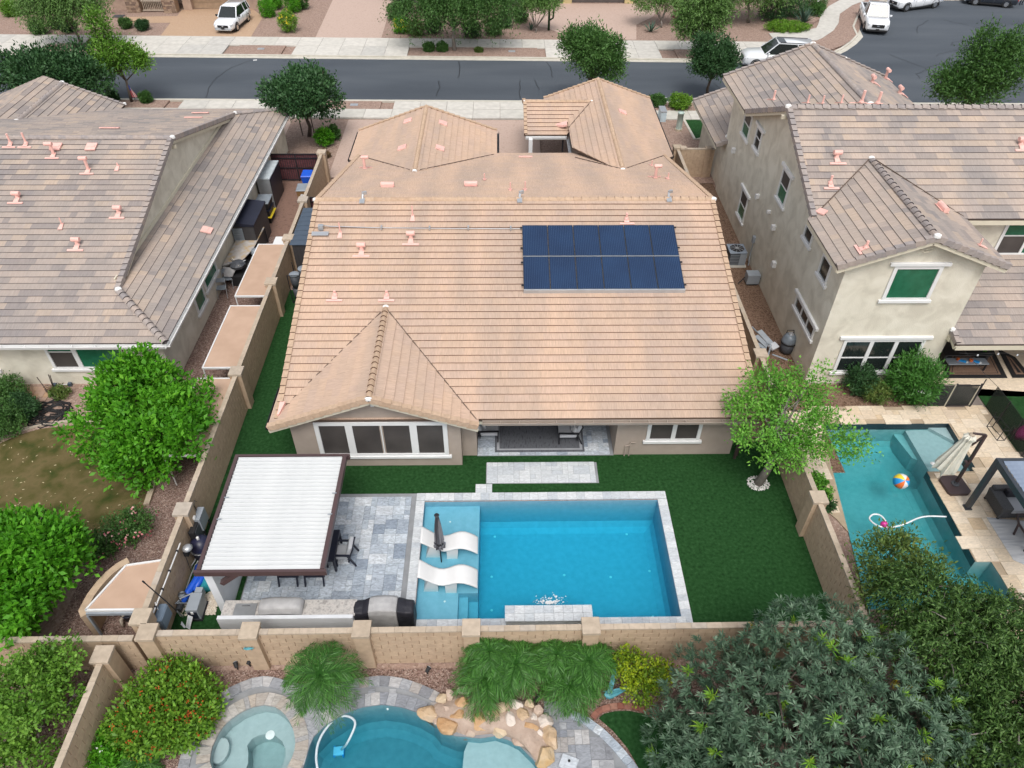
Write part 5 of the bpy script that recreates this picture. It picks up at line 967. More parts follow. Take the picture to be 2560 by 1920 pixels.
# ---------------------------------------------------------------- dining table and chairs
t = thing('dining_table', 'navy black slatted table partly under the pergola', 'table', (-5.9,14.4,0)); it = []
sl_ = MB(); sl_.box(0,.88,.004,.126,0,.035); sm_ = sl_.mesh('slat', M['navy'])
for i in range(9): it.append((sm_, Matrix.Translation((-6.34,13.85+i*.13,.715))))
pieces(t, 'slat', it)
b = MB(); b.box(-6.34,-5.46,13.83,13.87,.62,.714); b.box(-6.34,-5.46,15.0,15.04,.62,.714); b.box(-5.5,-5.46,13.87,15.0,.62,.714); b.box(-6.34,-6.3,13.87,15.0,.62,.714); mk('apron', b, M['navy'], t)
for x in (-6.3,-5.5):
    for y in (13.88,14.99): mk('leg', MB().bar((x,y,.044),(x,y,.62),.07), M['navy'], t)
q = (-5.009,14.04)
arm_chair('navy framed armchair with grey cushions beside the slatted table', (-5.24,14.36,.044), R(-90), M['fabric'], w=.66, d=.58, grp='navy armchairs round the slatted table')
for x, lb in ((-6.95,'navy armchair half hidden under the pergola nearest the barbecue'),(-6.1,'navy armchair half hidden under the pergola at the table front')):
    q = (-6.373,13.634); arm_chair(lb, (x,13.72,.044), R(180), M['fabric'], w=.66, d=.68, grp='navy armchairs round the slatted table')
# ================================================================ POOL EQUIPMENT CORNER
t = thing('pool_filter', 'navy domed pool filter tank beside the left wall', 'pool filter', (-9.6,14.5,0)); p = (-9.982,14.53,0.7)
mk('tank', MB().lathe([(.3,.12),(.34,.2),(.36,.5),(.35,.56)], (p[0],p[1],0), 20), M['navy'], t, True); mk('dome', MB().lathe([(.355,.57),(.35,.68),(.29,.83),(.17,.93),(.05,.96)], (p[0],p[1],0), 20), mat('navy plastic', [(.018,.02,.05)], .4), t, True); mk('clamp', MB().lathe([(.37,.55),(.385,.57),(.37,.59)], (p[0],p[1],0), 20), M['steel'], t); mk('gauge', MB().lathe([(.05,.95),(.05,1.05),(.02,1.08)], (p[0],p[1],0), 10), M['white'], t)
t = thing('electric_panel', 'pale grey electric panel box on a stand by the left wall', 'electric panel', (-10,15.6,0)); p = (-10.046,15.354,1.25)
mk('cabinet', MB().box(-10.2,-9.98,p[1]-.35,p[1]+.2,.75,1.35), M['midgrey'], t, bev=.01); mk('meter', MB().rbox((-10.16,p[1]-.3,1.4),(.12,.14,.14)), M['white'], t, bev=.03)
for y in (-.3,.15): mk('leg', MB().bar((-10.0,p[1]+y,0),(-10.0,p[1]+y,.75),.04), M['black'], t)
cb = MB(); cb.tube([(-10.18,p[1]+.05,1.35),(-10.2,p[1]+.05,1.6),(-10.22,p[1]+.2,1.68),(-10.22,p[1]+.3,1.5)], .012, 6); mk('cable', cb, M['black'], t)
t = thing('control_box', 'black control box hanging on the wall below the electric panel', 'control box', (-10.15,14.9,.8)); mk('box', MB().box(-10.24,-10.05,14.55,15.1,.5,1.25), M['blk'], t, bev=.01); mk('door', MB().box(-10.049,-10.03,14.6,15.05,.55,1.2), M['darkgrey'], t)
t = thing('wall_lamp', 'round grey chlorinator fixed to the left wall near the filter', 'chlorinator', (-10.1,13.6,1.2)); p = (-10.05,13.935,1.303); mk('dish', MB().lathe([(.02,0),(.15,.02),(.17,.06),(.1,.14)], (-10.05,p[1],p[2]-.05), 14), M['galv'], t, True); mk('box', MB().rbox((-10.12,p[1]-.02,p[2]-.2),(.14,.2,.2)), M['blk'], t); mk('cable', MB().tube([(-10.22,p[1],p[2]-.2),(-10.22,p[1]-.1,.2)], .012, 5), M['black'], t)
t = thing('pool_heater', 'blue grey pool heater cabinet on the turf in the corner', 'heater', (-9.2,12.1,0)); pa, pb, pc, pd = (-9.77,12.13,0.62), (-9.397,12.139,0.62), (-9.403,12.755,0.62), (-9.776,12.759,0.62)
mk('cabinet', MB().prism([pa[:2],pb[:2],pc[:2],pd[:2]], .08, .62), M['midgrey'], t, bev=.02); mk('base', MB().prism(inset([pa[:2],pb[:2],pc[:2],pd[:2]], -.03), 0.013, .08), M['black'], t); mk('front_panel', MB().box(pa[0]+.05,pb[0]-.05,pa[1]-.015,pa[1]+.02,.15,.5), M['navy'], t); mk('badge', MB().box(pb[0]-.22,pb[0]-.14,pa[1]-.02,pa[1],.42,.52), M['white'], t); mk('header', MB().box(pd[0]+.1,pc[0]-.05,pd[1]+.01,pd[1]+.2,.3,.6), M['midgrey'], t)
t = thing('pool_pump', 'grey pool pump and valves tangled with black hoses by the wall', 'pump', (-9.75,12.1,0)); p = (-10.172,12.585,0.2); b = MB(); b.tube([(p[0],p[1]-.2,.18),(p[0],p[1]+.2,.18)], .1, 12); mk('motor', b, M['darkgrey'], t); b = MB(); b.lathe([(.1,0.1),(.12,.3),(.1,.36)], (p[0],p[1]+.28,0), 12); mk('strainer', b, M['midgrey'], t)
for i in range(4): x, y = p[0]+rnd.uniform(-.15,.2), p[1]+rnd.uniform(-.3,.3); mk('pipe', MB().tube([(x,y,.05),(x,y,.4),(x+rnd.uniform(-.2,.3),y+rnd.uniform(-.2,.2),.42),(x+.2,y+.1,.1)], .025, 8), M['darkgrey'] if i % 2 else M['midgrey'], t)
for d in (0,.12): mk('return_pipe', MB().tube([(a+d,b,c) for a,b,c in ((-10.19,14.418,0.3),(-10.204,14.231,0.2),(-10.315,14.064,0.1),(-10.347,13.691,0.08),(-10.342,12.955,0.06))], .025, 6), M['galv'], t)
t = thing('rolled_cover', 'royal blue rolled pool cover lying along the equipment', 'pool cover', (-9.4,12.9,0)); pts = [(-10.128,12.661,0.2),(-10.034,12.991,0.25),(-9.932,13.288,0.28),(-9.856,13.516,0.3),(-10.004,13.961,0.25)]; mk('roll', MB().tube(pts, [.09,.12,.12,.13,.12], 10), M['blue'], t, True); mk('roll', MB().tube([(a+.16,b+.06,c) for a,b,c in pts[1:]], [.07,.10,.11,.1], 10), M['blue'], t, True)
t = thing('tarp', 'crumpled teal tarp lying against the white screen wall', 'tarp', (-9,12.9,0)); tb = MB(); pl = [(-9.814,13.236,0.15),(-9.658,13.133,0.1),(-9.381,13.196,0.08),(-9.347,13.323,0.3),(-9.498,13.534,0.35),(-9.732,13.568,0.3)]; ce = (-9.532,13.26,0.36); tb.add(list(pl)+[ce]+[(a,b,.02) for a,b,c in pl], [(i,(i+1)%6,6) for i in range(6)]+[(i,i+7,(i+1)%6+7,(i+1)%6) for i in range(6)]); mk('sheet', tb, M['teal'], t)
def pebbles(name, label, poly, n, m, s0=.025, s1=.05, z=.015):
    xs = [p[0] for p in poly]; ys = [p[1] for p in poly]; mb = MB(); k = 0
    def ins(x, y):
        r = False
        for i in range(len(poly)):
            a, b = poly[i-1], poly[i]
            if (a[1] > y) != (b[1] > y) and x < (b[0]-a[0])*(y-a[1])/(b[1]-a[1])+a[0]: r = not r
        return r
    while k < n:
        x, y = rnd.uniform(min(xs),max(xs)), rnd.uniform(min(ys),max(ys))
        if not ins(x, y): continue
        s = rnd.uniform(s0,s1); h = s*.7; a = rnd.uniform(0,3.1); k += 1; c_, q_ = math.cos(a)*s, math.sin(a)*s; zz = z+rnd.uniform(0,.02)
        mb.add([(x+c_,y+q_,zz),(x-q_*.7,y+c_*.7,zz),(x-c_,y-q_,zz),(x+q_*.7,y-c_*.7,zz),(x,y,zz+h),(x,y,zz-h*.3)], [(0,1,4),(1,2,4),(2,3,4),(3,0,4),(1,0,5),(2,1,5),(3,2,5),(0,3,5)])
    o = mk(name, mb, m, None, kind='stuff'); o['label'] = label; o['category'] = 'pebbles'; return o
pebbles('pebble_patch', 'patch of cream pebbles between heater and screen wall', [(-9.642,12.985),(-9.378,13.193),(-9.092,12.797),(-9.062,12.324),(-9.478,12.354)], 700, M['pebble'])
pebbles('pebble_ring', 'ring of white pebbles round the tree on the turf', [((9.464,17.512)[0]+math.cos(i*.5)*.42, (9.464,17.512)[1]+math.sin(i*.5)*.36) for i in range(13)], 260, mat('white pebbles', [(1,1,1)], .7, pal=[(.7,.69,.66),(.55,.53,.5),(.8,.79,.77)]))
pebbles('pebble_strip', 'narrow strip of cream pebbles along the left wall base', [(-10.2,12.3),(-9.95,12.3),(-9.85,14),(-10.1,14)], 220, M['pebble'])
t = thing('skimmer_net', 'white mesh pool net leaning at the turf corner by the heater', 'pool net', (-9.1,11.2,0)); a, b = (-9.642,12.056,0.45), (-9.795,11.863,0.02); nb = MB(); nb.tube([(-9.71,12.086,0.4),(-9.584,12.064,0.35),(-9.698,11.837,0.02),(-9.833,11.912,0.02),(-9.71,12.086,0.4)], .012, 6); mk('rim', nb, M['white'], t)
nb = MB(); nb.add([(-9.71,12.086,0.4),(-9.584,12.064,0.35),(-9.698,11.837,0.02),(-9.833,11.912,0.02),(-9.889,11.869,0.01),(-10.029,11.993,0.01),(-10.019,12.106,0.05)], [(0,1,2,3),(3,4,5,6)]); mk('mesh_bag', nb, mat('pale netting', [(.5,.53,.56)], .8), t)
t = thing('pool_pole', 'long black and silver telescopic pole leaning over the left wall', 'pole', (-10.2,11.6,1.2)); a, b, c = Vector((-10.017,12.243,0.05)), Vector((-9.973,11.899,1.5)), Vector((-10.286,11.903,2.5)); mk('shaft', MB().tube([a, b, c], .018, 7), M['black'], t); mk('tip', MB().tube([c, c+(c-b).normalized()*.1], .026, 7), M['black'], t); mk('lower_shaft', MB().tube([a, a+(b-a)*.4], .024, 7), M['galv'], t)
t = thing('wall_pole', 'white pole clipped along the inner face of the left wall', 'pole', (-10.2,12.6,1.5)); a, b = (-10.2,13.942,1.56), (-10.2,11.374,1.57); mk('tube', MB().tube([a, b], .022, 8), M['white'], t)
for f in (.12,.4,.65,.88): q = Vector(a).lerp(Vector(b), f); mk('clip', MB().rbox(q, (.06,.05,.09)), M['black'], t)
t = thing('wall_box', 'blue grey electrical box on the left wall near the corner', 'electrical box', (-10.2,11.5,1)); p = (-10.15,11.635,1.06); mk('cabinet', MB().box(-10.25,-10.02,p[1]-.28,p[1]+.3,p[2]-.25,p[2]+.28), mat('blue grey paint', [(.14,.19,.25)], .5), t, bev=.01); mk('lid', MB().box(-10.02,-10.0,p[1]-.25,p[1]+.27,p[2]-.22,p[2]+.25), mat('blue grey lid', [(.18,.235,.3)], .5), t); mk('conduit', MB().tube([(-10.22,p[1]+.1,p[2]+.28),(-10.22,p[1]+.15,1.65)], .018, 6), M['white'], t)
# ================================================================ GAP BETWEEN LEFT WALL AND HOUSE
t = thing('garden_shed', 'blue grey roofed resin shed between side wall and tan house', 'shed', (-9.3,32,0)); pa = (-10.339,33.131,1.9); mk('body', MB().box(-10.2,-8.4,31.2,34.6,0,1.85), M['shed'], t)
it = []; sm_ = MB().box(-.95,.95,.01,.44,0,.03).mesh('roof_plank', M['shedb'])
for i in range(8): it.append((sm_, Matrix.Translation((-9.35,31.1+i*.45,1.86+.004*i))))
pieces(t, 'roof_plank', it); it = []; sm_ = MB().box(.01,.2,-.02,0,0,1.8).mesh('wall_plank', M['shed'])
for i in range(9): it.append((sm_, Matrix.Translation((-10.2+i*.2,31.199,.02))))
pieces(t, 'wall_plank', it)
t = thing('bucket_stack', 'tall grey lidded barrels stacked in a black wire rack', 'barrels', (-9.6,29.4,0)); 
for x, y, n_ in ((-9.75,29.2,2),(-9.45,29.7,2)):
    for k in range(n_): mk('barrel', MB().lathe([(.19,k*.72+.05),(.23,k*.72+.35),(.23,k*.72+.7)], (x,y,0), 14), M['darkgrey'], t, True); 
    mk('lid', MB().lathe([(.24,1.44),(.25,1.47),(.22,1.5),(.02,1.51)], (x,y,0), 14), M['grey_pl'], t, True)
for x in (-10,-9.2):
    for y in (28.9,30): mk('rack_post', MB().bar((x,y,0),(x,y,1.6),.035), M['black'], t)
b = MB(); b.bar((-10,28.9,1.58),(-9.2,28.9,1.58),.03); b.bar((-10,28.9,.1),(-9.2,28.9,.1),.03); mk('rack_rail', b, M['black'], t)
# ================================================================ LEFT NEIGHBOUR SIDE YARD
def wheelie(label, loc, body, lid, rz=0):
    t = thing('wheelie_bin', label, 'bin', (0,0,0), 'wheelie bins by the left bar gate'); b = MB(); b.hexa([(-.24,-.26,.05),(.24,-.26,.05),(.24,.22,.05),(-.24,.22,.05),(-.31,-.36,1.0),(.31,-.36,1.0),(.31,.34,1.0),(-.31,.34,1.0)]); mk('body', b, body, t, bev=.02)
    mk('lid', MB().hexa([(-.34,-.4,1.0),(.34,-.4,1.0),(.34,.4,1.0),(-.34,.4,1.0),(-.28,-.33,1.07),(.28,-.33,1.07),(.28,.36,1.12),(-.28,.36,1.12)]), lid, t, bev=.02)
    for s_ in (-.28,.28): mk('wheel', MB().tube([(s_-.03,.26,.12),(s_+.03,.26,.12)], .12, 12), M['tyre'], t)
    mk('handle', MB().bar((-.25,.42,1.0),(.25,.42,1.0),.04), body, t); t.location = loc; t.rotation_euler = (0,0,rz); return t
p = (-11.73,38.898); wheelie('brown wheelie bin with grey lid and white emblem beside the wall', (-11.3,38.6,.01), M['tanbin'], M['grey_pl'], .06); wheelie('wheelie bin with bright blue lid in front of the bar gate', (-11.35,40.3,.01), M['blue'], M['blue'])
em = thing('bin_emblem', 'white round emblem printed on the brown wheelie bin', 'emblem', (-11.3,38.25,.75)); mk('disc', MB().tube([(-11.28,38.24,.72),(-11.28,38.225,.72)], .11, 14), M['white'], em)
t = thing('tall_cabinet', 'pale grey tall cabinet with dark open side by the gate', 'cabinet', (-13.1,38.7,0)); mk('body', MB().box(-13.6,-12.9,38.1,40.3,0,1.8), M['galv'], t); mk('top', MB().box(-13.64,-12.86,38.06,40.34,1.801,1.86), mat('pale blue grey', [(.45,.5,.52)], .5), t); mk('side', MB().box(-12.899,-12.87,38.15,40.25,.05,1.75), M['black'], t)
t = thing('tote_stack', 'stack of black and navy tubs with a yellow rim by the cabinet', 'tubs', (-13.0,36.9,0))
for k, m_ in enumerate((M['blk'],M['navy'],M['blk'])): mk('tub', MB().hexa([(-13.35,36.4,k*.42+.02),(-12.75,36.4,k*.42+.02),(-12.75,37.3,k*.42+.02),(-13.35,37.3,k*.42+.02),(-13.42,36.33,k*.42+.38),(-12.68,36.33,k*.42+.38),(-12.68,37.37,k*.42+.38),(-13.42,37.37,k*.42+.38)]), m_, t)
b = MB(); b.box(-13.46,-12.64,36.29,37.41,.39,.43); mk('rim', b, M['yellow'], t); mk('lid', MB().box(-13.44,-12.66,36.31,37.39,1.23,1.29), M['grey_pl'], t, bev=.02)
t = thing('storage_shed', 'charcoal resin storage shed against the left house wall', 'shed', (-13.1,34.3,0)); mk('body', MB().box(-13.7,-12.55,33.1,35.5,0,1.75), M['shed'], t); mk('roof', MB().hexa([(-13.74,33.05,1.751),(-12.5,33.05,1.751),(-12.5,35.55,1.751),(-13.74,35.55,1.751),(-13.74,33.05,2.0),(-12.5,33.05,1.85),(-12.5,35.55,1.85),(-13.74,35.55,2.0)]), M['navy'], t); it = []; sm_ = MB().box(0,.52,-.03,0,.01,.09).mesh('siding', M['grey_pl'])
for i in range(16): it.append((sm_, Matrix.Translation((-13.68,33.099,.05+i*.1))))
pieces(t, 'siding', it); mk('door', MB().box(-13.1,-12.56,33.08,33.1,.05,1.7), M['shed'], t)
t = thing('work_table', 'long chipboard topped work table against the left house wall', 'table', (-12.9,29.8,0)); tp = [(-13.618,34.428,0.95),(-12.477,34.423,0.95),(-12.541,32.359,0.95),(-12.874,30.965,0.95),(-13.673,30.776,0.95)]; mk('top', MB().extr([tp[4],tp[3],tp[2],tp[1],tp[0]], (0,0,-.04)), M['plywood'], t)
for p in (tp[0],tp[1],tp[4],tp[3]): mk('leg', MB().bar((p[0]*.99-.13,p[1],0),(p[0]*.99-.13,p[1],.9),.07), M['black'], t)
t = thing('cloth_bundle', 'grey crumpled bag lying at the edge of the work table', 'bag', (-12.1,29.0,.9)); p = (-12.425,32.19,0.8); mk('bag', MB().lathe([(.05,-.3),(.2,-.22),(.26,0),(.2,.15),(.05,.2)], p, 9), M['grey_pl'], t, True)
t = thing('golf_bag', 'heap of golf clubs and grey gear at the near table end', 'golf clubs', (-12.6,27.2,.9)); p = Vector((-12.914,30.759,1))
mk('gear', MB().lathe([(.05,-.15),(.35,-.1),(.4,.05),(.25,.15),(.05,.2)], p, 8), M['darkgrey'], t)
for i in range(14): a = rnd.uniform(0,6.28); q = p+Vector((math.cos(a)*.45,math.sin(a)*.35,rnd.uniform(.0,.3))); mk('club', MB().tube([p+Vector((0,0,.05)), q], .014, 5), M['chrome'] if i % 3 else M['cream'], t)
t = thing('black_tarp', 'black tarpaulin draped below the near end of the work table', 'tarp', (-12.6,26.7,0)); a, b_, c_, d_ = (-13.266,30.352), (-12.608,30.286), (-12.744,32.293), (-13.638,32.03); mk('tarp', MB().prism([a,b_,c_,d_], 0, .55), M['blk'], t)
def fold_chair(label, loc, rz, m):
    t = thing('folding_chair', label, 'chair', (0,0,0), 'grey folding chairs beside the black tarpaulin')
    for s_ in (-.22,.22): mk('leg', MB().tube([(s_,-.3,0),(s_,.12,.85)], .014, 6), M['galv'], t); mk('leg', MB().tube([(s_,.28,0),(s_,-.1,.46)], .014, 6), M['galv'], t)
    mk('seat', MB().box(-.22,.22,-.22,.18,.44,.48), m, t, bev=.02); mk('backrest', MB().rbox((0,.14,.78),(.42,.03,.2),rx=-.4), m, t, bev=.01); t.location = loc; t.rotation_euler = (0,0,rz); return t
p = (-13.53,29.497); fold_chair('blue grey folding chair nearest the shade panels gap', (p[0],p[1]+.1,0), .15, M['grey_pl']); p = (-13.52,30.106); fold_chair('blue grey folding chair pushed under the draped grey cloth', (p[0]+.05,p[1]+.3,0), .15, M['grey_pl'])
t = thing('draped_cloth', 'grey cloth hung over the second folding chair', 'cloth', (-12.9,26.6,.5)); c = [(-13.62,30.648,0.95),(-12.951,30.517,0.95),(-13.203,30.361,0.55),(-13.591,30.363,0.55)]; mk('cloth', MB().extr(c, (.02,.04,-.02)), M['cover'], t)
t = thing('white_cooler', 'white lidded box on the wall top beside the far shade panel', 'box', (-11.1,32.2,0)); p = (-11.106,34.043,1.3); mk('box', MB().box(-11.4,-10.62,31.9,32.7,.6,1.3), M['white'], t, bev=.03); mk('lid', MB().box(-11.42,-10.6,31.88,32.72,1.301,1.4), M['white'], t, bev=.03); mk('stand', MB().box(-11.3,-10.7,32,32.6,0,.6), M['grey_pl'], t)
t = thing('white_plank', 'white plank lying across the chipboard table', 'plank', (-13.3,30.8,.96)); a, b_ = (-13.623,33.306,0.97), (-13.661,34.172,0.97); mk('plank', MB().bar(a,b_,.22,.03), M['white'], t)
# ---------------------------------------------------------------- left back garden
t = thing('garden_hose', 'black garden hose coiled loosely on the tan gravel', 'hose', (-19,20.6,0)); hp = []; cx, cy = (-18.375,21.39)
for i in range(150): a = i*.42; r = .55+.32*math.sin(i*.71)+.1*math.sin(i*1.9); hp.append((cx+math.cos(a)*r*1.15+.2*math.sin(i*.13), cy+math.sin(a)*r*.85, .03+.05*(i/150)+.02*math.sin(i)))
hp = [(*(-19.407,22.16),.03),(*(-19.051,21.678),.03)]+hp; mk('tube', MB().tube(hp, .028, 6), M['blk'], t, True)
pv = thing('garden_path', 'short path of orange brown pavers by the left house wall', 'path', (-19.5,22.3,0)); pv['kind'] = 'structure'; pl = [(-19.889,23.192),(-18.932,23.184),(-18.293,22.809),(-18.533,22.186),(-19.423,22.193),(-20.029,22.722)]
def inpoly(poly):
    def f(x, y):
        r = False
        for i in range(len(poly)):
            a, b = poly[i-1], poly[i]
            if (a[1] > y) != (b[1] > y) and x < (b[0]-a[0])*(y-a[1])/(b[1]-a[1])+a[0]: r = not r
        return r
    return f
ashlar(pv, inpoly(pl), -21.2, -18.2, 20.8, 23.15, .04, M['terrac'], .22, ((1,2),(1,2),(1,1)))
t = thing('bent_rods', 'rusty bent garden rods standing by the left house wall', 'rods', (-19.3,22.4,0))
for pts in ([(-18.877,22.626,0.02),(-18.964,22.669,0.5),(-18.972,22.625,0.9)],[(-18.752,22.871,0.1),(-18.554,22.689,0.6),(-18.492,22.675,1)],[(-18.744,22.905,0.1),(-18.51,22.689,0.6),(-18.411,22.641,1)]): mk('rod', MB().tube(pts, .018, 5), M['bark'], t)
mk('hoop', MB().tube([((-18.813,22.713)[0]+math.cos(i*.7)*.18, (-18.813,22.713)[1]+math.sin(i*.7)*.14, .05+.01*i) for i in range(24)], .016, 5), M['bark'], t)
t = thing('hose_bar', 'blue ended white bar on the ground by the left house wall', 'sprinkler', (-18.6,22.9,0)); a, b_ = (-18.752,23.023,0.1), (-18.139,23.069,0.1); mk('bar', MB().tube([a,b_], .02, 6), M['white'], t); mk('end', MB().rbox(a,(.16,.12,.16)), M['shedb'], t); mk('end', MB().rbox(b_,(.14,.12,.14)), M['shedb'], t)
t = thing('clay_pots', 'pale driftwood and a black pot behind the corner shade panel', 'pot', (-11.2,10.9,0)); p = (-11.657,12.257); mk('pot', MB().lathe([(.16,0),(.2,.3),(.21,.32),(.15,.3)], (p[0],p[1],0), 14), M['navy'], t, True); mk('driftwood', MB().tube([(-11.745,12.25,0.3),(-11.8,12.032,0.25),(-11.773,11.933,0.05)], [.05,.06,.04], 7), M['cap'], t, True)
t = thing('plant_pot', 'round tan pot beside the black pot in the corner', 'pot', (-10.7,11,0)); p = (-11.307,12.287); mk('pot', MB().lathe([(.12,0),(.17,.25),(.19,.27),(.15,.26),(.13,.2)], (p[0],p[1],0), 14), M['cap'], t, True)
# ================================================================ REAR NEIGHBOUR: SPA, FREEFORM POOL, ROCKS
def cr(P, k=5):
    P = [Vector(p) for p in P]; P = [P[0]*2-P[1]]+P+[P[-1]*2-P[-2]]; o = []
    for i in range(1, len(P)-2):
        for j in range(k):
            t = j/k; a, b, c, d = P[i-1:i+3]; o.append(.5*(2*b+(c-a)*t+(2*a-5*b+4*c-d)*t*t+(3*b-a-3*c+d)*t**3))
    return o+[P[-2]]
DECK_OUT = [(-8.753,7.759),(-8.789,8.201),(-8.727,8.825),(-8.485,9.477),(-8.07,9.903),(-7.476,10.222),(-6.95,10.311),(-6.2,10.12),(-5.5,9.95),(-5.0,9.98),(-4.21,10.21),(-3.578,10.274),(-3.069,10.221),(-2.599,10.075),(-2.177,9.907),(-1.85,9.742)]
dkp = DECK_OUT+[(-1.3,9.2),(-.5,8.9),(1.0,8.9),(1.6,9.35),(1.156,9.324),(1.992,9.181),(2.376,9.001),(2.824,8.651),(3.209,8.226),(3.641,7.634),(4.0,6.5),(3.9,5.2),(-8.9,5.2),(-8.95,7)]
rdk = thing('rear_deck', 'curved grey paver deck around the spa and free form pool', 'deck', (-4,7.5,0)); rdk['kind'] = 'structure'
mk('bedding', MB().sheet([dkp, SPA, BP], -.01, .022), M['grout'], rdk)
inside_d, in_spa, in_bp = inpoly(inset(dkp,.36)), inpoly(inset(SPA,-.46)), inpoly(inset(BP,-.34))
ashlar(rdk, lambda x,y: inside_d(x,y) and not in_spa(x,y) and not in_bp(x,y), -9, 4.2, 5.4, 10.4, .052, M['marble3'], .2032, ((2,3),(3,2),(2,2),(1,2),(2,1),(1,1),(1,1)), limit=300)
coping(rdk, DECK_OUT, -.3, .055, M['marble3'], .32, 'edge_stone'); coping(rdk, [(1.992,9.181),(2.376,9.001),(2.824,8.651),(3.209,8.226),(3.641,7.634),(4.0,6.5)], -.24, .055, M['marble'], .32, 'edge_stone')
spa = thing('spa', 'round grey stone edged spa with curved bench beside the rear pool', 'spa', (SPA_C[0],SPA_C[1],0))
mk('basin', basin(SPA, -.95, 0, .12), M['plaster_g'], spa); bn = MB(); inner = [(-7.193,8.517),(-7.095,8.702),(-6.926,8.79),(-6.704,8.822),(-6.463,8.77),(-6.238,8.618),(-6.114,8.431),(-6.055,8.212),(-6.083,7.997),(-6.195,7.752),(-6.405,7.547),(-6.771,7.551),(-7.082,7.762),(-7.05,8.044),(-7.107,8.297)][::-1]; bn.sheet([inset(SPA,.004), inner], -.94, -.42); mk('bench', bn, M['plaster_g'], spa)
mk('step', MB().lathe([(.30,0),(.30,.19),(.28,.2)], (*(-7.846,8.313,-0.3)[:2],-.42), 18, sx=.8, sy=1.15), M['plaster_g'], spa); mk('main_drain', MB().lathe([(.13,0),(.13,.02),(.02,.03)], (*(-6.611,8.788,-0.9)[:2],-.42), 14), mat('white plastic', [(.7,.72,.72)], .5), spa)
water_body('spa_water', SPA, -.93, -.06, M['water_s'], 'pale green grey water in the round spa')
coping(spa, SPA[::-1], .36, .075, M['spa_cop'], .2, closed=True)
rp = thing('freeform_pool', 'free form teal blue pool edged by boulders in the rear garden', 'pool', (-2.5,7,0))
mk('basin', basin(BP, -1.35, 0), M['plaster_r'], rp)
sh = [(-1.12,8.235),(-0.962,8.651),(-0.223,8.707),(0.297,8.595),(0.638,8.381),(1.01,8.006),(1.205,7.643),(1.4,7.0),(1.4,5.25),(-1.3,5.25)]; mk('shelf', MB().prism(inset(sh,.02)[::-1] if sum(sh[i-1][0]*sh[i][1]-sh[i][0]*sh[i-1][1] for i in range(len(sh))) < 0 else inset(sh,.02), -1.34, -.32), M['plaster_g'], rp)
water_body('rear_pool_water', BP, -1.34, -.07, M['water_r'], 'teal blue water in the rear free form pool')
coping(rp, [(-5.45,7.2),(-5.302,8.496),(-4.987,8.866),(-4.498,9.187),(-4.015,9.358),(-3.474,9.423),(-2.916,9.345),(-2.432,9.183),(-2.3,9.12)], .36, .058, M['marble3'], .26)
lt = thing('pool_light', 'small white fitting under water near the rear pool edge', 'pool light', (-3.334,9.387,-0.2)); mk('disc', MB().lathe([(.03,0),(.03,.03)], (-3.334,9.387,-0.2), 8), M['white'], lt)
t = thing('pool_cleaner', 'pale blue pool cleaner lying on the rear pool floor', 'pool cleaner', (-4.77,8.624,-1.1)); p = (-4.773,8.643,-1.1); b = MB(); b.rbox((p[0],p[1],-1.22), (.3,.24,.12), rz=.1); mk('body', b, mat('light blue plastic', [(.35,.65,.85)], .5), t, bev=.02); b = MB()
for s_ in (-.13,.13): b.rbox((p[0]+s_,p[1],-1.27), (.05,.28,.14), rz=.1)
mk('track', b, M['skyblue'], t); mk('hose', MB().tube(cr([(p[0]+.1,p[1],-1.1),(-4.378,8.494,-0.3),(-4.188,8.853,-0.08),(-4.253,9.056,-0.06),(-4.521,9.155,-0.06),(-4.794,9.042,-0.06),(-5.013,8.741,-0.06),(-5.126,8.407,-0.06),(-5.116,8.045,-0.06),(-5.021,7.725,-0.06)]), .035, 8), M['hoseg'], t, True)
# boulders
ICO_V = None
def boulder(par, c, sx, sy, sz, seed, m, nm='boulder'):
    r = random.Random(seed); import bmesh
    bm = bmesh.new(); bmesh.ops.create_icosphere(bm, subdivisions=3, radius=1)
    pl = [(Vector((r.gauss(0,1),r.gauss(0,1),r.gauss(.25,.8))).normalized(), r.uniform(.5,.8)) for _ in range(13)]+[(Vector((r.uniform(-.25,.25),r.uniform(-.35,.05),1)).normalized(), r.uniform(.55,.72))]
    for v in bm.verts:
        for n_, d in pl:
            k = v.co.dot(n_)
            if k > d: v.co -= n_*(k-d)
        v.co += Vector((r.uniform(-.012,.012),r.uniform(-.012,.012),r.uniform(-.012,.012))); v.co = Vector((v.co.x*sx, v.co.y*sy, v.co.z*sz))
    bmesh.ops.rotate(bm, verts=bm.verts, cent=(0,0,0), matrix=Matrix.Rotation(r.uniform(-.5,.5),3,'Z')); me = bpy.data.meshes.new(nm); bm.to_mesh(me); bm.free(); me.materials.append(m)
    o = link(bpy.data.objects.new(nm, me), par); o.matrix_basis = Matrix.Translation(c); return o
rw = thing('rock_waterfall', 'rock waterfall of tan and orange sandstone boulders at the rear pool', 'rock waterfall', (-.3,8.9,0))
bd = MB(); prf = [(-2.436,9.187),(-1.791,8.746),(-1.086,8.484),(-0.223,8.558),(0.208,8.427),(0.796,7.968),(1.037,7.645),(1.435,8.001),(1.52,8.708),(1.28,9.145),(0.851,9.552),(0.133,9.56),(-0.853,9.526),(-1.221,9.804),(-1.852,9.765)]
cxy = (sum(p[0] for p in prf)/len(prf), sum(p[1] for p in prf)/len(prf)); s1 = [(p[0]+(cxy[0]-p[0])*.12,p[1]+(cxy[1]-p[1])*.12) for p in prf]; s2 = [(p[0]+(cxy[0]-p[0])*.4,p[1]+(cxy[1]-p[1])*.4) for p in prf]
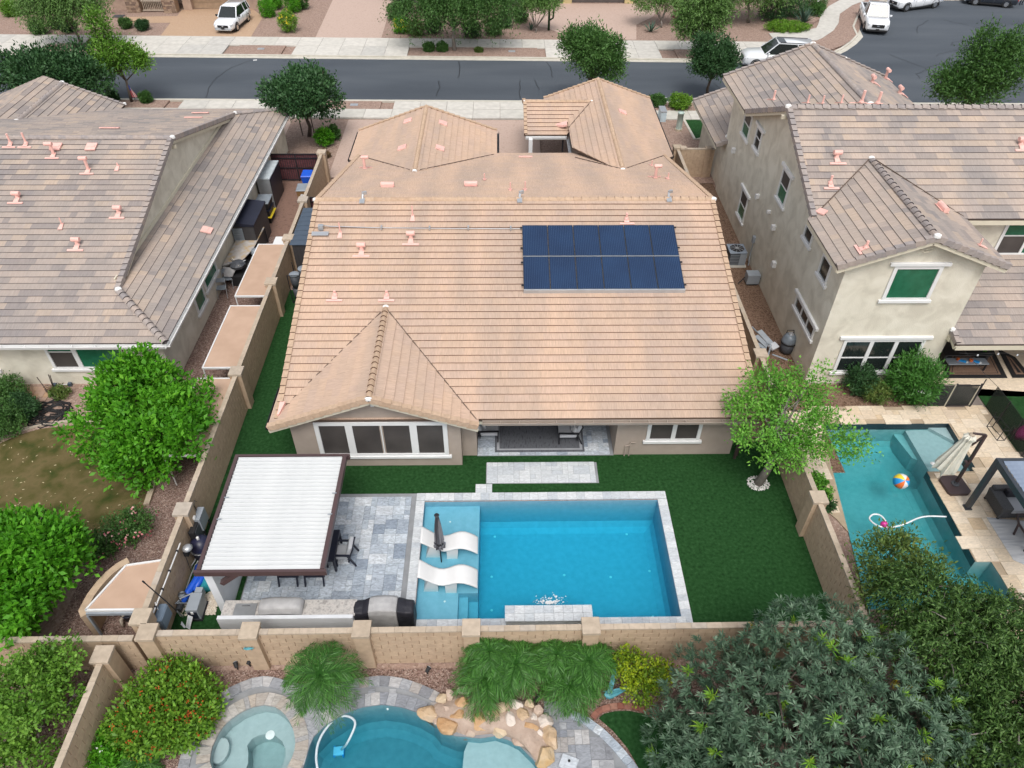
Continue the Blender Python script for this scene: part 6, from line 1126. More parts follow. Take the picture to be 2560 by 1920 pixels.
bd.loft([[(p[0],p[1],-.2) for p in prf],[(p[0],p[1],.1) for p in s1],[(p[0],p[1],.36) for p in s2]]); mk('mortar_bed', bd, M['mortar2'], rw, True)
RK = [(570,880,.32,.26,.2,.12,4),(655,790,.2,.18,.18,.2,1),(715,760,.2,.16,.2,.25,0),(790,740,.2,.14,.18,.2,3),(785,810,.24,.2,.2,.35,2),(690,855,.16,.14,.15,.25,0),(760,895,.26,.2,.2,.3,2),(700,955,.4,.22,.24,.2,2),(840,1000,.18,.14,.16,.12,0),(900,930,.3,.34,.26,.3,2),(850,840,.15,.14,.14,.35,0),(960,860,.22,.18,.2,.4,1),(1000,880,.15,.14,.16,.42,4),(1030,985,.28,.22,.2,.18,1),(1095,915,.2,.22,.2,.32,3),(1040,840,.2,.2,.22,.45,1),(1130,820,.28,.18,.24,.4,3),(1185,890,.22,.18,.2,.38,4),(1210,965,.28,.16,.2,.3,2),(1190,1030,.34,.26,.18,.14,0),(1280,1010,.16,.18,.16,.22,3),(1270,865,.2,.18,.2,.3,0),(1315,930,.24,.22,.22,.28,3),(1360,1040,.22,.34,.26,.25,4),(1295,1070,.14,.12,.13,.15,0),(1320,1150,.32,.34,.28,.2,5),(1240,910,.12,.14,.12,.32,3),(620,925,.14,.12,.12,.1,0),(1220,825,.14,.14,.16,.35,1)]
PAL = [[(.40,.30,.24),(.50,.40,.32)],[(.46,.35,.23),(.56,.46,.33)],[(.40,.23,.11),(.50,.34,.20)],[(.54,.47,.41),(.62,.55,.48)],[(.42,.29,.17),(.52,.40,.28)],[(.48,.38,.26),(.46,.31,.15)]]
BM_ = [mat('sandstone %s' % n_, c_, .92, sc=2.2, det=10, lo=.35, hi=.65, bump=.05, bsc=7, spec=.2) for n_, c_ in zip(('rose','buff','orange','pale','tan','mixed'), PAL)]
def px11(x, y): return None
for i, (p, sx, sy, sz, z, k) in enumerate([((-2.111,9.118,0.15),.32,.26,.2,.12,4),((-1.757,9.49,0.2),.2,.18,.18,.2,1),((-1.493,9.6,0.25),.2,.16,.2,.25,0),((-1.165,9.71,0.2),.2,.14,.18,.2,3),((-1.167,9.327,0.35),.24,.2,.2,.33,2),((-1.583,9.178,0.25),.16,.14,.15,.25,0),((-1.265,8.978,0.3),.26,.2,.2,.28,2),((-1.521,8.766,0.2),.42,.24,.24,.14,2),((-0.913,8.601,0.12),.18,.14,.16,.1,0),((-0.654,8.821,0.3),.3,.34,.26,.24,2),((-0.878,9.191,0.35),.15,.14,.14,.35,0),((-0.395,9.076,0.4),.22,.18,.2,.36,1),((-0.22,8.957,0.42),.16,.14,.16,.38,4),((-0.092,8.631,0.18),.28,.22,.2,.12,1),((0.191,8.867,0.32),.2,.24,.2,.28,3),((-0.046,9.137,0.45),.2,.2,.22,.38,1),((0.348,9.243,0.4),.28,.18,.24,.34,3),((0.582,8.944,0.38),.22,.18,.2,.34,4),((0.684,8.657,0.3),.28,.16,.2,.26,2),((0.595,8.437,0.12),.34,.26,.16,.08,0),((0.981,8.497,0.22),.16,.18,.16,.2,3),((0.959,9.083,0.3),.2,.18,.2,.26,0),((1.144,8.809,0.28),.24,.22,.22,.24,3),((1.316,8.356,0.25),.22,.34,.26,.2,4),((1.038,8.275,0.15),.14,.12,.13,.12,0),((1.127,7.928,0.2),.32,.34,.28,.12,5),((0.82,8.881,0.32),.12,.14,.12,.3,3),((-1.884,8.941,0.1),.14,.12,.12,.06,0),((0.744,9.239,0.35),.14,.14,.16,.33,1),((-2.299,9.23,0.1),.13,.12,.12,.05,3)]):
    boulder(rw, Vector((p[0],p[1],z)), sx*1.12, sy*1.12, sz*1.1, i+3, BM_[k])
t = thing('stone_tile', 'pale square stone tile with black fitting on the rear deck', 'stone tile', (1.767,7.793)); pq = [(1.467,7.676),(1.615,8.002),(2.052,7.838),(1.871,7.481)]; mk('slab', MB().prism(pq[::-1] if sum(pq[i-1][0]*pq[i][1]-pq[i][0]*pq[i-1][1] for i in range(4)) < 0 else pq, .053, .12), M['marble2'], t, bev=.01); mk('fitting', MB().lathe([(.035,0),(.035,.03)], (*(1.769,7.792,0.1)[:2],.12), 10), M['blk'], t)
# brick edging round the small turf
be = thing('brick_edging', 'curved red brick edging round the small turf patch', 'edging', (3.309,9.228)); coping(be, [(2.592,8.917),(2.728,9.074),(2.954,9.178),(3.227,9.216),(3.551,9.225),(3.919,9.154),(4.193,9.018),(4.345,8.793)], .17, .06, M['brick'], .2, 'brick', th=.07)
t = thing('bird_sculpture', 'teal metal bird sculpture with raised wings beside the yellow shrub', 'sculpture', (3.056,9.612)); p = Vector((3.007,9.512,0.25))
bd = [p+Vector((-.06,.08,.12)), p+Vector((-.1,.0,.05)), p, p+Vector((.12,.02,-.02)), p+Vector((.25,.06,-.0))]; mk('body', MB().tube(bd, [.02,.05,.1,.09,.03], 9), M['tealmetal'], t, True); mk('beak', MB().tube([bd[0], bd[0]+Vector((-.1,-.02,.0))], [.018,.003], 6), M['tealmetal'], t)
a = p; mk('wing', MB().extr([a+Vector((-.05,.05,.06)), a+Vector((.08,.35,.3)), a+Vector((.2,.75,.5)), a+Vector((.3,.7,.48)), a+Vector((.2,.3,.25)), a+Vector((.1,.05,.06))], (0,.0,.015)), M['tealmetal'], t); mk('wing', MB().extr([a+Vector((.0,-.05,.06)), a+Vector((.15,.12,.12)), a+Vector((.45,.14,.25)), a+Vector((.62,.12,.35)), a+Vector((.6,.05,.33)), a+Vector((.2,-.06,.06))], (0,0,.015)), M['tealmetal'], t)
for s_ in (-.03,.05): mk('leg', MB().tube([p+Vector((s_,0,0)), Vector((p.x+s_,p.y,0))], .012, 5), M['tealmetal'], t)
def spot(label, p, rz=0):
    t = thing('garden_spotlight', label, 'spotlight', p, 'small black garden spotlights'); x, y = p[0], p[1]; mk('stake', MB().bar((x,y,0),(x,y,.16),.03), M['blk'], t); mk('head', MB().tube([(x-.06*math.cos(rz),y-.06*math.sin(rz),.2),(x+.1*math.cos(rz),y+.1*math.sin(rz),.26)], [.05,.075], 10), M['blk'], t); mk('lens', MB().tube([(x+.1*math.cos(rz),y+.1*math.sin(rz),.26),(x+.105*math.cos(rz),y+.105*math.sin(rz),.2605)], .065, 10), M['lens'], t)
spot('black garden spotlight left of the wall pillar near the lantana', (-7.531,10.629), 1.2); spot('black garden spotlight right of the wall pillar beside the tall palm', (-6.964,10.671), 1.2); spot('black garden spotlight on gravel against the wall beside the lantana shrub', (-7.876,10.536), 2); spot('black garden spotlight on gravel between palm and curved deck', (-2.23,10.331), 1); spot('black garden spotlight at the left end of the boulders', (-1.203,9.919), .5); spot('black garden spotlight with pale lens among the boulders', (0.936,9.416), .8)
t = thing('wall_gecko', 'small green metal gecko fixed to the wall pillar', 'ornament', (-7.245,10.695,1.3)); p = (-7.226,10.668,1.35); b = MB(); b.tube([(p[0]-.14,10.46,1.36),(p[0],10.46,1.36),(p[0]+.16,10.46,1.4)], [.02,.045,.01], 6)
for s_ in (-.08,.08): b.bar((p[0]+s_,10.46,1.28),(p[0]+s_,10.46,1.45),.02)
mk('body', b, M['tealmetal'], t)
t = thing('valve_box', 'pale square valve cover lying in the rear gravel bed', 'valve cover', (-9.081,8.451)); p = (-9.081,8.451); mk('lid', MB().rbox((p[0],p[1],.03),(.3,.18,.05),rz=.1), M['galv'], t)
# ================================================================ RIGHT NEIGHBOUR YARD
nd = thing('right_deck', 'cream travertine paver deck around the right neighbour pool', 'deck', (17,17,0)); nd['kind'] = 'structure'
dk2 = [(12.049,15.272),(11.814,15.876),(11.35,16.5),(11.2,21.2),(13.349,21.557),(19.928,21.463),(19.93,18.725),(21.5,18),(21.5,9.6),(14,9.6),(11.623,12.301)]
mk('bedding', MB().sheet([dk2, RPOOL], -.005, .02), M['groutt'], nd)
i2, i3 = inpoly(inset(dk2,.02)), inpoly(inset(RPOOL,-.1))
ashlar(nd, lambda x,y: i2(x,y) and not i3(x,y), 11, 21.6, 9.6, 22, .05, M['trav'], .26, ((3,2),(2,2),(2,2),(2,1),(1,1)), limit=300)
np_ = thing('neighbour_pool', 'teal L shaped pool with corner steps in the right garden', 'pool', (14,16,0)); mk('basin', basin(RPOOL, -1.3, .02), M['plaster_t'], np_)
def pr2(poly): return poly if sum(poly[i-1][0]*poly[i][1]-poly[i][0]*poly[i-1][1] for i in range(len(poly))) > 0 else poly[::-1]
mk('tanning_ledge', MB().prism(pr2([(16.332,20.502,-0.3),(18.126,20.685,-0.3),(18.123,18.364,-0.3),(16.358,18.345,-0.3)]), -1.29, -.35), M['plaster_g'], np_); mk('step', MB().prism(pr2([(15.95,20.581,-0.5),(16.47,20.687,-0.5),(16.495,18.985,-0.5),(16.179,19.281,-0.5)]), -1.29, -.6), M['plaster_t'], np_); mk('corner_seat', MB().prism(pr2([(17.182,20.579,-0.2),(18.089,20.667,-0.2),(18.085,19.585,-0.2)]), -.349, -.2), M['plaster_g'], np_)
water_body('neighbour_pool_water', RPOOL, -1.29, -.08, M['water_t'], 'teal water with sky reflections in the right neighbour pool')
tl = MB(); strip(tl, [RPOOL[2],RPOOL[3]], .0, -.012, -.3, .03); strip(tl, [RPOOL[1],RPOOL[2]], .0, -.012, -.3, .03); strip(tl, [RPOOL[4],RPOOL[5]], .0, -.012, -.3, .03); mk('waterline_tile', tl, mat('dark waterline tile', [(.02,.035,.045)], .3), np_)
t = thing('beach_ball', 'striped inflatable beach ball floating in the teal pool', 'ball', (14.702,17.417,0.2)); p = (14.724,17.437,0.16)
for k, m_ in enumerate((M['orange'],M['white'],M['yellow'],M['skyblue'],M['orange'],M['white'],M['skyblue'])):
    mb = MB(); a0, a1 = k*2*math.pi/7, (k+1)*2*math.pi/7; n_ = 8; vs_ = []
    for i in range(n_+1):
        ph = math.pi*i/n_
        for a in (a0,(a0+a1)/2,a1): q = Vector((math.sin(ph)*math.cos(a), math.sin(ph)*math.sin(a), math.cos(ph)))*.29; q.rotate(Matrix.Rotation(.6,3,'X')); vs_.append(q+Vector(p))
    mb.add(vs_, [(i*3+j,i*3+j+1,i*3+j+4,i*3+j+3) for i in range(n_) for j in range(2)]); mk('gore', mb, m_, t, True)
t = thing('float_ball', 'small magenta ball floating by the white hose loop', 'ball', (13.43,15.617)); mk('sphere', MB().lathe([(.001,-.13),(.07,-.11),(.12,-.04),(.12,.04),(.07,.11),(.001,.13)], (*(13.43,15.617,0)[:2],.0), 12), M['pinkv'], t, True)
t = thing('pool_hose', 'white pool cleaner hose looping on the teal water', 'hose', (13.83,15.553)); mk('tube', MB().tube(cr([(15.824,15.969,-0.05),(15.231,15.993,-0.05),(14.797,15.917,-0.05),(14.247,15.678,-0.05),(13.851,15.56,-0.05),(13.538,15.521,-0.05),(13.221,15.596,-0.05),(13.053,15.811,-0.05),(13.071,15.964,-0.05),(13.233,16.086,-0.05),(13.433,16.084,-0.05),(13.549,15.929,-0.05),(13.567,15.593,-0.05),(13.364,15.009,-0.06),(13.165,14.557,-0.07)]), .03, 8), M['hose'], t, True)
t = thing('pool_float', 'small round white float on the teal pool surface', 'float', (16.414,18.434)); mk('disc', MB().lathe([(.09,-.02),(.1,.02),(.05,.06)], (*(16.453,18.478,-0.05)[:2],-.07), 12), M['white'], t)
# cantilever parasol
t = thing('cantilever_parasol', 'closed cream cantilever parasol on dark square base by the teal pool', 'parasol', (16.793,17.409)); bp_ = [(16.198,17.539,0.1),(16.343,17.701,0.1),(16.859,17.72,0.1),(17.058,17.601,0.1),(17.111,16.959,0.1),(16.959,16.825,0.1),(16.314,16.809,0.1),(16.241,16.922,0.1)]
mk('base', MB().prism(pr2([(p[0],p[1]) for p in bp_]), .05, .17), M['bronze'], t, bev=.02); o = (16.668,17.291,0.17); mk('collar', MB().lathe([(.14,.17),(.14,.2),(.07,.22),(.07,.3)], (o[0],o[1],0), 14), M['darkgrey'], t)
o = Vector((o[0],o[1],.2)); zt_ = 2.75; tp = Vector((o.x,o.y+.02,zt_)); mk('mast', MB().bar(o, tp, .09), M['bronze'], t); mk('crank', MB().rbox(o.lerp(tp,.42)+Vector((-.08,0,0)), (.14,.14,.22)), M['bronze'], t)
apex = Vector((o.x-.45, o.y+.05, 2.85)); mk('arm', MB().bar(tp, o.lerp(tp,.72)+Vector((-.28,0,.2)), .06), M['bronze'], t); mk('hanger', MB().bar(tp, apex+Vector((0,0,-.05)), .06), M['bronze'], t)
cl = []; 
for i, (z, r) in enumerate(((.95,.30),(1.0,.34),(1.25,.33),(1.6,.27),(2.1,.2),(2.45,.15),(2.6,.2),(2.72,.1))):
    cc = apex+Vector((-.28*(1-(z-.95)/1.8),-.0,0)); cl.append([(cc.x+math.cos(a*math.pi/10)*r*(1.15 if a % 2 else .72), cc.y+math.sin(a*math.pi/10)*r*(1.15 if a % 2 else .72), z+(.12*math.sin(a*1.3) if i < 2 else 0)) for a in range(20)])
mk('canopy', MB().loft(cl), M['cream_f'], t); mk('cap', MB().lathe([(.1,0),(.1,.05),(.04,.09)], (apex.x,apex.y,2.7), 10), M['cap'], t)
# louvred pergola
t = thing('louvre_pergola', 'charcoal pergola with blue grey louvre roof at the right edge', 'pergola', (16.684,16.269)); b0 = (16.684,16.269); z1 = 2.6; x0, y1 = b0[0], b0[1]+.02; c0 = (16.631,16.372,2.62)
mk('post', MB().bar((x0,y1,0),(x0,y1,z1),.16), M['charcoal'], t); mk('post_foot', MB().box(x0-.12,x0+.12,y1-.12,y1+.12,.05,.09), M['charcoal'], t); X1p, Y0p = x0+4.2, y1-4.0
mk('post', MB().bar((x0,Y0p,0),(x0,Y0p,z1),.16), M['charcoal'], t); mk('post', MB().bar((X1p,y1,0),(X1p,y1,z1),.16), M['charcoal'], t)
mk('beam', MB().bar((x0,y1+.08,z1-.1),(x0,Y0p-.08,z1-.1),.14,.24), M['charcoal'], t); mk('beam', MB().bar((x0+.08,y1,z1-.1),(X1p,y1,z1-.1),.14,.24), M['charcoal'], t)
lm = MB().hexa([(0,-.085,-.01),(4.0,-.085,-.01),(4.0,.075,.02),(0,.075,.02),(0,-.085,.01),(4.0,-.085,.01),(4.0,.075,.04),(0,.075,.04)]).mesh('louvre', M['louvre']); it = [(lm, Matrix.Translation((x0+.09,y1-.16-i*.185,z1-.0))) for i in range(20)]; pieces(t, 'louvre', it)
# wicker seats and rugs under it
t = thing('wicker_sofa', 'grey wicker sofa end with pale cushions under the louvred pergola', 'sofa', (18.147,15.954)); p = (17.9,15.744); x, y = p[0], p[1]
mk('arm', MB().hexa([(x-.42,y+.0,.12),(x-.1,y+.0,.12),(x-.1,y+.95,.12),(x-.42,y+.95,.12),(x-.48,y-.03,.68),(x-.08,y-.03,.68),(x-.08,y+.98,.68),(x-.48,y+.98,.68)]), M['wicker'], t, bev=.03); mk('back', MB().box(x-.4,x+1.8,y+.8,y+1.0,.12,.8), M['wicker'], t, bev=.03); mk('seat_base', MB().box(x-.09,x+1.8,y+.03,y+.8,.12,.36), M['wicker'], t); mk('seat_cushion', MB().box(x-.07,x+1.8,y,y+.78,.361,.52), M['fabric'], t, bev=.05); mk('back_cushion', MB().box(x-.05,x+1.8,y+.6,y+.8,.521,.86), M['coverb'], t, bev=.05)
for a, b_ in ((x-.38,y+.05),(x-.38,y+.95)): mk('leg', MB().bar((a,b_,0.05),(a,b_,.13),.06), M['black'], t)
t = thing('outdoor_rug', 'pale grey streaked rug under the louvred pergola seats', 'rug', (17.481,15.332)); rg = [(17.162,15.857),(18.51,15.802),(20.5,14),(20.5,9.9),(17.301,13.538)]; mk('field', MB().prism(pr2([(17.162,15.857),(21,b0[1]-1.0),(21,11.5),(17.195,14.065)]), .053, .062), mat('pale streaked rug', [(.40,.41,.43),(.58,.58,.58),(.30,.32,.36)], .95, sc=2, st=(.35,3,1), lo=.3, hi=.75), t)
t = thing('wicker_chair', 'grey and brown outdoor armchair at the right edge of the pale rug', 'chair', (17.945,14.92)); p = (17.748,14.802); x, y = p[0], p[1]; mk('frame', MB().tube([(x,y+.3,.06),(x-.05,y+.35,.6),(x+.1,y+.75,.6),(x+.75,y+.8,.55)], .04, 7), M['bronze'], t); mk('frame', MB().tube([(x,y-.4,.06),(x-.05,y-.3,.6),(x-.05,y+.35,.6)], .04, 7), M['bronze'], t); mk('seat_cushion', MB().box(x+.1,x+.9,y-.35,y+.6,.3,.48), M['fabric'], t, bev=.05); mk('back_cushion', MB().box(x+.75,x+.95,y-.35,y+.6,.481,.9), M['fabric'], t, bev=.05)
# covered patio of the two storey house
t = thing('patio_rug', 'brown rug with black striped border under the neighbour dining set', 'rug', (20.368,23.731)); 
def rug2(t, poly):
    P_ = pr2(poly); mk('border', MB().prism(P_, .051, .058), M['blk'], t); mk('field', MB().prism(inset(P_,.22), .0585, .063), M['rugb'], t); q1, q2 = inset(P_,.3), inset(P_,.33); mk('stripe', MB().sheet([q1,q2], .0632, .066), M['blk'], t)
rug2(t, [(18.929,23.237),(21.733,23.216),(22.122,25.388),(20.157,25.401)]); t = thing('patio_rug', 'second brown bordered rug farther right under the neighbour patio', 'rug', (22.454,23.716)); rug2(t, [(21.956,23.228),(22.8,(21.956,23.228)[1]),(22.8,24.6),(22.295,25.23)])
t = thing('dining_bench', 'grey bench with blue toys beside the long dark neighbour table', 'bench', (20.368,23.731)); a, b_ = (19.227,23.661,0.45), (20.989,23.575,0.45); y = a[1]; mk('seat', MB().box(a[0],b_[0],y,y+.42,.42,.47), M['midgrey'], t, bev=.01)
for x in (a[0]+.08,b_[0]-.08):
    for yy in (y+.05,y+.38): mk('leg', MB().bar((x,yy,.05),(x,yy,.42),.06), M['black'], t)
ty = thing('toy', 'orange and blue plastic toy at the left of the bench', 'toy', (19.824,23.927,0.47)); q = (19.78,23.842,0.48); mk('body', MB().rbox((q[0]+.1,q[1],.5),(.3,.1,.07),rz=-.5), M['skyblue'], ty); mk('knob', MB().rbox((q[0]-.05,q[1]+.08,.52),(.1,.1,.1)), M['orange'], ty); mk('tip', MB().rbox((q[0]+.25,q[1]-.08,.5),(.1,.08,.06)), M['white'], ty)
ty = thing('toy', 'orange and blue plastic toy at the middle of the bench', 'toy', (20.368,23.849,0.47)); q = (20.34,23.801,0.48); mk('body', MB().rbox((q[0]+.1,q[1],.5),(.3,.1,.07),rz=-.5), M['skyblue'], ty); mk('knob', MB().rbox((q[0]-.08,q[1]+.06,.52),(.12,.12,.1)), M['orange'], ty); mk('tip', MB().rbox((q[0]+.25,q[1]-.08,.5),(.1,.08,.06)), M['white'], ty)
t = thing('long_table', 'long black dining table under the neighbour patio roof', 'table', (21.015,25.082)); a, b_ = (19.099,23.912,0.75), (21.136,23.898,0.75); y = a[1]; mk('top', MB().box(a[0],b_[0],y,y+1.0,.70,.75), M['black'], t, bev=.01)
for x in (a[0]+.1,b_[0]-.1): mk('leg', MB().box(x-.06,x+.06,y+.1,y+.9,.05,.7), M['black'], t)
t = thing('table_plant', 'small bright green potted plant on the long black table', 'plant', (20.86,24.31,0.8)); q = (20.841,24.273,0.8); mk('pot', MB().lathe([(.06,.751),(.09,.84)], (q[0],y+.3,0), 10), M['darkgrey'], t)
PLANT_POT = (q[0], y+.3, .84)
lb = thing('string_lights', 'string of small globe bulbs hanging from the patio eave', 'string lights', (20.058,22.605,2.3)); pts = [(18.2+i*.8, 22.2, 2.32-.06*(i % 2)) for i in range(8)]; mk('wire', MB().tube(pts, .008, 4), M['blk'], lb)
for q in pts[1:]: mk('bulb', MB().lathe([(.001,-.11),(.035,-.08),(.03,-.02),(.015,0)], q, 8), M['lens'], lb)
sp_ = [(18.492,22.721,2.3),(18.823,22.485,2),(19.356,21.651,1.6),(19.694,21.082,1.4),(19.87,19.779,1.3)]; mk('wire', MB().tube(sp_, .009, 4), M['blk'], lb)
# mesh pool fence and gate
mm = bpy.data.materials.new('see through mesh'); mm.use_nodes = True; N_ = mm.node_tree.nodes; b_ = N_['Principled BSDF']; b_.inputs['Base Color'].default_value = (.015,.022,.02,1); b_.inputs['Roughness'].default_value = .8; b_.inputs['Alpha'].default_value = .62
t = thing('mesh_fence', 'black mesh pool safety fence along the turf edge', 'fence', (20.086,20.297)); fp = [(19.31,21.509),(19.899,21.463),(19.923,20.534),(19.935,19.571),(19.93,18.725),(20.9,17.3)]
for i, (a, b_) in enumerate(zip(fp, fp[1:])):
    if i == 0: continue
    mk('mesh_screen', MB().hexa([(a[0],a[1],.06),(b_[0],b_[1],.06),(b_[0],b_[1]+.006,.06),(a[0],a[1]+.006,.06),(a[0],a[1],1.2),(b_[0],b_[1],1.2),(b_[0],b_[1]+.006,1.2),(a[0],a[1]+.006,1.2)]), mm, t); mk('post', MB().bar((b_[0],b_[1],0),(b_[0],b_[1],1.25),.035), M['black'], t)
t = thing('fence_gate', 'black framed mesh gate at the patio end of the pool fence', 'gate', (18.905,21.513)); a, b_ = (18.26,21.501), (19.244,21.493)
for q in (a,b_): mk('post', MB().bar((q[0],q[1],0),(q[0],q[1],1.3),.05), M['black'], t); mk('post_trim', MB().bar((q[0]-.05,q[1],0),(q[0]-.05,q[1],1.25),.03), M['cream'], t)
mk('rail', MB().bar((a[0],a[1],1.22),(b_[0],b_[1],1.22),.04), M['black'], t); mk('rail', MB().bar((a[0],a[1],.12),(b_[0],b_[1],.12),.04), M['black'], t); mk('mesh_screen', MB().box(a[0],b_[0],a[1],a[1]+.006,.12,1.2), mm, t); c_ = (17.398,21.525); mk('mesh_screen', MB().box(c_[0],a[0]-.08,a[1],a[1]+.006,.06,1.2), mm, t); mk('latch_post', MB().bar((b_[0]+.05,b_[1],0),(b_[0]+.05,b_[1],1.55),.03), M['black'], t)
t = thing('towel_rack', 'black wire towel rack standing on the travertine deck', 'rack', (19.648,19.991)); 
for q in ((19.39,20.319),(19.607,20.301),(19.419,19.56),(19.706,19.558)): mk('upright', MB().tube([(q[0],q[1],.05),(q[0]+.05,q[1]+.02,.85)], .016, 6), M['blk'], t)
b = MB(); q = [(19.39,20.319),(19.607,20.301),(19.706,19.558),(19.419,19.56)]
for i in range(4): b.tube([(q[i][0],q[i][1],.06),(q[(i+1)%4][0],q[(i+1)%4][1],.06)], .014, 5); b.tube([(q[i][0]+.04,q[i][1],.6),(q[(i+1)%4][0]+.04,q[(i+1)%4][1],.6)], .014, 5)
mk('rail', b, M['blk'], t)
t = thing('pool_noodle_float', 'magenta plastic slide lying on turf behind the mesh fence', 'toy slide', (20.598,19.983)); p = (20.457,19.792,0.2); mk('body', MB().loft([[(p[0]-.3,p[1]-.2,.05),(p[0]-.3,p[1]+.2,.05),(p[0]-.25,p[1]+.15,.3),(p[0]-.25,p[1]-.15,.3)],[(p[0]+.2,p[1]-.3,.05),(p[0]+.2,p[1]+.3,.05),(p[0]+.2,p[1]+.25,.5),(p[0]+.2,p[1]-.25,.5)],[(p[0]+.8,p[1]-.3,.05),(p[0]+.8,p[1]+.3,.05),(p[0]+.8,p[1]+.25,.2),(p[0]+.8,p[1]-.25,.2)]]), M['pinkv'], t, True)
t = thing('coiled_hose', 'black hose coiled on the concrete pad behind the shrub', 'hose', (18.239,22.106)); mk('tube', MB().tube([((18.239,22.106)[0]+.3*math.cos(i*.5)*(1+.3*math.sin(i)), (18.239,22.106)[1]+.3*math.sin(i*.5), .05+.01*i) for i in range(34)], .022, 6), M['blk'], t)
# side yard of two storey house
t = thing('air_conditioner', 'grey air conditioner condenser with round top fan by the house', 'air conditioner', (12.38,32.944)); p = (12.075,31.766,0.1); x, y = (12.096,31.918)[0], (12.096,31.918)[1]+.45; s_ = .43
mk('coil_body', MB().box(x-s_,x+s_,y-s_,y+s_,.08,.78), M['darkgrey'], t, bev=.05); mk('corner_panel', MB().box(x+.1,x+s_+.01,y-s_-.01,y-s_+.06,.1,.76), M['midgrey'], t); mk('top', MB().box(x-s_-.02,x+s_+.02,y-s_-.02,y+s_+.02,.781,.85), mat('blue grey cabinet', [(.22,.26,.31)], .5), t, bev=.04); mk('fan_well', MB().lathe([(.36,.851),(.36,.86),(.01,.861)], (x,y,0), 24), M['black'], t)
gr_ = MB()
for i in range(10): a = i*math.pi/5; gr_.bar((x+.06*math.cos(a),y+.06*math.sin(a),.875),(x+.36*math.cos(a),y+.36*math.sin(a),.87),.018)
gr_.lathe([(.09,.866),(.09,.885),(.01,.89)], (x,y,0), 14); mk('grille', gr_, M['galv'], t); 
lv = MB()
for i in range(7): lv.box(x-s_+.04,x+.08,y-s_-.012,y-s_+.02,.14+i*.09,.16+i*.09)
mk('louvre', lv, M['midgrey'], t, kind='stuff'); mk('pad', MB().box(x-s_-.08,x+s_+.08,y-s_-.08,y+s_+.08,0,.08), M['concrete'], t)
t = thing('pool_control_cabinet', 'grey metal utility cabinet on the brown gravel by the house', 'cabinet', (12.634,30.657)); a, b_ = (12.178,30.166), (12.845,30.135); mk('cabinet', MB().box(a[0]+.02,b_[0]-.02,a[1]+.05,a[1]+.55,.1,.62), M['midgrey'], t, bev=.015); mk('plinth', MB().box(a[0]+.08,b_[0]-.08,a[1]+.1,a[1]+.5,0,.1), M['black'], t); mk('pipe', MB().tube([(b_[0],a[1]+.2,.4),(b_[0]+.15,a[1]+.1,.3),(b_[0]+.15,a[1],0)], .03, 6), M['blk'], t); mk('pipe', MB().tube([(a[0],a[1]+.4,.3),(a[0]-.35,a[1]+.2,.05)], .03, 6), M['blk'], t)
t = thing('kettle_smoker', 'grey domed kettle grill with handle against the house wall', 'grill', (12.766,25.225)); q = (12.677,24.919); x, y = q[0], q[1]+.15; mk('barrel', MB().lathe([(.2,.05),(.28,.12),(.31,.6)], (x,y,0), 20), M['darkgrey'], t, True); mk('lid', MB().lathe([(.33,.6),(.32,.72),(.26,.92),(.16,1.02),(.02,1.05)], (x,y,0), 20), mat('blue grey enamel', [(.16,.19,.22)], .3), t, True); mk('band', MB().lathe([(.335,.58),(.345,.61),(.335,.64)], (x,y,0), 20), M['blk'], t); mk('vent_cap', MB().lathe([(.12,1.04),(.1,1.08),(.02,1.09)], (x,y,0), 12), M['galv'], t); mk('handle', MB().tube([(x-.16,y+.12,1.0),(x-.14,y+.14,1.14),(x+.14,y+.14,1.14),(x+.16,y+.12,1.0)], .018, 6), M['blk'], t)
t = thing('lounge_frames', 'tangle of folded grey lounge chairs dumped beside the kettle grill', 'folded chairs', (11.954,25.675))
for i, (a, b_) in enumerate((((11.203,25.198,0.5),(11.604,24.777,0.45)),((11.347,25.517,0.6),(11.706,24.889,0.5)),((11.525,25.75,0.7),(11.967,24.93,0.5)),((11.273,25.057,0.4),(11.554,24.811,0.35)))): mk('slat_panel', MB().bar(a, b_, .18+.05*i, .03), mat('slate plastic%d' % i, [(.23+.04*i,.26+.04*i,.29+.04*i)], .5), t)
for a, b_ in (((11.708,24.984,0.6),(11.527,24.593,0.1)),((11.838,24.853,0.6),(11.649,24.426,0.1)),((11.708,24.984,0.6),(11.838,24.853,0.6)),((11.773,24.33,0.5),(12.381,24.069,0.4)),((11.397,26.281,0.5),(11.534,25.822,0.5))): mk('leg', MB().tube([a,b_], .035, 6), M['grey_pl'], t)
mk('cushion', MB().rbox((11.983,24.887,0.5),(.4,.3,.1),rz=.6,rx=.3), M['fabric'], t)
# ================================================================ HOUSES ACROSS THE STREET
def stone_pier(par, x0, x1, y0, h, nm='stone_pier'):
    c = MB(); c.box(x0+.05,x1-.05,y0+.05,y0+.9,.07,h); p = mk(nm, c, M['mortar'], par); it = []; z = .08
    while z < h-.05:
        x = x0; hh = rnd.choice((.12,.16,.2))
        while x < x1-.05:
            l = min(rnd.choice((.2,.3,.42)), x1-x); it.append((MB().box(0,l-.015,0,.1+rnd.uniform(0,.04),0,hh-.015).mesh('stone', M['stonev']), Matrix.Translation((x,y0-.05+rnd.uniform(-.02,0),z)))); x += l
        z += hh
    pieces(p, 'stone', it, 120)
fh = thing('stone_pier_house', 'beige house across the street with stone piers and tan garage door', 'house', (-28,78,0))
w_ = MB(); w_.box(-47.5,-35.2,76.15,77,.05,2.9); w_.box(-24.4,-22.6,76.3,82,.05,2.9); w_.box(-30.0,-29.2,76.0,82,.05,2.9); w_.box(-35.1,-30.1,78.2,79,.05,2.9); mk('wall', w_, M['stuccop'], fh)
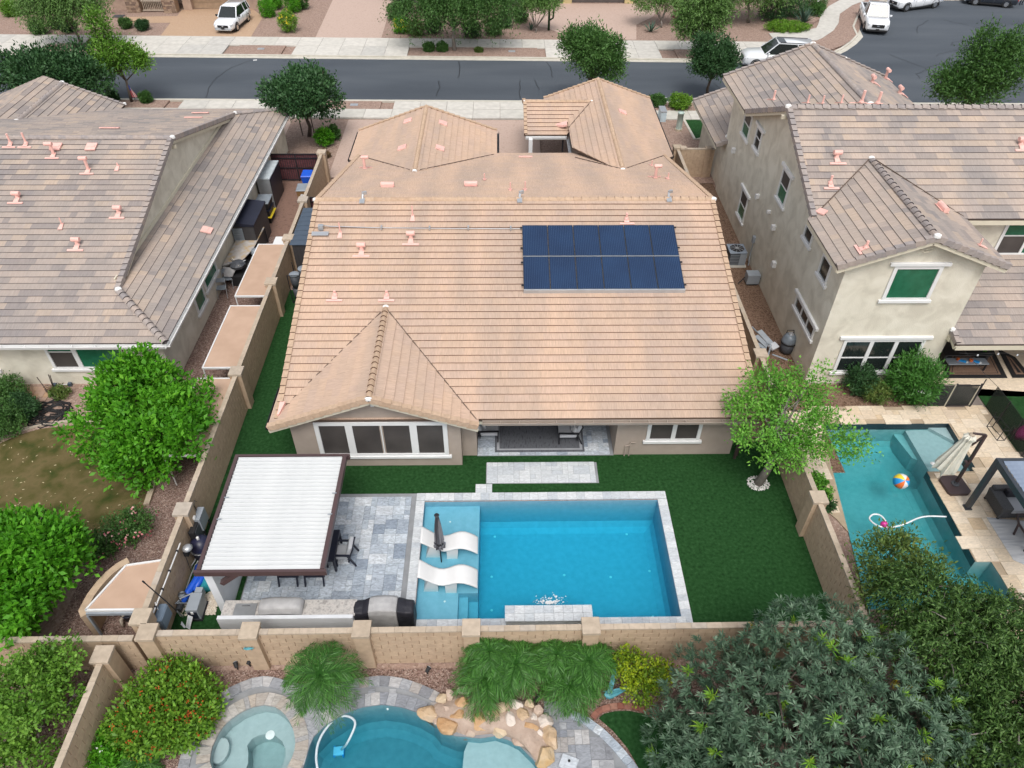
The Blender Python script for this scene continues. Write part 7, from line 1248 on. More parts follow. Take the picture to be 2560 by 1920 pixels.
stone_pier(fh, -34.95, -33.7, 75.1, 2.8); stone_pier(fh, -31.5, -30.3, 75.0, 2.8)
gd = mk('garage_door', MB().box(-29.2,-24.4,76.55,76.65,.07,2.4), M['garage'], fh); it = [(MB().box(0,4.7,-.03,0,0,.5).mesh('door_panel', M['garage']), Matrix.Translation((-29.15,76.549,.1+i*.55))) for i in range(4)]; pieces(gd, 'door_panel', it)
rl = MB(); rl.box(-33.6,-31.6,75.3,75.4,1.0,1.1); rl.box(-33.6,-31.6,75.3,75.4,.2,.28); r_ = mk('railing', rl, M['cap'], fh); it = [(MB().box(0,.05,0,.05,.28,1.0).mesh('baluster', M['cap']), Matrix.Translation((-33.5+i*.17,75.33,0))) for i in range(11)]; pieces(r_, 'baluster', it)
mk('roof', MB().hexa([(-48,75,2.9),(-22,75,2.9),(-22,84,2.9),(-48,84,2.9),(-46,79,4.6),(-24,79,4.6),(-24,80,4.6),(-46,80,4.6)]), M['greyridge'], fh); mk('door_mat', MB().box(-35.9,-34.95,73.6,74.4,.09,.11), M['darkgrey'], fh); mk('porch_wall', MB().box(-36.6,-35.3,73.9,74.2,1.9,2.15), M['white'], fh)
fh = thing('dark_garage_house', 'house across the street with wide dark garage door and yellow beige piers', 'house', (9,80,0)); w_ = MB(); w_.box(6.2,7.05,78.4,79.4,.05,2.8); w_.box(12.25,13.1,78.4,79.4,.05,2.8); w_.box(7.05,12.25,78.5,79.4,2.2,2.8); mk('wall', w_, M['stuccoy'], fh); gd = mk('garage_door', MB().box(7.05,12.25,78.8,78.9,.07,2.2), M['garaged'], fh); it = [(MB().box(0,5.1,-.03,0,0,.46).mesh('door_panel', M['garaged']), Matrix.Translation((7.1,78.799,.1+i*.52))) for i in range(4)]; pieces(gd, 'door_panel', it)
mk('roof', MB().hexa([(4.5,77.7,2.8),(14.5,77.7,2.8),(14.5,86,2.8),(4.5,86,2.8),(6,81,4.5),(13,81,4.5),(13,83,4.5),(6,83,4.5)]), M['tanridge'], fh); mk('side_wall', MB().box(3.6,6.15,78.6,84,.05,2.8), mat('plum stucco', [(.12,.08,.075)], .9), fh)
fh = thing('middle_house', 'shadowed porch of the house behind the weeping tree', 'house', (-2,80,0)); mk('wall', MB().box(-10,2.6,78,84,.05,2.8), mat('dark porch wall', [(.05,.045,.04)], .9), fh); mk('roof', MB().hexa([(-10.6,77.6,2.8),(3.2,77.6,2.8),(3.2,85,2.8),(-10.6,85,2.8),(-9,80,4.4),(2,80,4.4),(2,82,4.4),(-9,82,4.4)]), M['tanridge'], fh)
t = thing('porch_chair', 'pale grey porch chair in the dark doorway behind the weeping tree', 'chair', (0.854,75.365)); x, y = (0.855,75.508); 
for s_ in (-.25,.25): mk('leg', MB().bar((x+s_,y,.07),(x+s_,y,.6),.05), M['galv'], t); mk('back_post', MB().bar((x+s_,y+.5,.07),(x+s_,y+.6,1.3),.05), M['galv'], t)
mk('seat', MB().box(x-.28,x+.28,y,y+.5,.5,.56), M['galv'], t); mk('backrest', MB().box(x-.28,x+.28,y+.54,y+.6,1.05,1.3), M['galv'], t)
t = thing('brick_screen', 'maroon brick screen wall behind the small palo verde', 'wall', (17.427,73.835)); it = []; a, b_ = (16.187,73.828), (18.817,73.7); bm_ = MB().box(.006,.5,0,.2,.006,.2).mesh('brick', mat('maroon brick', [(1,1,1)], .9, pal=[(.13,.06,.05),(.19,.09,.075),(.16,.075,.06)]))
for r in range(7):
    for i in range(int((b_[0]-a[0])/.5)): it.append((bm_, Matrix.Translation((a[0]+i*.5+(.25 if r % 2 else 0),a[1],.07+r*.21))))
pieces(t, 'brick', it)
# ================================================================ VEHICLES
def vehicle(name, label, cat, loc, heading, L, W, H, paint, kind, group=None):
    """local +x is the nose"""
    t = thing(name, label, cat, (0,0,0), group); a, hw = L/2, W/2
    belt = H*(.60 if kind == 'suv' else .58); hood = H*(.58 if kind != 'pickup' else .60)
    xs = [(-a,.80,.42,belt*.93),(-a+.12,.95,.3,belt),(-a+.9,1.0,.26,belt),(0,1.0,.26,belt),(a-1.5,1.0,.26,belt*.99),(a-1.25,.99,.26,hood),(a-.45,.96,.28,hood*.97),(a-.1,.9,.32,hood*.86),(a,.80,.4,hood*.7)]
    if kind == 'pickup': xs[:3] = [(-a,.93,.45,belt*.98),(-a+.06,.97,.42,belt),(-a+.9,1.0,.38,belt)]
    S_ = []
    for x, k, z0, z1 in xs:
        w0 = hw*k; S_.append([(x,-w0*.9,z0),(x,-w0,z0+.15),(x,-w0*1.0,(z0+z1)/2+.1),(x,-w0*.95,z1-.05),(x,-w0*.82,z1),(x,w0*.82,z1),(x,w0*.95,z1-.05),(x,w0,(z0+z1)/2+.1),(x,w0,z0+.15),(x,w0*.9,z0)])
    b = mk('body', MB().loft(S_), paint, t, True); b.data.polygons.foreach_set('use_smooth', [True]*len(b.data.polygons))
    if kind == 'pickup': c = [(-a*.13,-.02,belt-.02),(-a*.10,.06,H-.02),(a*.28,.06,H),(a*.52,0,belt-.02)]
    else: c = [(-a*.97,-.02,belt-.02),(-a*.86,.06,H-.06),(a*.12,.06,H),(a*.46,0,hood+.02)]
    G = []
    for i, (x, ins, z) in enumerate(c):
        w0 = hw*(.90 if i in (0,3) else .74); G.append((x,w0,z))
    gl = MB(); v = []
    for x, w0, z in G: v += [(x,-w0,z),(x,w0,z)]
    gl.add(v, [(0,1,3,2),(2,3,5,4),(4,5,7,6),(0,2,4,6),(7,5,3,1)]); mk('windows', gl, M['glass'], t)
    rf = MB(); (x1,w1,z1),(x2,w2,z2) = G[1], G[2]; rf.loft([[(x1-.05,-w1-.01,z1-.02),(x1-.05,-w1*.9,z1+.035),(x1-.05,w1*.9,z1+.035),(x1-.05,w1+.01,z1-.02)],[(x2+.02,-w2-.01,z2-.02),(x2+.02,-w2*.9,z2+.03),(x2+.02,w2*.9,z2+.03),(x2+.02,w2+.01,z2-.02)]]); mk('roof', rf, paint, t, True)
    pl = MB()
    for s_ in (-1,1):
        P = [Vector((x,s_*(w0+.005),z)) for x, w0, z in G]; pl.bar(P[0],P[1],.12,.05); pl.bar(P[3],P[2],.08,.05); pl.bar(P[1],P[2],.05,.06)
        f = .45 if kind != 'pickup' else .4; q = P[1].lerp(P[2],f); pl.bar((q.x-.08,s_*hw*.9,belt),(q.x,q.y,q.z),.08,.04)
        if kind == 'suv': q = P[1].lerp(P[2],.12); pl.bar((q.x-.12,s_*hw*.9,belt),(q.x,q.y,q.z),.1,.04)
    mk('pillars', pl, paint, t)
    wr = .37 if kind == 'pickup' else .35 if L > 5 else .33
    for wx in (a-.95, -a+1.0):
        for s_ in (-1,1):
            wh = mk('wheel', MB().tube([(wx,s_*(hw-.24),wr),(wx,s_*(hw-.01),wr)], wr, 20), M['tyre'], t); r_ = MB(); r_.tube([(wx,s_*(hw-.03),wr),(wx,s_*(hw+.004),wr)], wr*.62, 12)
            mk('rim', r_, M['chrome'], wh); ar = MB(); pts = [(wx+math.cos(R(d))*wr*1.2, s_*(hw-.03), wr+math.sin(R(d))*wr*1.2) for d in range(-5,186,19)]; ar.tube(pts, .05, 5); mk('wheel_arch', ar, M['blk'], t)
    g = MB(); zg = hood*.62; g.rbox((a-.05,0,zg),(.16,W*.52,.26 if kind == 'pickup' else .2)); mk('grille', g, M['blk'], t, bev=.02); mk('emblem', MB().rbox((a+.04,0,zg+.02),(.03,.22 if kind=='pickup' else .14,.1)), M['chrome'], t, bev=.01)
    for s_ in (-1,1):
        mk('headlight', MB().rbox((a-.16,s_*hw*.72,zg+.08),(.3,.34,.16),rz=-s_*.35), M['lens'], t, bev=.02); mk('taillight', MB().rbox((-a+.08,s_*hw*.8,belt*.82),(.12,.2,.3)), M['stripe_r'], t); mk('mirror', MB().rbox((c[3][0]-.25,s_*(hw+.1),belt+.08),(.14,.2,.16)), paint if kind != 'suv' or L > 5 else M['blk'], t, bev=.03)
    mk('bumper', MB().rbox((a-.03,0,.36),(.2,W*.8,.16)), M['blk'] if kind == 'pickup' else M['chrome'], t, bev=.03); mk('plate', MB().rbox((a+.06,0,.45),(.02,.3,.14)), M['blk'], t)
    dl = MB()
    for x in (a*.30, -a*.08, -a*.5): 
        for s_ in (-1,1): dl.box(x-.008,x+.008,min(s_*hw*.9,s_*(hw+.004)),max(s_*hw*.9,s_*(hw+.004)),.4,belt-.1)
    mk('door_seams', dl, M['darkgrey'], t, kind='stuff')
    for s_ in (-1,1):
        for x in (a*.02,-a*.38): mk('door_handle', MB().rbox((x,s_*(hw+.015),belt*.82),(.2,.03,.04)), paint, t)
    sk = MB(); sk.box(-a+.4,a-.4,-hw*.95,hw*.95,.2,.34); mk('sill', sk, M['blk'], t)
    if kind == 'pickup':
        bd_ = MB(); bd_.box(-a+.08,-a*.16,-hw*.78,hw*.78,belt*.98,belt+.012); mk('bed', bd_, M['blk'], t)
        br = MB()
        for s_ in (-1,1): br.box(-a+.05,-a*.16,s_*hw*.88-.07,s_*hw*.88+.07,belt,belt+.05)
        br.box(-a+.02,-a+.09,-hw*.85,hw*.85,belt,belt+.05); mk('bed_rail', br, paint, t)
    elif L > 5.1:
        mk('sunroof', MB().box(-a*.1,a*.1,-hw*.55,hw*.55,H+.0,H+.036), M['glass'], t)
        for s_ in (-1,1): mk('roof_rail', MB().bar((-a*.8,s_*hw*.68,H-.01),(a*.08,s_*hw*.68,H+.05),.04), M['black'], t)
    t.location = loc; t.rotation_euler = (0,0,heading); return t
vehicle('parked_car', 'white crossover parked nose out on the orange paver driveway', 'car', (-24.0,71.2,.085), R(-96), 4.65, 1.84, 1.70, M['carw'], 'suv', 'cars parked about the street')
vehicle('parked_car', 'long white sport utility parked at the kerb behind the two storey house roof', 'car', (22.4,61.35,.01), R(176), 5.6, 2.05, 1.95, M['carw'], 'suv', 'cars parked about the street')
vehicle('parked_truck', 'white pickup truck with black grille facing the camera beside the curved kerb', 'pickup truck', (34.3,72.0,.01), R(-104), 5.9, 2.05, 1.95, M['carw'], 'pickup', 'cars parked about the street')
vehicle('parked_truck', 'white pickup truck cut by the top edge behind the other pickup', 'pickup truck', (40.5,77.6,.01), R(200), 5.4, 1.95, 1.85, M['carw'], 'pickup', 'cars parked about the street')
vehicle('parked_car', 'dark blue grey car at the top right corner of the street bulb', 'car', (48.5,78.7,.01), R(162), 4.7, 1.85, 1.65, M['cardk'], 'suv', 'cars parked about the street')
# person at the rear of the dark car (only legs fall inside the picture)
t = thing('person', 'person in dark trousers standing behind the dark car at the corner', 'person', (51.6,78.4,.01)); x, y = 51.6, 78.45; import bmesh
def skin_body(par, nm, V, E_, rad, m):
    me = bpy.data.meshes.new(nm); me.from_pydata(V, E_, []); me.materials.append(m); o = link(bpy.data.objects.new(nm, me), par); s_ = o.modifiers.new('s','SKIN'); sv = me.skin_vertices[0].data if me.skin_vertices else None
    if sv is None:
        bm = bmesh.new(); bm.from_mesh(me); bm.verts.layers.skin.verify(); bm.to_mesh(me); bm.free(); sv = me.skin_vertices[0].data
    for i, r in enumerate(rad): sv[i].radius = (r,r)
    sv[0].use_root = True; u = o.modifiers.new('u','SUBSURF'); u.levels = u.render_levels = 1; return o
V = [(x,y,.95),(x,y,1.2),(x,y,1.42),(x,y,1.52),(x,y,1.62),(x-.2,y,1.4),(x-.26,y,1.12),(x-.24,y-.08,.88),(x+.2,y,1.4),(x+.26,y,1.12),(x+.24,y-.08,.88),(x-.1,y,.9),(x-.12,y-.02,.5),(x-.12,y,.09),(x-.12,y-.15,.05),(x+.1,y,.9),(x+.14,y+.05,.5),(x+.16,y+.1,.09),(x+.16,y-.05,.05)]
skin_body(t, 'body', V, [(0,1),(1,2),(2,3),(3,4),(2,5),(5,6),(6,7),(2,8),(8,9),(9,10),(0,11),(11,12),(12,13),(13,14),(0,15),(15,16),(16,17),(17,18)], [.14,.13,.14,.06,.1,.07,.05,.04,.07,.05,.04,.1,.07,.05,.045,.1,.07,.05,.045], M['denim'])
mk('head', MB().lathe([(.04,-.12),(.08,-.06),(.1,.03),(.08,.1),(.01,.13)], (x,y,1.68), 10), M['skin'], t, True); mk('hair', MB().lathe([(.1,0),(.108,.05),(.085,.11),(.01,.145)], (x,y+.01,1.68), 10), M['blk'], t, True)
# flag, utility boxes, small street things
t = thing('flag', 'small striped flag on a pole in the left front bed', 'flag', (-26.649,53.642)); p = (-26.372,53.498); mk('pole', MB().tube([(p[0],p[1],0),(p[0]-.25,p[1]+.05,1.6)], .015, 6), M['black'], t); x, y = p[0]-.2, p[1]+.03
for i in range(7): mk('stripe', MB().hexa([(x+.02+.06*i,y,.45+.0*i),(x+.08+.06*i,y,.40),(x+.08+.06*i,y+.01,.40),(x+.02+.06*i,y+.01,.45),(x-.02+.03*i,y,1.35-.07*i),(x+.01+.03*i,y,1.31-.07*i),(x+.01+.03*i,y+.01,1.31-.07*i),(x-.02+.03*i,y+.01,1.35-.07*i)]), M['stripe_r'] if i % 2 == 0 else M['white'], t)
mk('canton', MB().hexa([(x-.03,y-.01,.95),(x+.1,y-.01,.9),(x+.1,y,.9),(x-.03,y,.95),(x-.02,y-.01,1.36),(x+.08,y-.01,1.25),(x+.08,y,1.25),(x-.02,y,1.36)]), M['flagblue'], t)
t = thing('utility_pedestal', 'pale green cylindrical utility pedestal in the reddish gravel bed', 'utility pedestal', (12.166,48.648)); p = (12.178,48.713); mk('body', MB().lathe([(.22,.0),(.2,.1),(.2,1.15),(.22,1.16),(.22,1.24),(.05,1.27)], (p[0],p[1],.05), 16), mat('pale green paint', [(.42,.52,.47)], .5), t, True); mk('foot', MB().lathe([(.27,0),(.26,.12)], (p[0],p[1],.05), 16), M['cap'], t)
t = thing('utility_cabinet', 'pale blue metal cabinet beside the right wing gutter', 'utility cabinet', (11.193,50.04)); p = (11.221,50.04); mk('cabinet', MB().box(p[0]-.1,p[0]+.3,p[1],p[1]+1.0,.05,.75), mat('pale blue grey paint', [(.45,.55,.6)], .5), t, bev=.02); mk('lid', MB().box(p[0]-.12,p[0]+.32,p[1]-.02,p[1]+1.02,.751,.8), M['galv'], t)
t = thing('lawn_square', 'small vivid green turf panel edged in pale concrete by the porch', 'lawn', (13.427,49.16)); mk('turf', MB().flat([[(13.373,47.36),(14.3,47.4),(14.4,50.4),(12.894,50.432),(13.028,47.361)]], .062), M['turf'], t); e_ = MB(); strip(e_, [(12.793,50.464),(12.919,47.219),(13.415,47.266)], 0, .16, 0, .1); mk('edging', e_, M['curb'], t)
for i, (p, lb) in enumerate((((-20.116,64.995),'pale water meter lid in the gravel strip near the crossover'),((0.991,64.454),'pale meter lid in the planting strip under the weeping tree'),((-10.564,52.99),'pale meter lid in the near planting strip left of the house'))):
    t = thing('meter_lid', lb, 'meter lid', p, 'pale meter lids in the planting strips'); mk('lid', MB().box(p[0]-.28,p[0]+.28,p[1]-.2,p[1]+.2,.1,.125), M['galv'], t, bev=.01)
for p, lb in (((12.191,54.503),'white litter scrap on the asphalt near the right bushes'),((-20.031,62.508),'white litter scrap on the asphalt below the gravel strip')):
    t = thing('litter', lb, 'litter'); mk('scrap', MB().rbox((p[0],p[1],.02),(.3,.15,.03),rz=.4), M['white'], t)
# ================================================================ VEGETATION
NP = np.random.default_rng(11)
def leafmat(name, pal, rough=.55, trl=.22): return mat(name, [(1,1,1)], rough, sc=2, pal=pal, trl=trl, amt=.1, spec=.35, tone=True)
LM = {
 'bright': leafmat('bright green leaf', [(.045,.19,.008),(.075,.28,.012),(.12,.38,.02),(.19,.47,.03)], trl=.35),
 'dark': leafmat('dark green leaf', [(.018,.06,.02),(.03,.09,.028),(.05,.125,.04),(.075,.17,.06)]),
 'mid': leafmat('mid green leaf', [(.03,.095,.016),(.055,.14,.028),(.08,.185,.04),(.115,.235,.06)]),
 'feather': leafmat('feathery leaf', [(.08,.17,.035),(.11,.225,.05),(.15,.28,.065),(.19,.31,.11)]),
 'acacia': leafmat('acacia leaf', [(.06,.21,.02),(.10,.30,.03),(.16,.40,.045),(.23,.46,.07)]),
 'olive': leafmat('olive leaf', [(.045,.09,.016),(.075,.135,.025),(.11,.18,.035),(.15,.22,.05),(.21,.21,.06)]),
 'ole': leafmat('blue green narrow leaf', [(.03,.068,.038),(.05,.10,.056),(.08,.145,.082),(.125,.20,.125),(.19,.27,.18)], .5, .1),
 'newg': leafmat('lime new growth', [(.10,.26,.02),(.16,.34,.03),(.24,.38,.03)]),
 'yelg': leafmat('yellow shoot', [(.38,.36,.02),(.45,.30,.03),(.30,.36,.03)]),
 'palm': leafmat('palm leaflet', [(.03,.11,.016),(.05,.16,.024),(.075,.215,.036),(.10,.27,.05)], .4),
 'lant': leafmat('lantana leaf', [(.06,.17,.014),(.11,.25,.02),(.16,.32,.028),(.22,.37,.04)]),
 'dur': leafmat('golden shrub leaf', [(.05,.12,.012),(.12,.22,.012),(.30,.40,.015),(.42,.50,.02)]),
 'lime': leafmat('light green leaf', [(.06,.17,.014),(.10,.24,.022),(.15,.31,.035),(.20,.37,.055)]),
 'agave': leafmat('grey green blade', [(.07,.13,.09),(.11,.18,.13),(.15,.22,.15)]),
 'f_or': leafmat('orange flower', [(.50,.07,.015),(.55,.13,.02),(.42,.05,.015)]), 'f_pk': leafmat('pink flower', [(.75,.3,.32),(.6,.16,.2),(.8,.5,.45)]), 'f_wh': leafmat('white flower', [(.8,.8,.78),(.75,.74,.7)]), 'f_ye': leafmat('yellow flower', [(.7,.55,.02),(.75,.65,.05)]),
 'willow': leafmat('willow leaf', [(.025,.07,.014),(.05,.115,.022),(.08,.165,.032),(.13,.23,.06)]),
 'dry': leafmat('dry leaf', [(.16,.10,.05),(.22,.15,.08),(.12,.08,.04)]),
}
def qmesh(name, V, m, tone=None):
    """V: (n,4,3) leaf quads"""
    n = len(V); me = bpy.data.meshes.new(name); me.vertices.add(n*4); me.vertices.foreach_set('co', V.astype(np.float32).ravel()); me.loops.add(n*4); me.loops.foreach_set('vertex_index', np.arange(n*4, dtype=np.int32)); me.polygons.add(n); me.polygons.foreach_set('loop_start', np.arange(0, n*4, 4, dtype=np.int32)); me.update(calc_edges=True); me.materials.append(m); me.attributes.new('tone', 'FLOAT', 'FACE').data.foreach_set('value', np.clip(NP.random(n) if tone is None else tone, 0, .999).astype(np.float32)); return me
def nrm(a): return a/np.maximum(1e-9, np.linalg.norm(a, axis=-1, keepdims=True))
def leaf_quads(P, D, N_, L, Wd, bend=.15):
    """leaf from base P along D, normal N_, length L, width Wd -> rhombus quads"""
    D = nrm(D); S_ = nrm(np.cross(D, N_)); Nn = np.cross(S_, D); L = L[:,None]; Wd = Wd[:,None]
    return np.stack([P, P+D*L*.5+S_*Wd*.5+Nn*L*bend, P+D*L, P+D*L*.5-S_*Wd*.5+Nn*L*bend], 1)
def blob_pts(blobs, n, shell=.55, zmin=None):
    w_ = np.array([b[3]*b[4]+b[3]*b[5]+b[4]*b[5] for b in blobs]); k = NP.choice(len(blobs), n, p=w_/w_.sum()); B = np.array(blobs)[k]
    d = nrm(NP.normal(size=(n,3))); r = (shell+(1-shell)*NP.random(n))[:,None]; r *= 1+.16*np.sin(d[:,:1]*5+B[:,:1]*3)*np.cos(d[:,1:2]*6)+.09*np.sin(d[:,2:3]*9+d[:,:1]*7)
    P = B[:,:3]+d*r*B[:,3:6]; out = d*(1/np.maximum(.2,B[:,3:6])); out = nrm(out)
    if zmin is not None: keep = P[:,2] > zmin; P, out = P[keep], out[keep]
    return P, out
def crown(blobs, clumps, per, spread, L, Wr, m, up=.35, droop=0, shell=.55, rand=.8, zmin=.05, nm='crown'):
    C0, O0 = blob_pts(blobs, max(6, int(clumps/9)), min(.9, shell+.1), zmin); C_, O = blob_pts(blobs, clumps, shell, zmin); n = len(C_)
    # draw most clumps towards branch ends so that gaps open between the branches
    j = np.array([np.argmin(((C0-c)**2).sum(1)) for c in C_]); pull = (.25+.35*NP.random(n))[:,None]; C_ = C_*(1-pull)+C0[j]*pull; tn = np.repeat(np.clip(.2+.6*NP.random(len(C0))[j]+.2*NP.normal(size=n),0,1), per)*.6+.4*NP.random(n*per); P = np.repeat(C_, per, 0); O = np.repeat(O, per, 0); jit = NP.normal(size=P.shape)*spread; P = P+jit
    D = O*.7+NP.normal(size=P.shape)*rand+nrm(jit)*.5+np.array([0,0,up-droop]); N_ = nrm(O*.5+np.array([0,0,.8])+NP.normal(size=P.shape)*.4); ll = L*(.6+.8*NP.random(len(P)))
    Q = leaf_quads(P, D, N_, ll, ll*Wr); Q[:,:,2] = np.maximum(Q[:,:,2], .02); return qmesh(nm, Q, m, tn)
def limbs(base, blobs, r0, m, n=7, twist=.15, fork=.45, nm='trunk', extra=0):
    mb = MB(); b = Vector(base); cx = Vector((sum(q[0] for q in blobs)/len(blobs), sum(q[1] for q in blobs)/len(blobs), sum(q[2] for q in blobs)/len(blobs))); f = b.lerp(cx, fork); f.z = b.z+(cx.z-b.z)*fork
    mid = b.lerp(f,.5)+Vector((rnd.uniform(-twist,twist),rnd.uniform(-twist,twist),0)); mb.tube([b-Vector((0,0,.05)), mid, f], [r0*1.15,r0*.9,r0*.75], 9)
    for i in range(n):
        q = rnd.choice(blobs); e = Vector((q[0]+rnd.uniform(-.75,.75)*q[3], q[1]+rnd.uniform(-.75,.75)*q[4], q[2]+rnd.uniform(-.2,.7)*q[5])); s = f+Vector((0,0,-r0*.5)); md = s.lerp(e,.5)+Vector((rnd.uniform(-twist,twist)*2,rnd.uniform(-twist,twist)*2,rnd.uniform(0,.25)))
        mb.tube([s, md, e], [r0*.5,r0*.3,r0*.08], 6)
        for j in range(1+extra):
            u = md.lerp(e,rnd.uniform(.1,.6)); v = u+Vector((rnd.uniform(-.5,.5)*q[3],rnd.uniform(-.5,.5)*q[4],rnd.uniform(0,.5)*q[5])); mb.tube([u, u.lerp(v,.5)+Vector((0,0,.05)), v], [r0*.2,r0*.12,r0*.04], 5)
    return mb
def tree(name, label, base, blobs, r0, lm, clumps, per, L, Wr, spread=.12, bark='bark', cat='tree', group=None, n=8, **k):
    t = thing(name, label, cat, (base[0],base[1],0), group); z0 = base[2] if len(base) > 2 else 0; ex = k.pop('extra', 0); fork = k.pop('fork', .45); tw = k.pop('twist', .15)
    mk('trunk', limbs((base[0],base[1],z0), blobs, r0, M[bark], n, tw, fork, extra=ex), M[bark], t, True)
    mk('crown', crown(blobs, clumps, per, spread, L, Wr, LM[lm], **k), None if False else LM[lm], t); return t
def bl(c, r, n, sq=.75, seed=0, z=.75):
    """a crown of n overlapping lobes round c"""
    q = random.Random(seed); o = [(c[0],c[1],c[2],r*.72,r*.72,r*.72*z)]
    for i in range(n): a = i*2*math.pi/n+q.uniform(-.4,.4); d = r*q.uniform(.42,.62); o.append((c[0]+math.cos(a)*d, c[1]+math.sin(a)*d, c[2]+q.uniform(-.35,.3)*r*z, r*q.uniform(.38,.55), r*q.uniform(.38,.55), r*q.uniform(.38,.55)*z))
    return o
def shrub(name, label, c, rx, h, lm, n=900, L=.09, Wr=.5, flower=None, fn=0, group=None, ry=None, up=.4, cat='shrub', z0=0, lobes=4, fs=.05, shell=.7, stems=True):
    t = thing(name, label, cat, (c[0],c[1],z0), group); ry = ry or rx; q = random.Random(int(c[0]*97+c[1]*31)); B = [(c[0],c[1],z0+h*.5,rx*.85,ry*.85,h*.5)]
    for i in range(lobes): a = i*2*math.pi/max(1,lobes)+q.uniform(-.5,.5); B.append((c[0]+math.cos(a)*rx*.42,c[1]+math.sin(a)*ry*.42,z0+h*(.5+q.uniform(-.08,.12)),rx*.52,ry*.52,h*.42))
    mk('foliage', crown(B, n, 6, min(rx,h)*.09, L, Wr, LM[lm], up=up, shell=shell, zmin=z0+.02), LM[lm], t)
    if stems:
        s_ = MB()
        for i in range(4): a = i*1.6; s_.tube([(c[0],c[1],z0-.02),(c[0]+math.cos(a)*rx*.5,c[1]+math.sin(a)*ry*.5,z0+h*.75)], [.03,.01], 5)
        mk('stem', s_, M['bark'], t)
    if flower: 
        P, O = blob_pts(B, fn, .97, z0+h*.4); P = P+O*.03; P = np.repeat(P, 5, 0)+NP.normal(size=(len(P)*5,3))*fs*.7; O = np.repeat(O, 5, 0); mk('flowers', qmesh('flowers', leaf_quads(P, np.cross(O, NP.normal(size=P.shape)), O, np.full(len(P), fs), np.full(len(P), fs*.8)), LM[flower]), LM[flower], t, kind='stuff')
    return t
def weeping(name, label, base, blobs, r0, lm, strands, ln, bark='barkg', per=14, L=.12, group=None, n=10, lift=.1):
    """thin drooping twigs carrying small leaves"""
    t = thing(name, label, 'tree', (base[0],base[1],0), group); mk('trunk', limbs(base, blobs, r0, M[bark], n, .3, .42, extra=2), M[bark], t, True)
    P, O = blob_pts(blobs, strands, .45, .6); hz = O*np.array([1,1,.35])+NP.normal(size=P.shape)*.35; hz = nrm(hz); s = np.linspace(0,1,per)[None,:,None]; l = (ln*(.6+.7*NP.random(len(P))))[:,None,None]
    Q = P[:,None,:]+hz[:,None,:]*s*l*.7+np.array([0,0,1.])*(lift*s-s*s*.75)*l; T_ = np.gradient(Q, axis=1); Q = Q.reshape(-1,3); T_ = nrm(T_.reshape(-1,3)); Q = np.repeat(Q,2,0)+NP.normal(size=(len(Q)*2,3))*.02; T_ = np.repeat(T_,2,0)
    D = T_*.8+NP.normal(size=Q.shape)*.55; mk('crown', qmesh('crown', leaf_quads(Q, D, nrm(NP.normal(size=Q.shape)+np.array([0,0,1.])), np.full(len(Q),L), np.full(len(Q),L*.3)), LM[lm]), LM[lm], t)
    tw = MB(); k = 0
    for i in range(0, len(P), max(1,len(P)//90)):
        a = Vector(P[i]); h_ = Vector(hz[i]); ll = float(l[i,0,0]); tw.tube([a-h_*.3, a, a+h_*ll*.35+Vector((0,0,-.12*ll)), a+h_*ll*.6+Vector((0,0,-.45*ll))], [.02,.014,.01,.004], 4)
    mk('twigs', tw, M[bark], t, kind='stuff'); return t
# ---------------------------------------------------------------- left gardens
tree('citrus_tree', 'large bright green citrus tree left of the long wall', (-13.0,19.4), bl((-13.05,19.4,2.1), 2.5, 9, seed=3, z=.9)+[(-11.0,17.6,2.3,.7,.6,.7),(-13.8,20.9,2.9,.9,.9,.8),(-12.9,17.6,1.2,1.3,1.2,1.0)], .16, 'bright', 1900, 12, .19, .5, .14, up=.5)
tree('citrus_tree', 'bright green citrus tree at the left edge beside the patchy lawn', (-14.8,12.9), bl((-14.8,12.9,1.9), 2.1, 7, seed=5, z=.95), .15, 'bright', 1700, 12, .19, .5, .14, up=.5)
tree('garden_tree', 'loose light green tree in the lower left corner behind the low wall', (-12.9,8.9), bl((-12.7,9.2,1.7), 1.35, 6, seed=8, z=.9)+[(-12.0,9.9,1.9,.6,.6,.5),(-13.2,8.0,1.2,.9,.8,.7),(-12.4,7.6,.9,.9,.7,.6)], .09, 'lime', 1000, 12, .11, .55, .12, bark='barkg', up=.3)
shrub('rose_bush', 'loose rose bush with pink blooms beside the curved wall', (-12.805,15.488), 1.05, 1.0, 'mid', 520, .08, .6, 'f_pk', 22, ry=.9, shell=.3, fs=.10)
shrub('rose_bush', 'rose bush with few pale blooms left of the curved wall top', (-13.599,14.667), .9, .8, 'mid', 380, .09, .6, 'f_pk', 9, ry=.6, shell=.4, fs=.08)
for x, y, r, lb in (((-20.13,22.068)[0],(-20.13,22.068)[1],.85,'dense round dark green shrub nearest the left house wall'),((-19.213,21.518)[0],(-19.213,21.518)[1]-.2,.7,'dense round dark green shrub nearest the coiled hose'),((-19.54,20.479)[0],(-19.54,20.479)[1],1.0,'dense round dark green shrub beside the lawn edging')): shrub('globe_shrub', lb, (x,y), r, r*1.25, 'dark' if r < .8 else 'mid', 1300, .07, .6, None, shell=.88, group='round shrubs at the left house')
shrub('small_shrub', 'small yellow green shrub by the short paver path', (-18.224,22.444), .42, .5, 'olive', 220, .08, .5)
shrub('small_shrub', 'small grassy shrub left of the round shrubs by the wall', (-20.843,22.828), .3, .5, 'lime', 120, .12, .2)
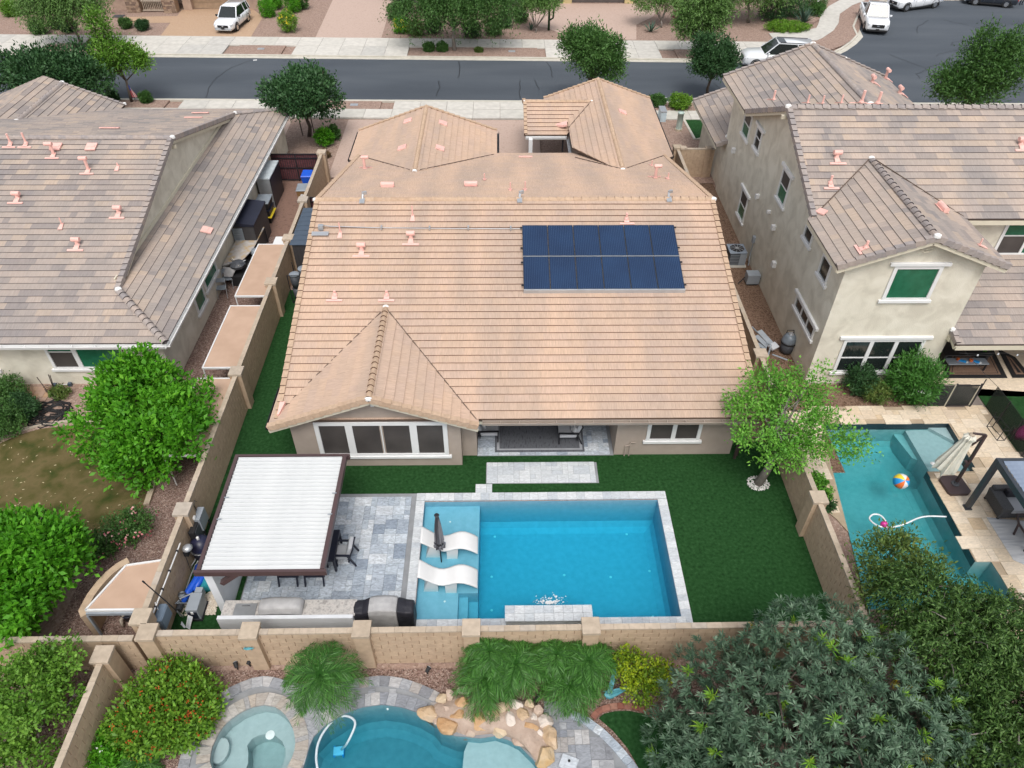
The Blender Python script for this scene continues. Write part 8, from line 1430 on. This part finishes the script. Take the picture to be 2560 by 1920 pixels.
# ---------------------------------------------------------------- rear garden
lt_ = shrub('lantana_shrub', 'broad lantana mound with orange flowers under the rear wall', (-9.35,9.15), 1.55, 1.15, 'lant', 2300, .12, .5, 'f_or', 240, ry=1.45, shell=.8, lobes=6, fs=.06)
shrub('flowering_shrub', 'bright green shrub with white flowers at the bottom left', (-10.71,8.107,0.3), .75, .7, 'bright', 700, .11, .45, 'f_wh', 16, fs=.07)
tree('golden_shrub', 'golden yellow green shrub beside the bird sculpture', (3.85,9.95), [(3.8,10.0,.8,.7,.65,.6),(3.5,10.2,1.1,.4,.4,.4),(4.3,9.8,.7,.5,.5,.5),(3.9,9.4,.6,.5,.4,.45),(4.6,10.1,.6,.4,.4,.4)], .04, 'dur', 560, 7, .08, .6, .08, cat='shrub', up=.3, shell=.3)
def palm(label, c, h, r, nf, tilt=(0,0), group='pygmy palms along the rear wall'):
    t = thing('pygmy_palm', label, 'palm', (c[0],c[1],0), group); tr = MB(); top = Vector((c[0]+tilt[0],c[1]+tilt[1],h)); tr.tube([(c[0],c[1],-.02), Vector((c[0],c[1],0)).lerp(top,.5), top], [.1,.09,.11], 8); mk('trunk', tr, M['bark'], t, True); rc = MB(); Q = []
    for i in range(int(nf*1.5)):
        a = i*2.4+rnd.uniform(-.2,.2); el = rnd.uniform(.15,1.25)*(1 if i % 5 else 1.15); l = r*rnd.uniform(.85,1.15); hz = Vector((math.cos(a),math.sin(a),0)); pts = []
        for s in np.linspace(0,1,9): pts.append(top+hz*(l*math.cos(el*.55)*s*(1-.12*s))+Vector((0,0,l*(math.sin(el)*s*.75-.75*s*s))))
        rc.tube(pts, [.012*(1-.8*s) for s in np.linspace(0,1,9)], 4)
        P = []; D = []
        for s in np.linspace(.08,1,30):
            k = s*8; j = min(7,int(k)); p = pts[j].lerp(pts[j+1],k-j); d = (pts[j+1]-pts[j]).normalized(); sd = d.cross(Vector((0,0,1))).normalized()
            for sg in (-1,1): P.append(p); D.append(d*(.55+.5*s)+sd*sg*(1-.45*s)+Vector((rnd.uniform(-.15,.15),rnd.uniform(-.15,.15),-.2+rnd.uniform(-.3,.25))))
        P = np.array(P); D = np.array(D); ll = r*.30*np.repeat(np.sin(np.linspace(.45,2.75,30)),2)*(.75+.5*NP.random(60)); Q.append(leaf_quads(P, D, NP.normal(size=(60,3))*.5+np.array([0,0,1.]), ll, np.full(60,.017), .0))
    mk('frond', qmesh('frond', np.concatenate(Q), LM['palm']), LM['palm'], t); mk('frond_ribs', rc, LM['palm'], t, kind='stuff'); return t
palm('tall pygmy palm on the curved deck, alone left of the boulders', (-5.0,9.55), 1.65, 1.3, 44)
palm('pygmy palm left in the clump behind the boulders', (-0.482,9.779,0.9), .9, 1.15, 34); palm('pygmy palm behind the leftmost of the clump against the wall', (-0.393,10.361,1.3), 1.3, 1.0, 28); palm('pygmy palm in the middle of the clump above the boulders', (0.355,10.032,1.2), 1.2, 1.15, 34)
palm('pygmy palm between clump and golden shrub against the wall', (1.514,10.298,1.2), 1.2, .95, 28); palm('pygmy palm nearest the golden shrub in the clump', (2.429,10.102,1.2), 1.2, 1.05, 34); palm('pygmy palm overhanging the paver deck below the others', (1.883,9.553,0.8), .85, 1.05, 32); palm('low pygmy palm at the bottom left by the white flowered shrub', (-9.712,7.759,0.3), .4, .7, 22)
# big narrow leaved tree
t = thing('narrow_leaf_tree', 'large dark blue green narrow leaved tree filling the lower right', 'tree', (8.2,8.3,0)); OB = [(7.6,7.6,2.3,2.9,2.5,2.0),(5.9,8.7,1.9,1.7,1.5,1.5),(11.2,7.4,1.7,1.6,1.8,1.2),(4.9,7.6,1.2,1.2,1.2,1.0),(8.3,9.6,2.4,2.0,1.4,1.7),(9.9,8.2,2.0,1.9,1.9,1.6),(7.4,6.2,2.0,2.6,1.8,1.6),(9.9,6.6,1.8,1.9,1.7,1.3),(5.4,6.9,1.5,1.3,1.5,1.2)]
mk('trunk', limbs((8.2,8.3,0), OB, .22, M['bark'], 14, .3, .35, extra=1), M['bark'], t, True)
def rosettes(C_, O, per, L, Wd):
    n = len(C_); P = np.repeat(C_,per,0); O = np.repeat(O,per,0); rad = nrm(NP.normal(size=P.shape)); rad = nrm(rad-O*(rad*O).sum(1,keepdims=True)); k = NP.random((len(P),1)); D = rad*(.35+.9*k)+O*(1.05-.95*k); P = P-O*.0+O*(NP.random((len(P),1))-.6)*L*.7; ll = L*(.75+.5*NP.random(len(P))); Q = leaf_quads(P, D, O+NP.normal(size=P.shape)*.15, ll, np.full(len(P),Wd), -.06); Q[:,2,2] -= ll*.22; return Q
C_, O = blob_pts(OB, 4200, .82, .5); O = nrm(O+np.array([0,0,.45])); a = NP.random(len(C_)); Q = rosettes(C_[a > .035], O[a > .035], 20, .19, .036); mk('crown', qmesh('crown', Q, LM['ole'], np.repeat(NP.random(int(len(Q)/20)),20)*.55+.45*NP.random(len(Q))), LM['ole'], t); sel = (a <= .026) & (O[:,2] > .25); mk('new_growth', qmesh('new_growth', rosettes(C_[sel]+O[sel]*.1, O[sel], 32, .22, .03), LM['newg']), LM['newg'], t, label='lime green new shoots scattered over the dark crown'); sel = (a > .030) & (a <= .034) & (O[:,2] > .3); mk('yellow_shoots', qmesh('yellow_shoots', rosettes(C_[sel]+O[sel]*.12, O[sel], 24, .16, .03), LM['yelg']), LM['yelg'], t, label='yellow orange shoots scattered over the dark crown')
# willow like olive tree
weeping('desert_willow', 'olive green feathery tree with pale twigs overhanging the right garden corner', (12.6,8.8,0), [(12.3,9.6,3.0,1.7,1.5,1.2),(11.6,11.0,2.9,1.1,.9,.9),(13.2,8.1,2.8,1.6,1.6,1.2),(13.6,10.0,2.7,1.4,1.3,1.0),(12.0,7.0,2.4,1.3,1.2,1.0),(14.2,7.0,2.4,1.5,1.4,1.1)], .16, 'willow', 4600, .7, per=9, L=.13, n=16)
tree('ochre_tree', 'yellow olive loose tree over the right wall beside the teal pool', (11.3,12.4), [(11.6,12.6,2.4,1.0,.9,.8),(12.5,12.2,2.3,.8,.8,.7),(11.0,11.9,2.2,.7,.7,.6),(12.1,13.2,2.5,.5,.5,.4)], .07, 'olive', 700, 9, .12, .4, .16, bark='barkg', up=.2, shell=.4)
tree('acacia_tree', 'lime green feathery tree with leaning trunk at the right wall', (9.46,17.5), [(9.9,17.9,3.4,1.5,1.3,.9),(11.0,17.2,3.0,1.1,1.0,.8),(8.6,17.3,2.9,.8,.8,.7),(9.3,18.9,3.7,1.0,.9,.7),(10.8,19.0,3.7,1.0,.9,.7),(11.9,17.0,2.6,.8,.6,.5),(8.4,18.5,3.2,.6,.6,.5),(9.4,16.6,2.6,.8,.6,.6),(10.2,16.7,2.6,.8,.6,.6)], .15, 'acacia', 950, 11, .12, .45, .15, bark='barkg', n=16, fork=.5, extra=2, up=.1, shell=.35)
shrub('oleander_shrub', 'round deep green shrub with white blooms at the house corner', (16.95,22.2), 1.1, 1.9, 'palm', 1500, .17, .22, 'f_wh', 8, shell=.8, fs=.06); shrub('window_shrub', 'dark green shrub under the wide lower window', (14.989,22.561), .75, 1.2, 'dark', 600, .12, .3); shrub('window_shrub', 'loose olive shrub right of the dark one under the lower window', (15.476,22.042), .65, .8, 'olive', 420, .11, .3, shell=.5); shrub('window_shrub', 'low dark shrub beside the acacia near the lower window left side', (14.765,23.45), .8, 1.3, 'dark', 500, .12, .3)
shrub('wall_vine', 'straggling green vine on the gravel strip by the right wall', (11.598,17.124), .4, .6, 'acacia', 260, .1, .5, ry=.8, shell=.4); shrub('wall_vine', 'thin dark vine beside the right wall pillar', (11.647,16.408), .28, .4, 'dark', 140, .1, .4, ry=.5, shell=.4)
mk_p = thing('pot_leaves', 'small tuft of bright leaves in the table pot', 'plant', PLANT_POT); mk('foliage', crown([(PLANT_POT[0],PLANT_POT[1],PLANT_POT[2]+.12,.16,.16,.14)], 40, 5, .03, .12, .4, LM['bright']), LM['bright'], mk_p)
# ---------------------------------------------------------------- street trees
tree('street_tree', 'dense round dark green tree staked in the gravel bed left of the driveway', (-12.83,47.8), bl((-12.6,46.9,3.3), 2.55, 8, seed=2, z=.8), .13, 'dark', 1900, 10, .2, .5, .18, up=.4)
st_k = thing('tree_stakes', 'pair of dark tree stakes beside the round street tree', 'stakes', (-12.8,47.8,0))
for x in (-13.25,-12.45): mk('stake', MB().bar((x,47.85,0),(x-.1,47.85,2.0),.06), M['bark'], st_k)
tree('street_tree', 'wide dark green tree behind the left grey roof', (-30.6,52.4), bl((-30.4,51.6,2.9), 3.4, 9, seed=4, z=.62)+[(-33.2,51.6,2.6,1.6,1.5,1.3),(-27.9,51.4,2.4,1.5,1.4,1.3)], .18, 'dark', 2300, 10, .24, .45, .22, up=.35)
tree('street_tree', 'spindly fresh green tree leaning by the flag', (-26.76,53.6), [(-26.9,53.6,3.6,1.3,1.2,1.3),(-27.3,53.7,5.2,.75,.7,1.2),(-25.6,53.5,3.2,1.0,.8,.8),(-27.6,53.6,2.9,1.0,.9,.8),(-24.9,53.4,3.1,.6,.5,.5)], .10, 'lime', 1000, 9, .2, .35, .2, up=.25, shell=.35, twist=.2)
weeping('mesquite_tree', 'airy mesquite tree across the street at the far left', (-35.27,65.4,.1), [(-36.0,65.5,4.3,2.4,2.0,1.5),(-34,65.2,4.2,1.9,1.7,1.3),(-37.5,65.6,3.8,1.6,1.5,1.2)], .12, 'feather', 1900, 1.3, bark='bark', per=8, L=.2, n=10)
weeping('mesquite_tree', 'wide weeping mesquite tree with bare grey twigs across the street', (-3.83,64.7,.1), [(-3.6,64.9,4.3,2.4,2.1,1.4),(-6.4,65.0,4.0,2.1,1.8,1.3),(-.9,65,4.0,2.1,1.8,1.3),(-4.0,66.5,4.8,2.6,1.8,1.3)], .15, 'mid', 3400, 1.5, bark='barkg', per=8, L=.2, n=12)
tree('palo_verde', 'small multi stem feathery tree on the oval gravel bed', (3.17,69.5,.08), [(3.0,69.8,2.7,1.2,1.1,.9),(4.2,69.5,2.6,1.1,1.0,.8),(2.3,70.0,3.0,.9,.9,.8)], .07, 'feather', 900, 9, .2, .3, .2, bark='barkg', fork=.15, up=.1)
tree('street_oak', 'grey green bushy oak standing behind the right front wing', (6.4,52.8), bl((6.4,52.7,3.9), 2.4, 8, seed=6, z=1.0), .14, 'mid', 2100, 9, .19, .4, .2, up=.35, shell=.45)
tree('street_oak', 'dark oval street tree in front of the long white sport utility', (15.46,54.8), bl((15.2,54.0,3.2), 1.95, 7, seed=7, z=1.05), .11, 'dark', 1600, 9, .19, .35, .16, up=.4)
weeping('willow_acacia', 'tall airy yellow green tree rising behind the dark oval street tree', (16.6,63.0,.1), [(16.4,63,3.4,1.8,1.4,2.0),(17.3,63.2,4.6,1.2,1.1,1.6),(15.5,63,3.0,1.3,1.1,1.4)], .1, 'feather', 1500, 1.0, per=8, L=.22, lift=.9)
tree('palo_verde', 'low branching green tree on the brown bed near the dark garage', (14.66,71.0,.08), [(13.3,71.4,2.4,1.5,1.3,1.0),(15.3,71.6,2.6,1.4,1.3,1.0),(14.3,72.0,3.0,1.2,1.1,.9)], .08, 'feather', 1000, 9, .2, .3, .2, bark='barkg', fork=.2, up=.1)
weeping('mesquite_tree', 'sprawling mesquite tree at the top behind the parked white sport utility', (23.0,72.5,.1), [(22,72.5,3.8,2.6,2.0,1.3),(19.5,72.5,3.8,2.2,1.8,1.3),(24.8,73,3.5,1.9,1.8,1.2)], .13, 'feather', 2400, 1.4, bark='barkg', per=8, L=.2)
tree('street_oak', 'bushy green tree at the right edge behind the grey ridge', (30.6,47.2), [(30.4,47.1,5.2,1.9,1.7,1.6),(28.6,47,4.0,1.3,1.3,1.1),(31.8,47.1,4.8,1.9,1.7,1.6),(30.0,47.1,3.6,2.2,1.8,1.2),(29.6,47,6.6,.5,.5,1.0),(31.4,47,6.3,.7,.7,1.0)], .16, 'mid', 2100, 9, .2, .35, .22, up=.45, shell=.4)
shrub('weed_clump', 'tall thin weeds in front of the white sport utility', (20.8,57.5), 1.0, 1.8, 'feather', 220, .2, .12, shell=.2, up=1.2); 
# shrubs across the street and in front beds
SH = [('grass_clump','tall bright grass clump at the far top left',(-45.301,74.225),.75,1.1,'lime',None,0),('front_shrub','clipped green shrub with orange tips left of the mesquite',(-40.28,68.917),.95,1.25,'mid','f_or',10),('front_shrub','dark shrub in the shade of the mesquite trunk, left side',(-39.475,70.529),.75,.8,'dark',None,0),('front_shrub','dark rounded shrub right behind the mesquite trunk',(-38.019,69.524),.8,1.0,'dark',None,0),('front_shrub','small grey green shrub in the strip by the mesquite base',(-34.328,65.345),.4,.5,'olive',None,0),('front_shrub','clipped green shrub left of the pair near the orange driveway',(-33.384,70.561),.6,.8,'mid',None,0),('front_shrub','clipped dark green shrub of the pair next to the orange driveway',(-31.722,69.958),.65,.85,'dark',None,0),
 ('front_shrub','bright clipped hedge shrub nearest the crossover right side',(-21.546,74.007),.85,1.5,'bright',None,0),('front_shrub','bright tall hedge shrub behind the first near the top edge',(-21.295,76.36),.8,1.5,'bright',None,0),('front_shrub','yellow flecked shrub standing in front of the hedge group',(-18.704,69.651),.9,1.7,'lant','f_ye',70),('front_shrub','green shrub behind the yellow flecked one',(-19.495,75.312),.8,1.6,'bright','f_ye',8),('front_shrub','dark green shrub at the right end of the hedge group',(-18.841,76.377),.7,1.4,'mid',None,0),
 ('front_shrub','deep green clipped shrub left in the bed beside the pink driveway',(-9.55,73.07),.95,1.4,'mid',None,0),('front_shrub','green shrub covered with yellow blossoms by the pink driveway',(-8.656,69.419),.9,1.3,'bright','f_ye',70),('front_shrub','olive red shrub right of the yellow blossomed one',(-7.391,68.679),.85,1.2,'olive',None,0),('front_shrub','dark clipped shrub under the weeping mesquite, left',(-5.927,69.433),.8,1.2,'dark',None,0),('front_shrub','dark clipped shrub under the weeping mesquite, centre right',(-2.438,68.212),.95,1.4,'dark',None,0),('front_shrub','round green shrub right of the weeping mesquite',(-0.536,68.959),.95,1.3,'mid',None,0),('front_shrub','dark shrub behind the round green one near the porch chair',(0.521,70.999),.7,1.4,'dark',None,0),('front_shrub','clipped green shrub under the small feathery tree',(1.868,72.595),.85,1.3,'mid',None,0),('strip_shrub','small round shrub in the planting strip, left of two',(-5.921,64.459),.5,.7,'mid',None,0),('strip_shrub','small round shrub in the planting strip next to the trunk',(-4.859,64.463),.5,.7,'mid',None,0),('strip_shrub','tiny sparse shrub in the middle of the planting strip',(-1.79,64.362),.35,.3,'olive',None,0),
 ('front_shrub','dark shrub on the brown bed near the low branching tree',(17.036,71.307),.5,.5,'dark',None,0),('ground_cover','spreading bright ground cover behind the white sport utility',(25.884,70.273),2.3,.7,'lant',None,0),('front_shrub','dark shrub mass behind the spiky agave, left',(25.354,73.309),1.4,1.6,'dark',None,0),('front_shrub','dark shrub mass behind the agave under the top edge',(27.381,74.186),1.5,1.6,'dark',None,0),('front_shrub','white flowered shrub at the top edge beside the curved path',(30.095,75.983),1.2,1.6,'mid','f_wh',30),('front_shrub','green shrub right of the spiky agave by the path',(29.985,74.788),.8,1.0,'mid',None,0),
 ('front_shrub','clipped bright green shrub in the bed beside the staked tree',(-11.451,46.254),.62,1.15,'bright',None,0),('front_shrub','small clipped shrub right behind the bright one',(-10.999,47.251),.42,.9,'mid',None,0),('dry_tuft','brown dry tuft on gravel below the clipped bright shrub',(-11.249,44.553),.36,.4,'dry',None,0),('strip_shrub','low dark shrub left of the flag in the near strip',(-28.108,53.641),.55,.7,'dark',None,0),('strip_shrub','low green shrub right of the flag in the near strip',(-25.644,53.498),.5,.7,'mid',None,0),('strip_shrub','round dark shrub right of the right wing in the strip',(11.335,52.855),.65,.8,'mid',None,0),('strip_shrub','grassy yellow green shrub in the strip near the porch roof',(12.908,52.419),.85,1.0,'lant',None,0)]
for nm, lb, c, r, h, lm, fl_, fn in SH: shrub(nm, lb, c, r, h, lm, int(260+420*r), .12 if nm != 'grass_clump' else .4, .45 if nm != 'grass_clump' else .08, fl_, fn, shell=.75, fs=.09, z0=.07, stems=False, ry=r*.55 if nm == 'ground_cover' else None, group='shrubs along the street' if nm == 'front_shrub' else None)
def agave(label, c, n, l, w_):
    t = thing('agave', label, 'agave', (c[0],c[1],.07), 'agaves across the street'); 
    for i in range(n):
        a = i*2.4; el = rnd.uniform(.45,1.35); d = Vector((math.cos(a)*math.cos(el),math.sin(a)*math.cos(el),math.sin(el))); sd = Vector((-math.sin(a),math.cos(a),0))*w_; o = Vector((c[0],c[1],.1)); u = d.cross(sd).normalized()*.03
        mk('blade', MB().add([o-sd,o+sd,o+d*l*.5+sd*1.2,o+d*l*.5-sd*1.2,o+d*l,o+d*l*.5+u], [(0,1,5),(1,2,5),(0,5,3),(2,4,5),(5,4,3),(3,2,1,0),(4,2,3)]), LM['agave'], t)
agave('large spiky grey green agave beside the curved path', (28.06,72.335), 26, 1.5, .07); agave('small upright agave on the brown bed near the garage drive', (13.514,69.68), 14, 1.0, .06); agave('small blue agave at the foot of the small feathery tree', (2.788,70.109), 14, .7, .05)
t = thing('columnar_cactus', 'forked dark columnar cactus beside the small feathery tree', 'cactus', (4.374,70.117)); p = (4.374,70.117); mk('trunk', MB().tube([(p[0],p[1],.07),(p[0],p[1],2.2)], .1, 8), LM['dark'], t, True); mk('arm', MB().tube([(p[0],p[1],.9),(p[0]+.35,p[1],1.1),(p[0]+.45,p[1],2.3)], .08, 8), LM['dark'], t, True)
# lawn leaf litter
xs = []
for i in range(240):
    x, y = rnd.uniform(-20,-13.3), rnd.uniform(13.2,20.0); s_ = rnd.uniform(.03,.06); a = rnd.uniform(0,6.28); xs.append([(x,y,.03),(x+math.cos(a)*s_,y+math.sin(a)*s_,.035),(x+math.cos(a)*s_*1.6-math.sin(a)*s_*.5,y+math.sin(a)*s_*1.6+math.cos(a)*s_*.5,.03),(x-math.sin(a)*s_*.6,y+math.cos(a)*s_*.6,.03)])
o = mk('fallen_leaves', qmesh('fallen_leaves', np.array(xs), mat('pale dry leaf', [(.45,.38,.22),(.55,.48,.3)], .9)), None, None, kind='stuff'); o['label'] = 'pale fallen leaves scattered over the patchy lawn'; o['category'] = 'leaves'
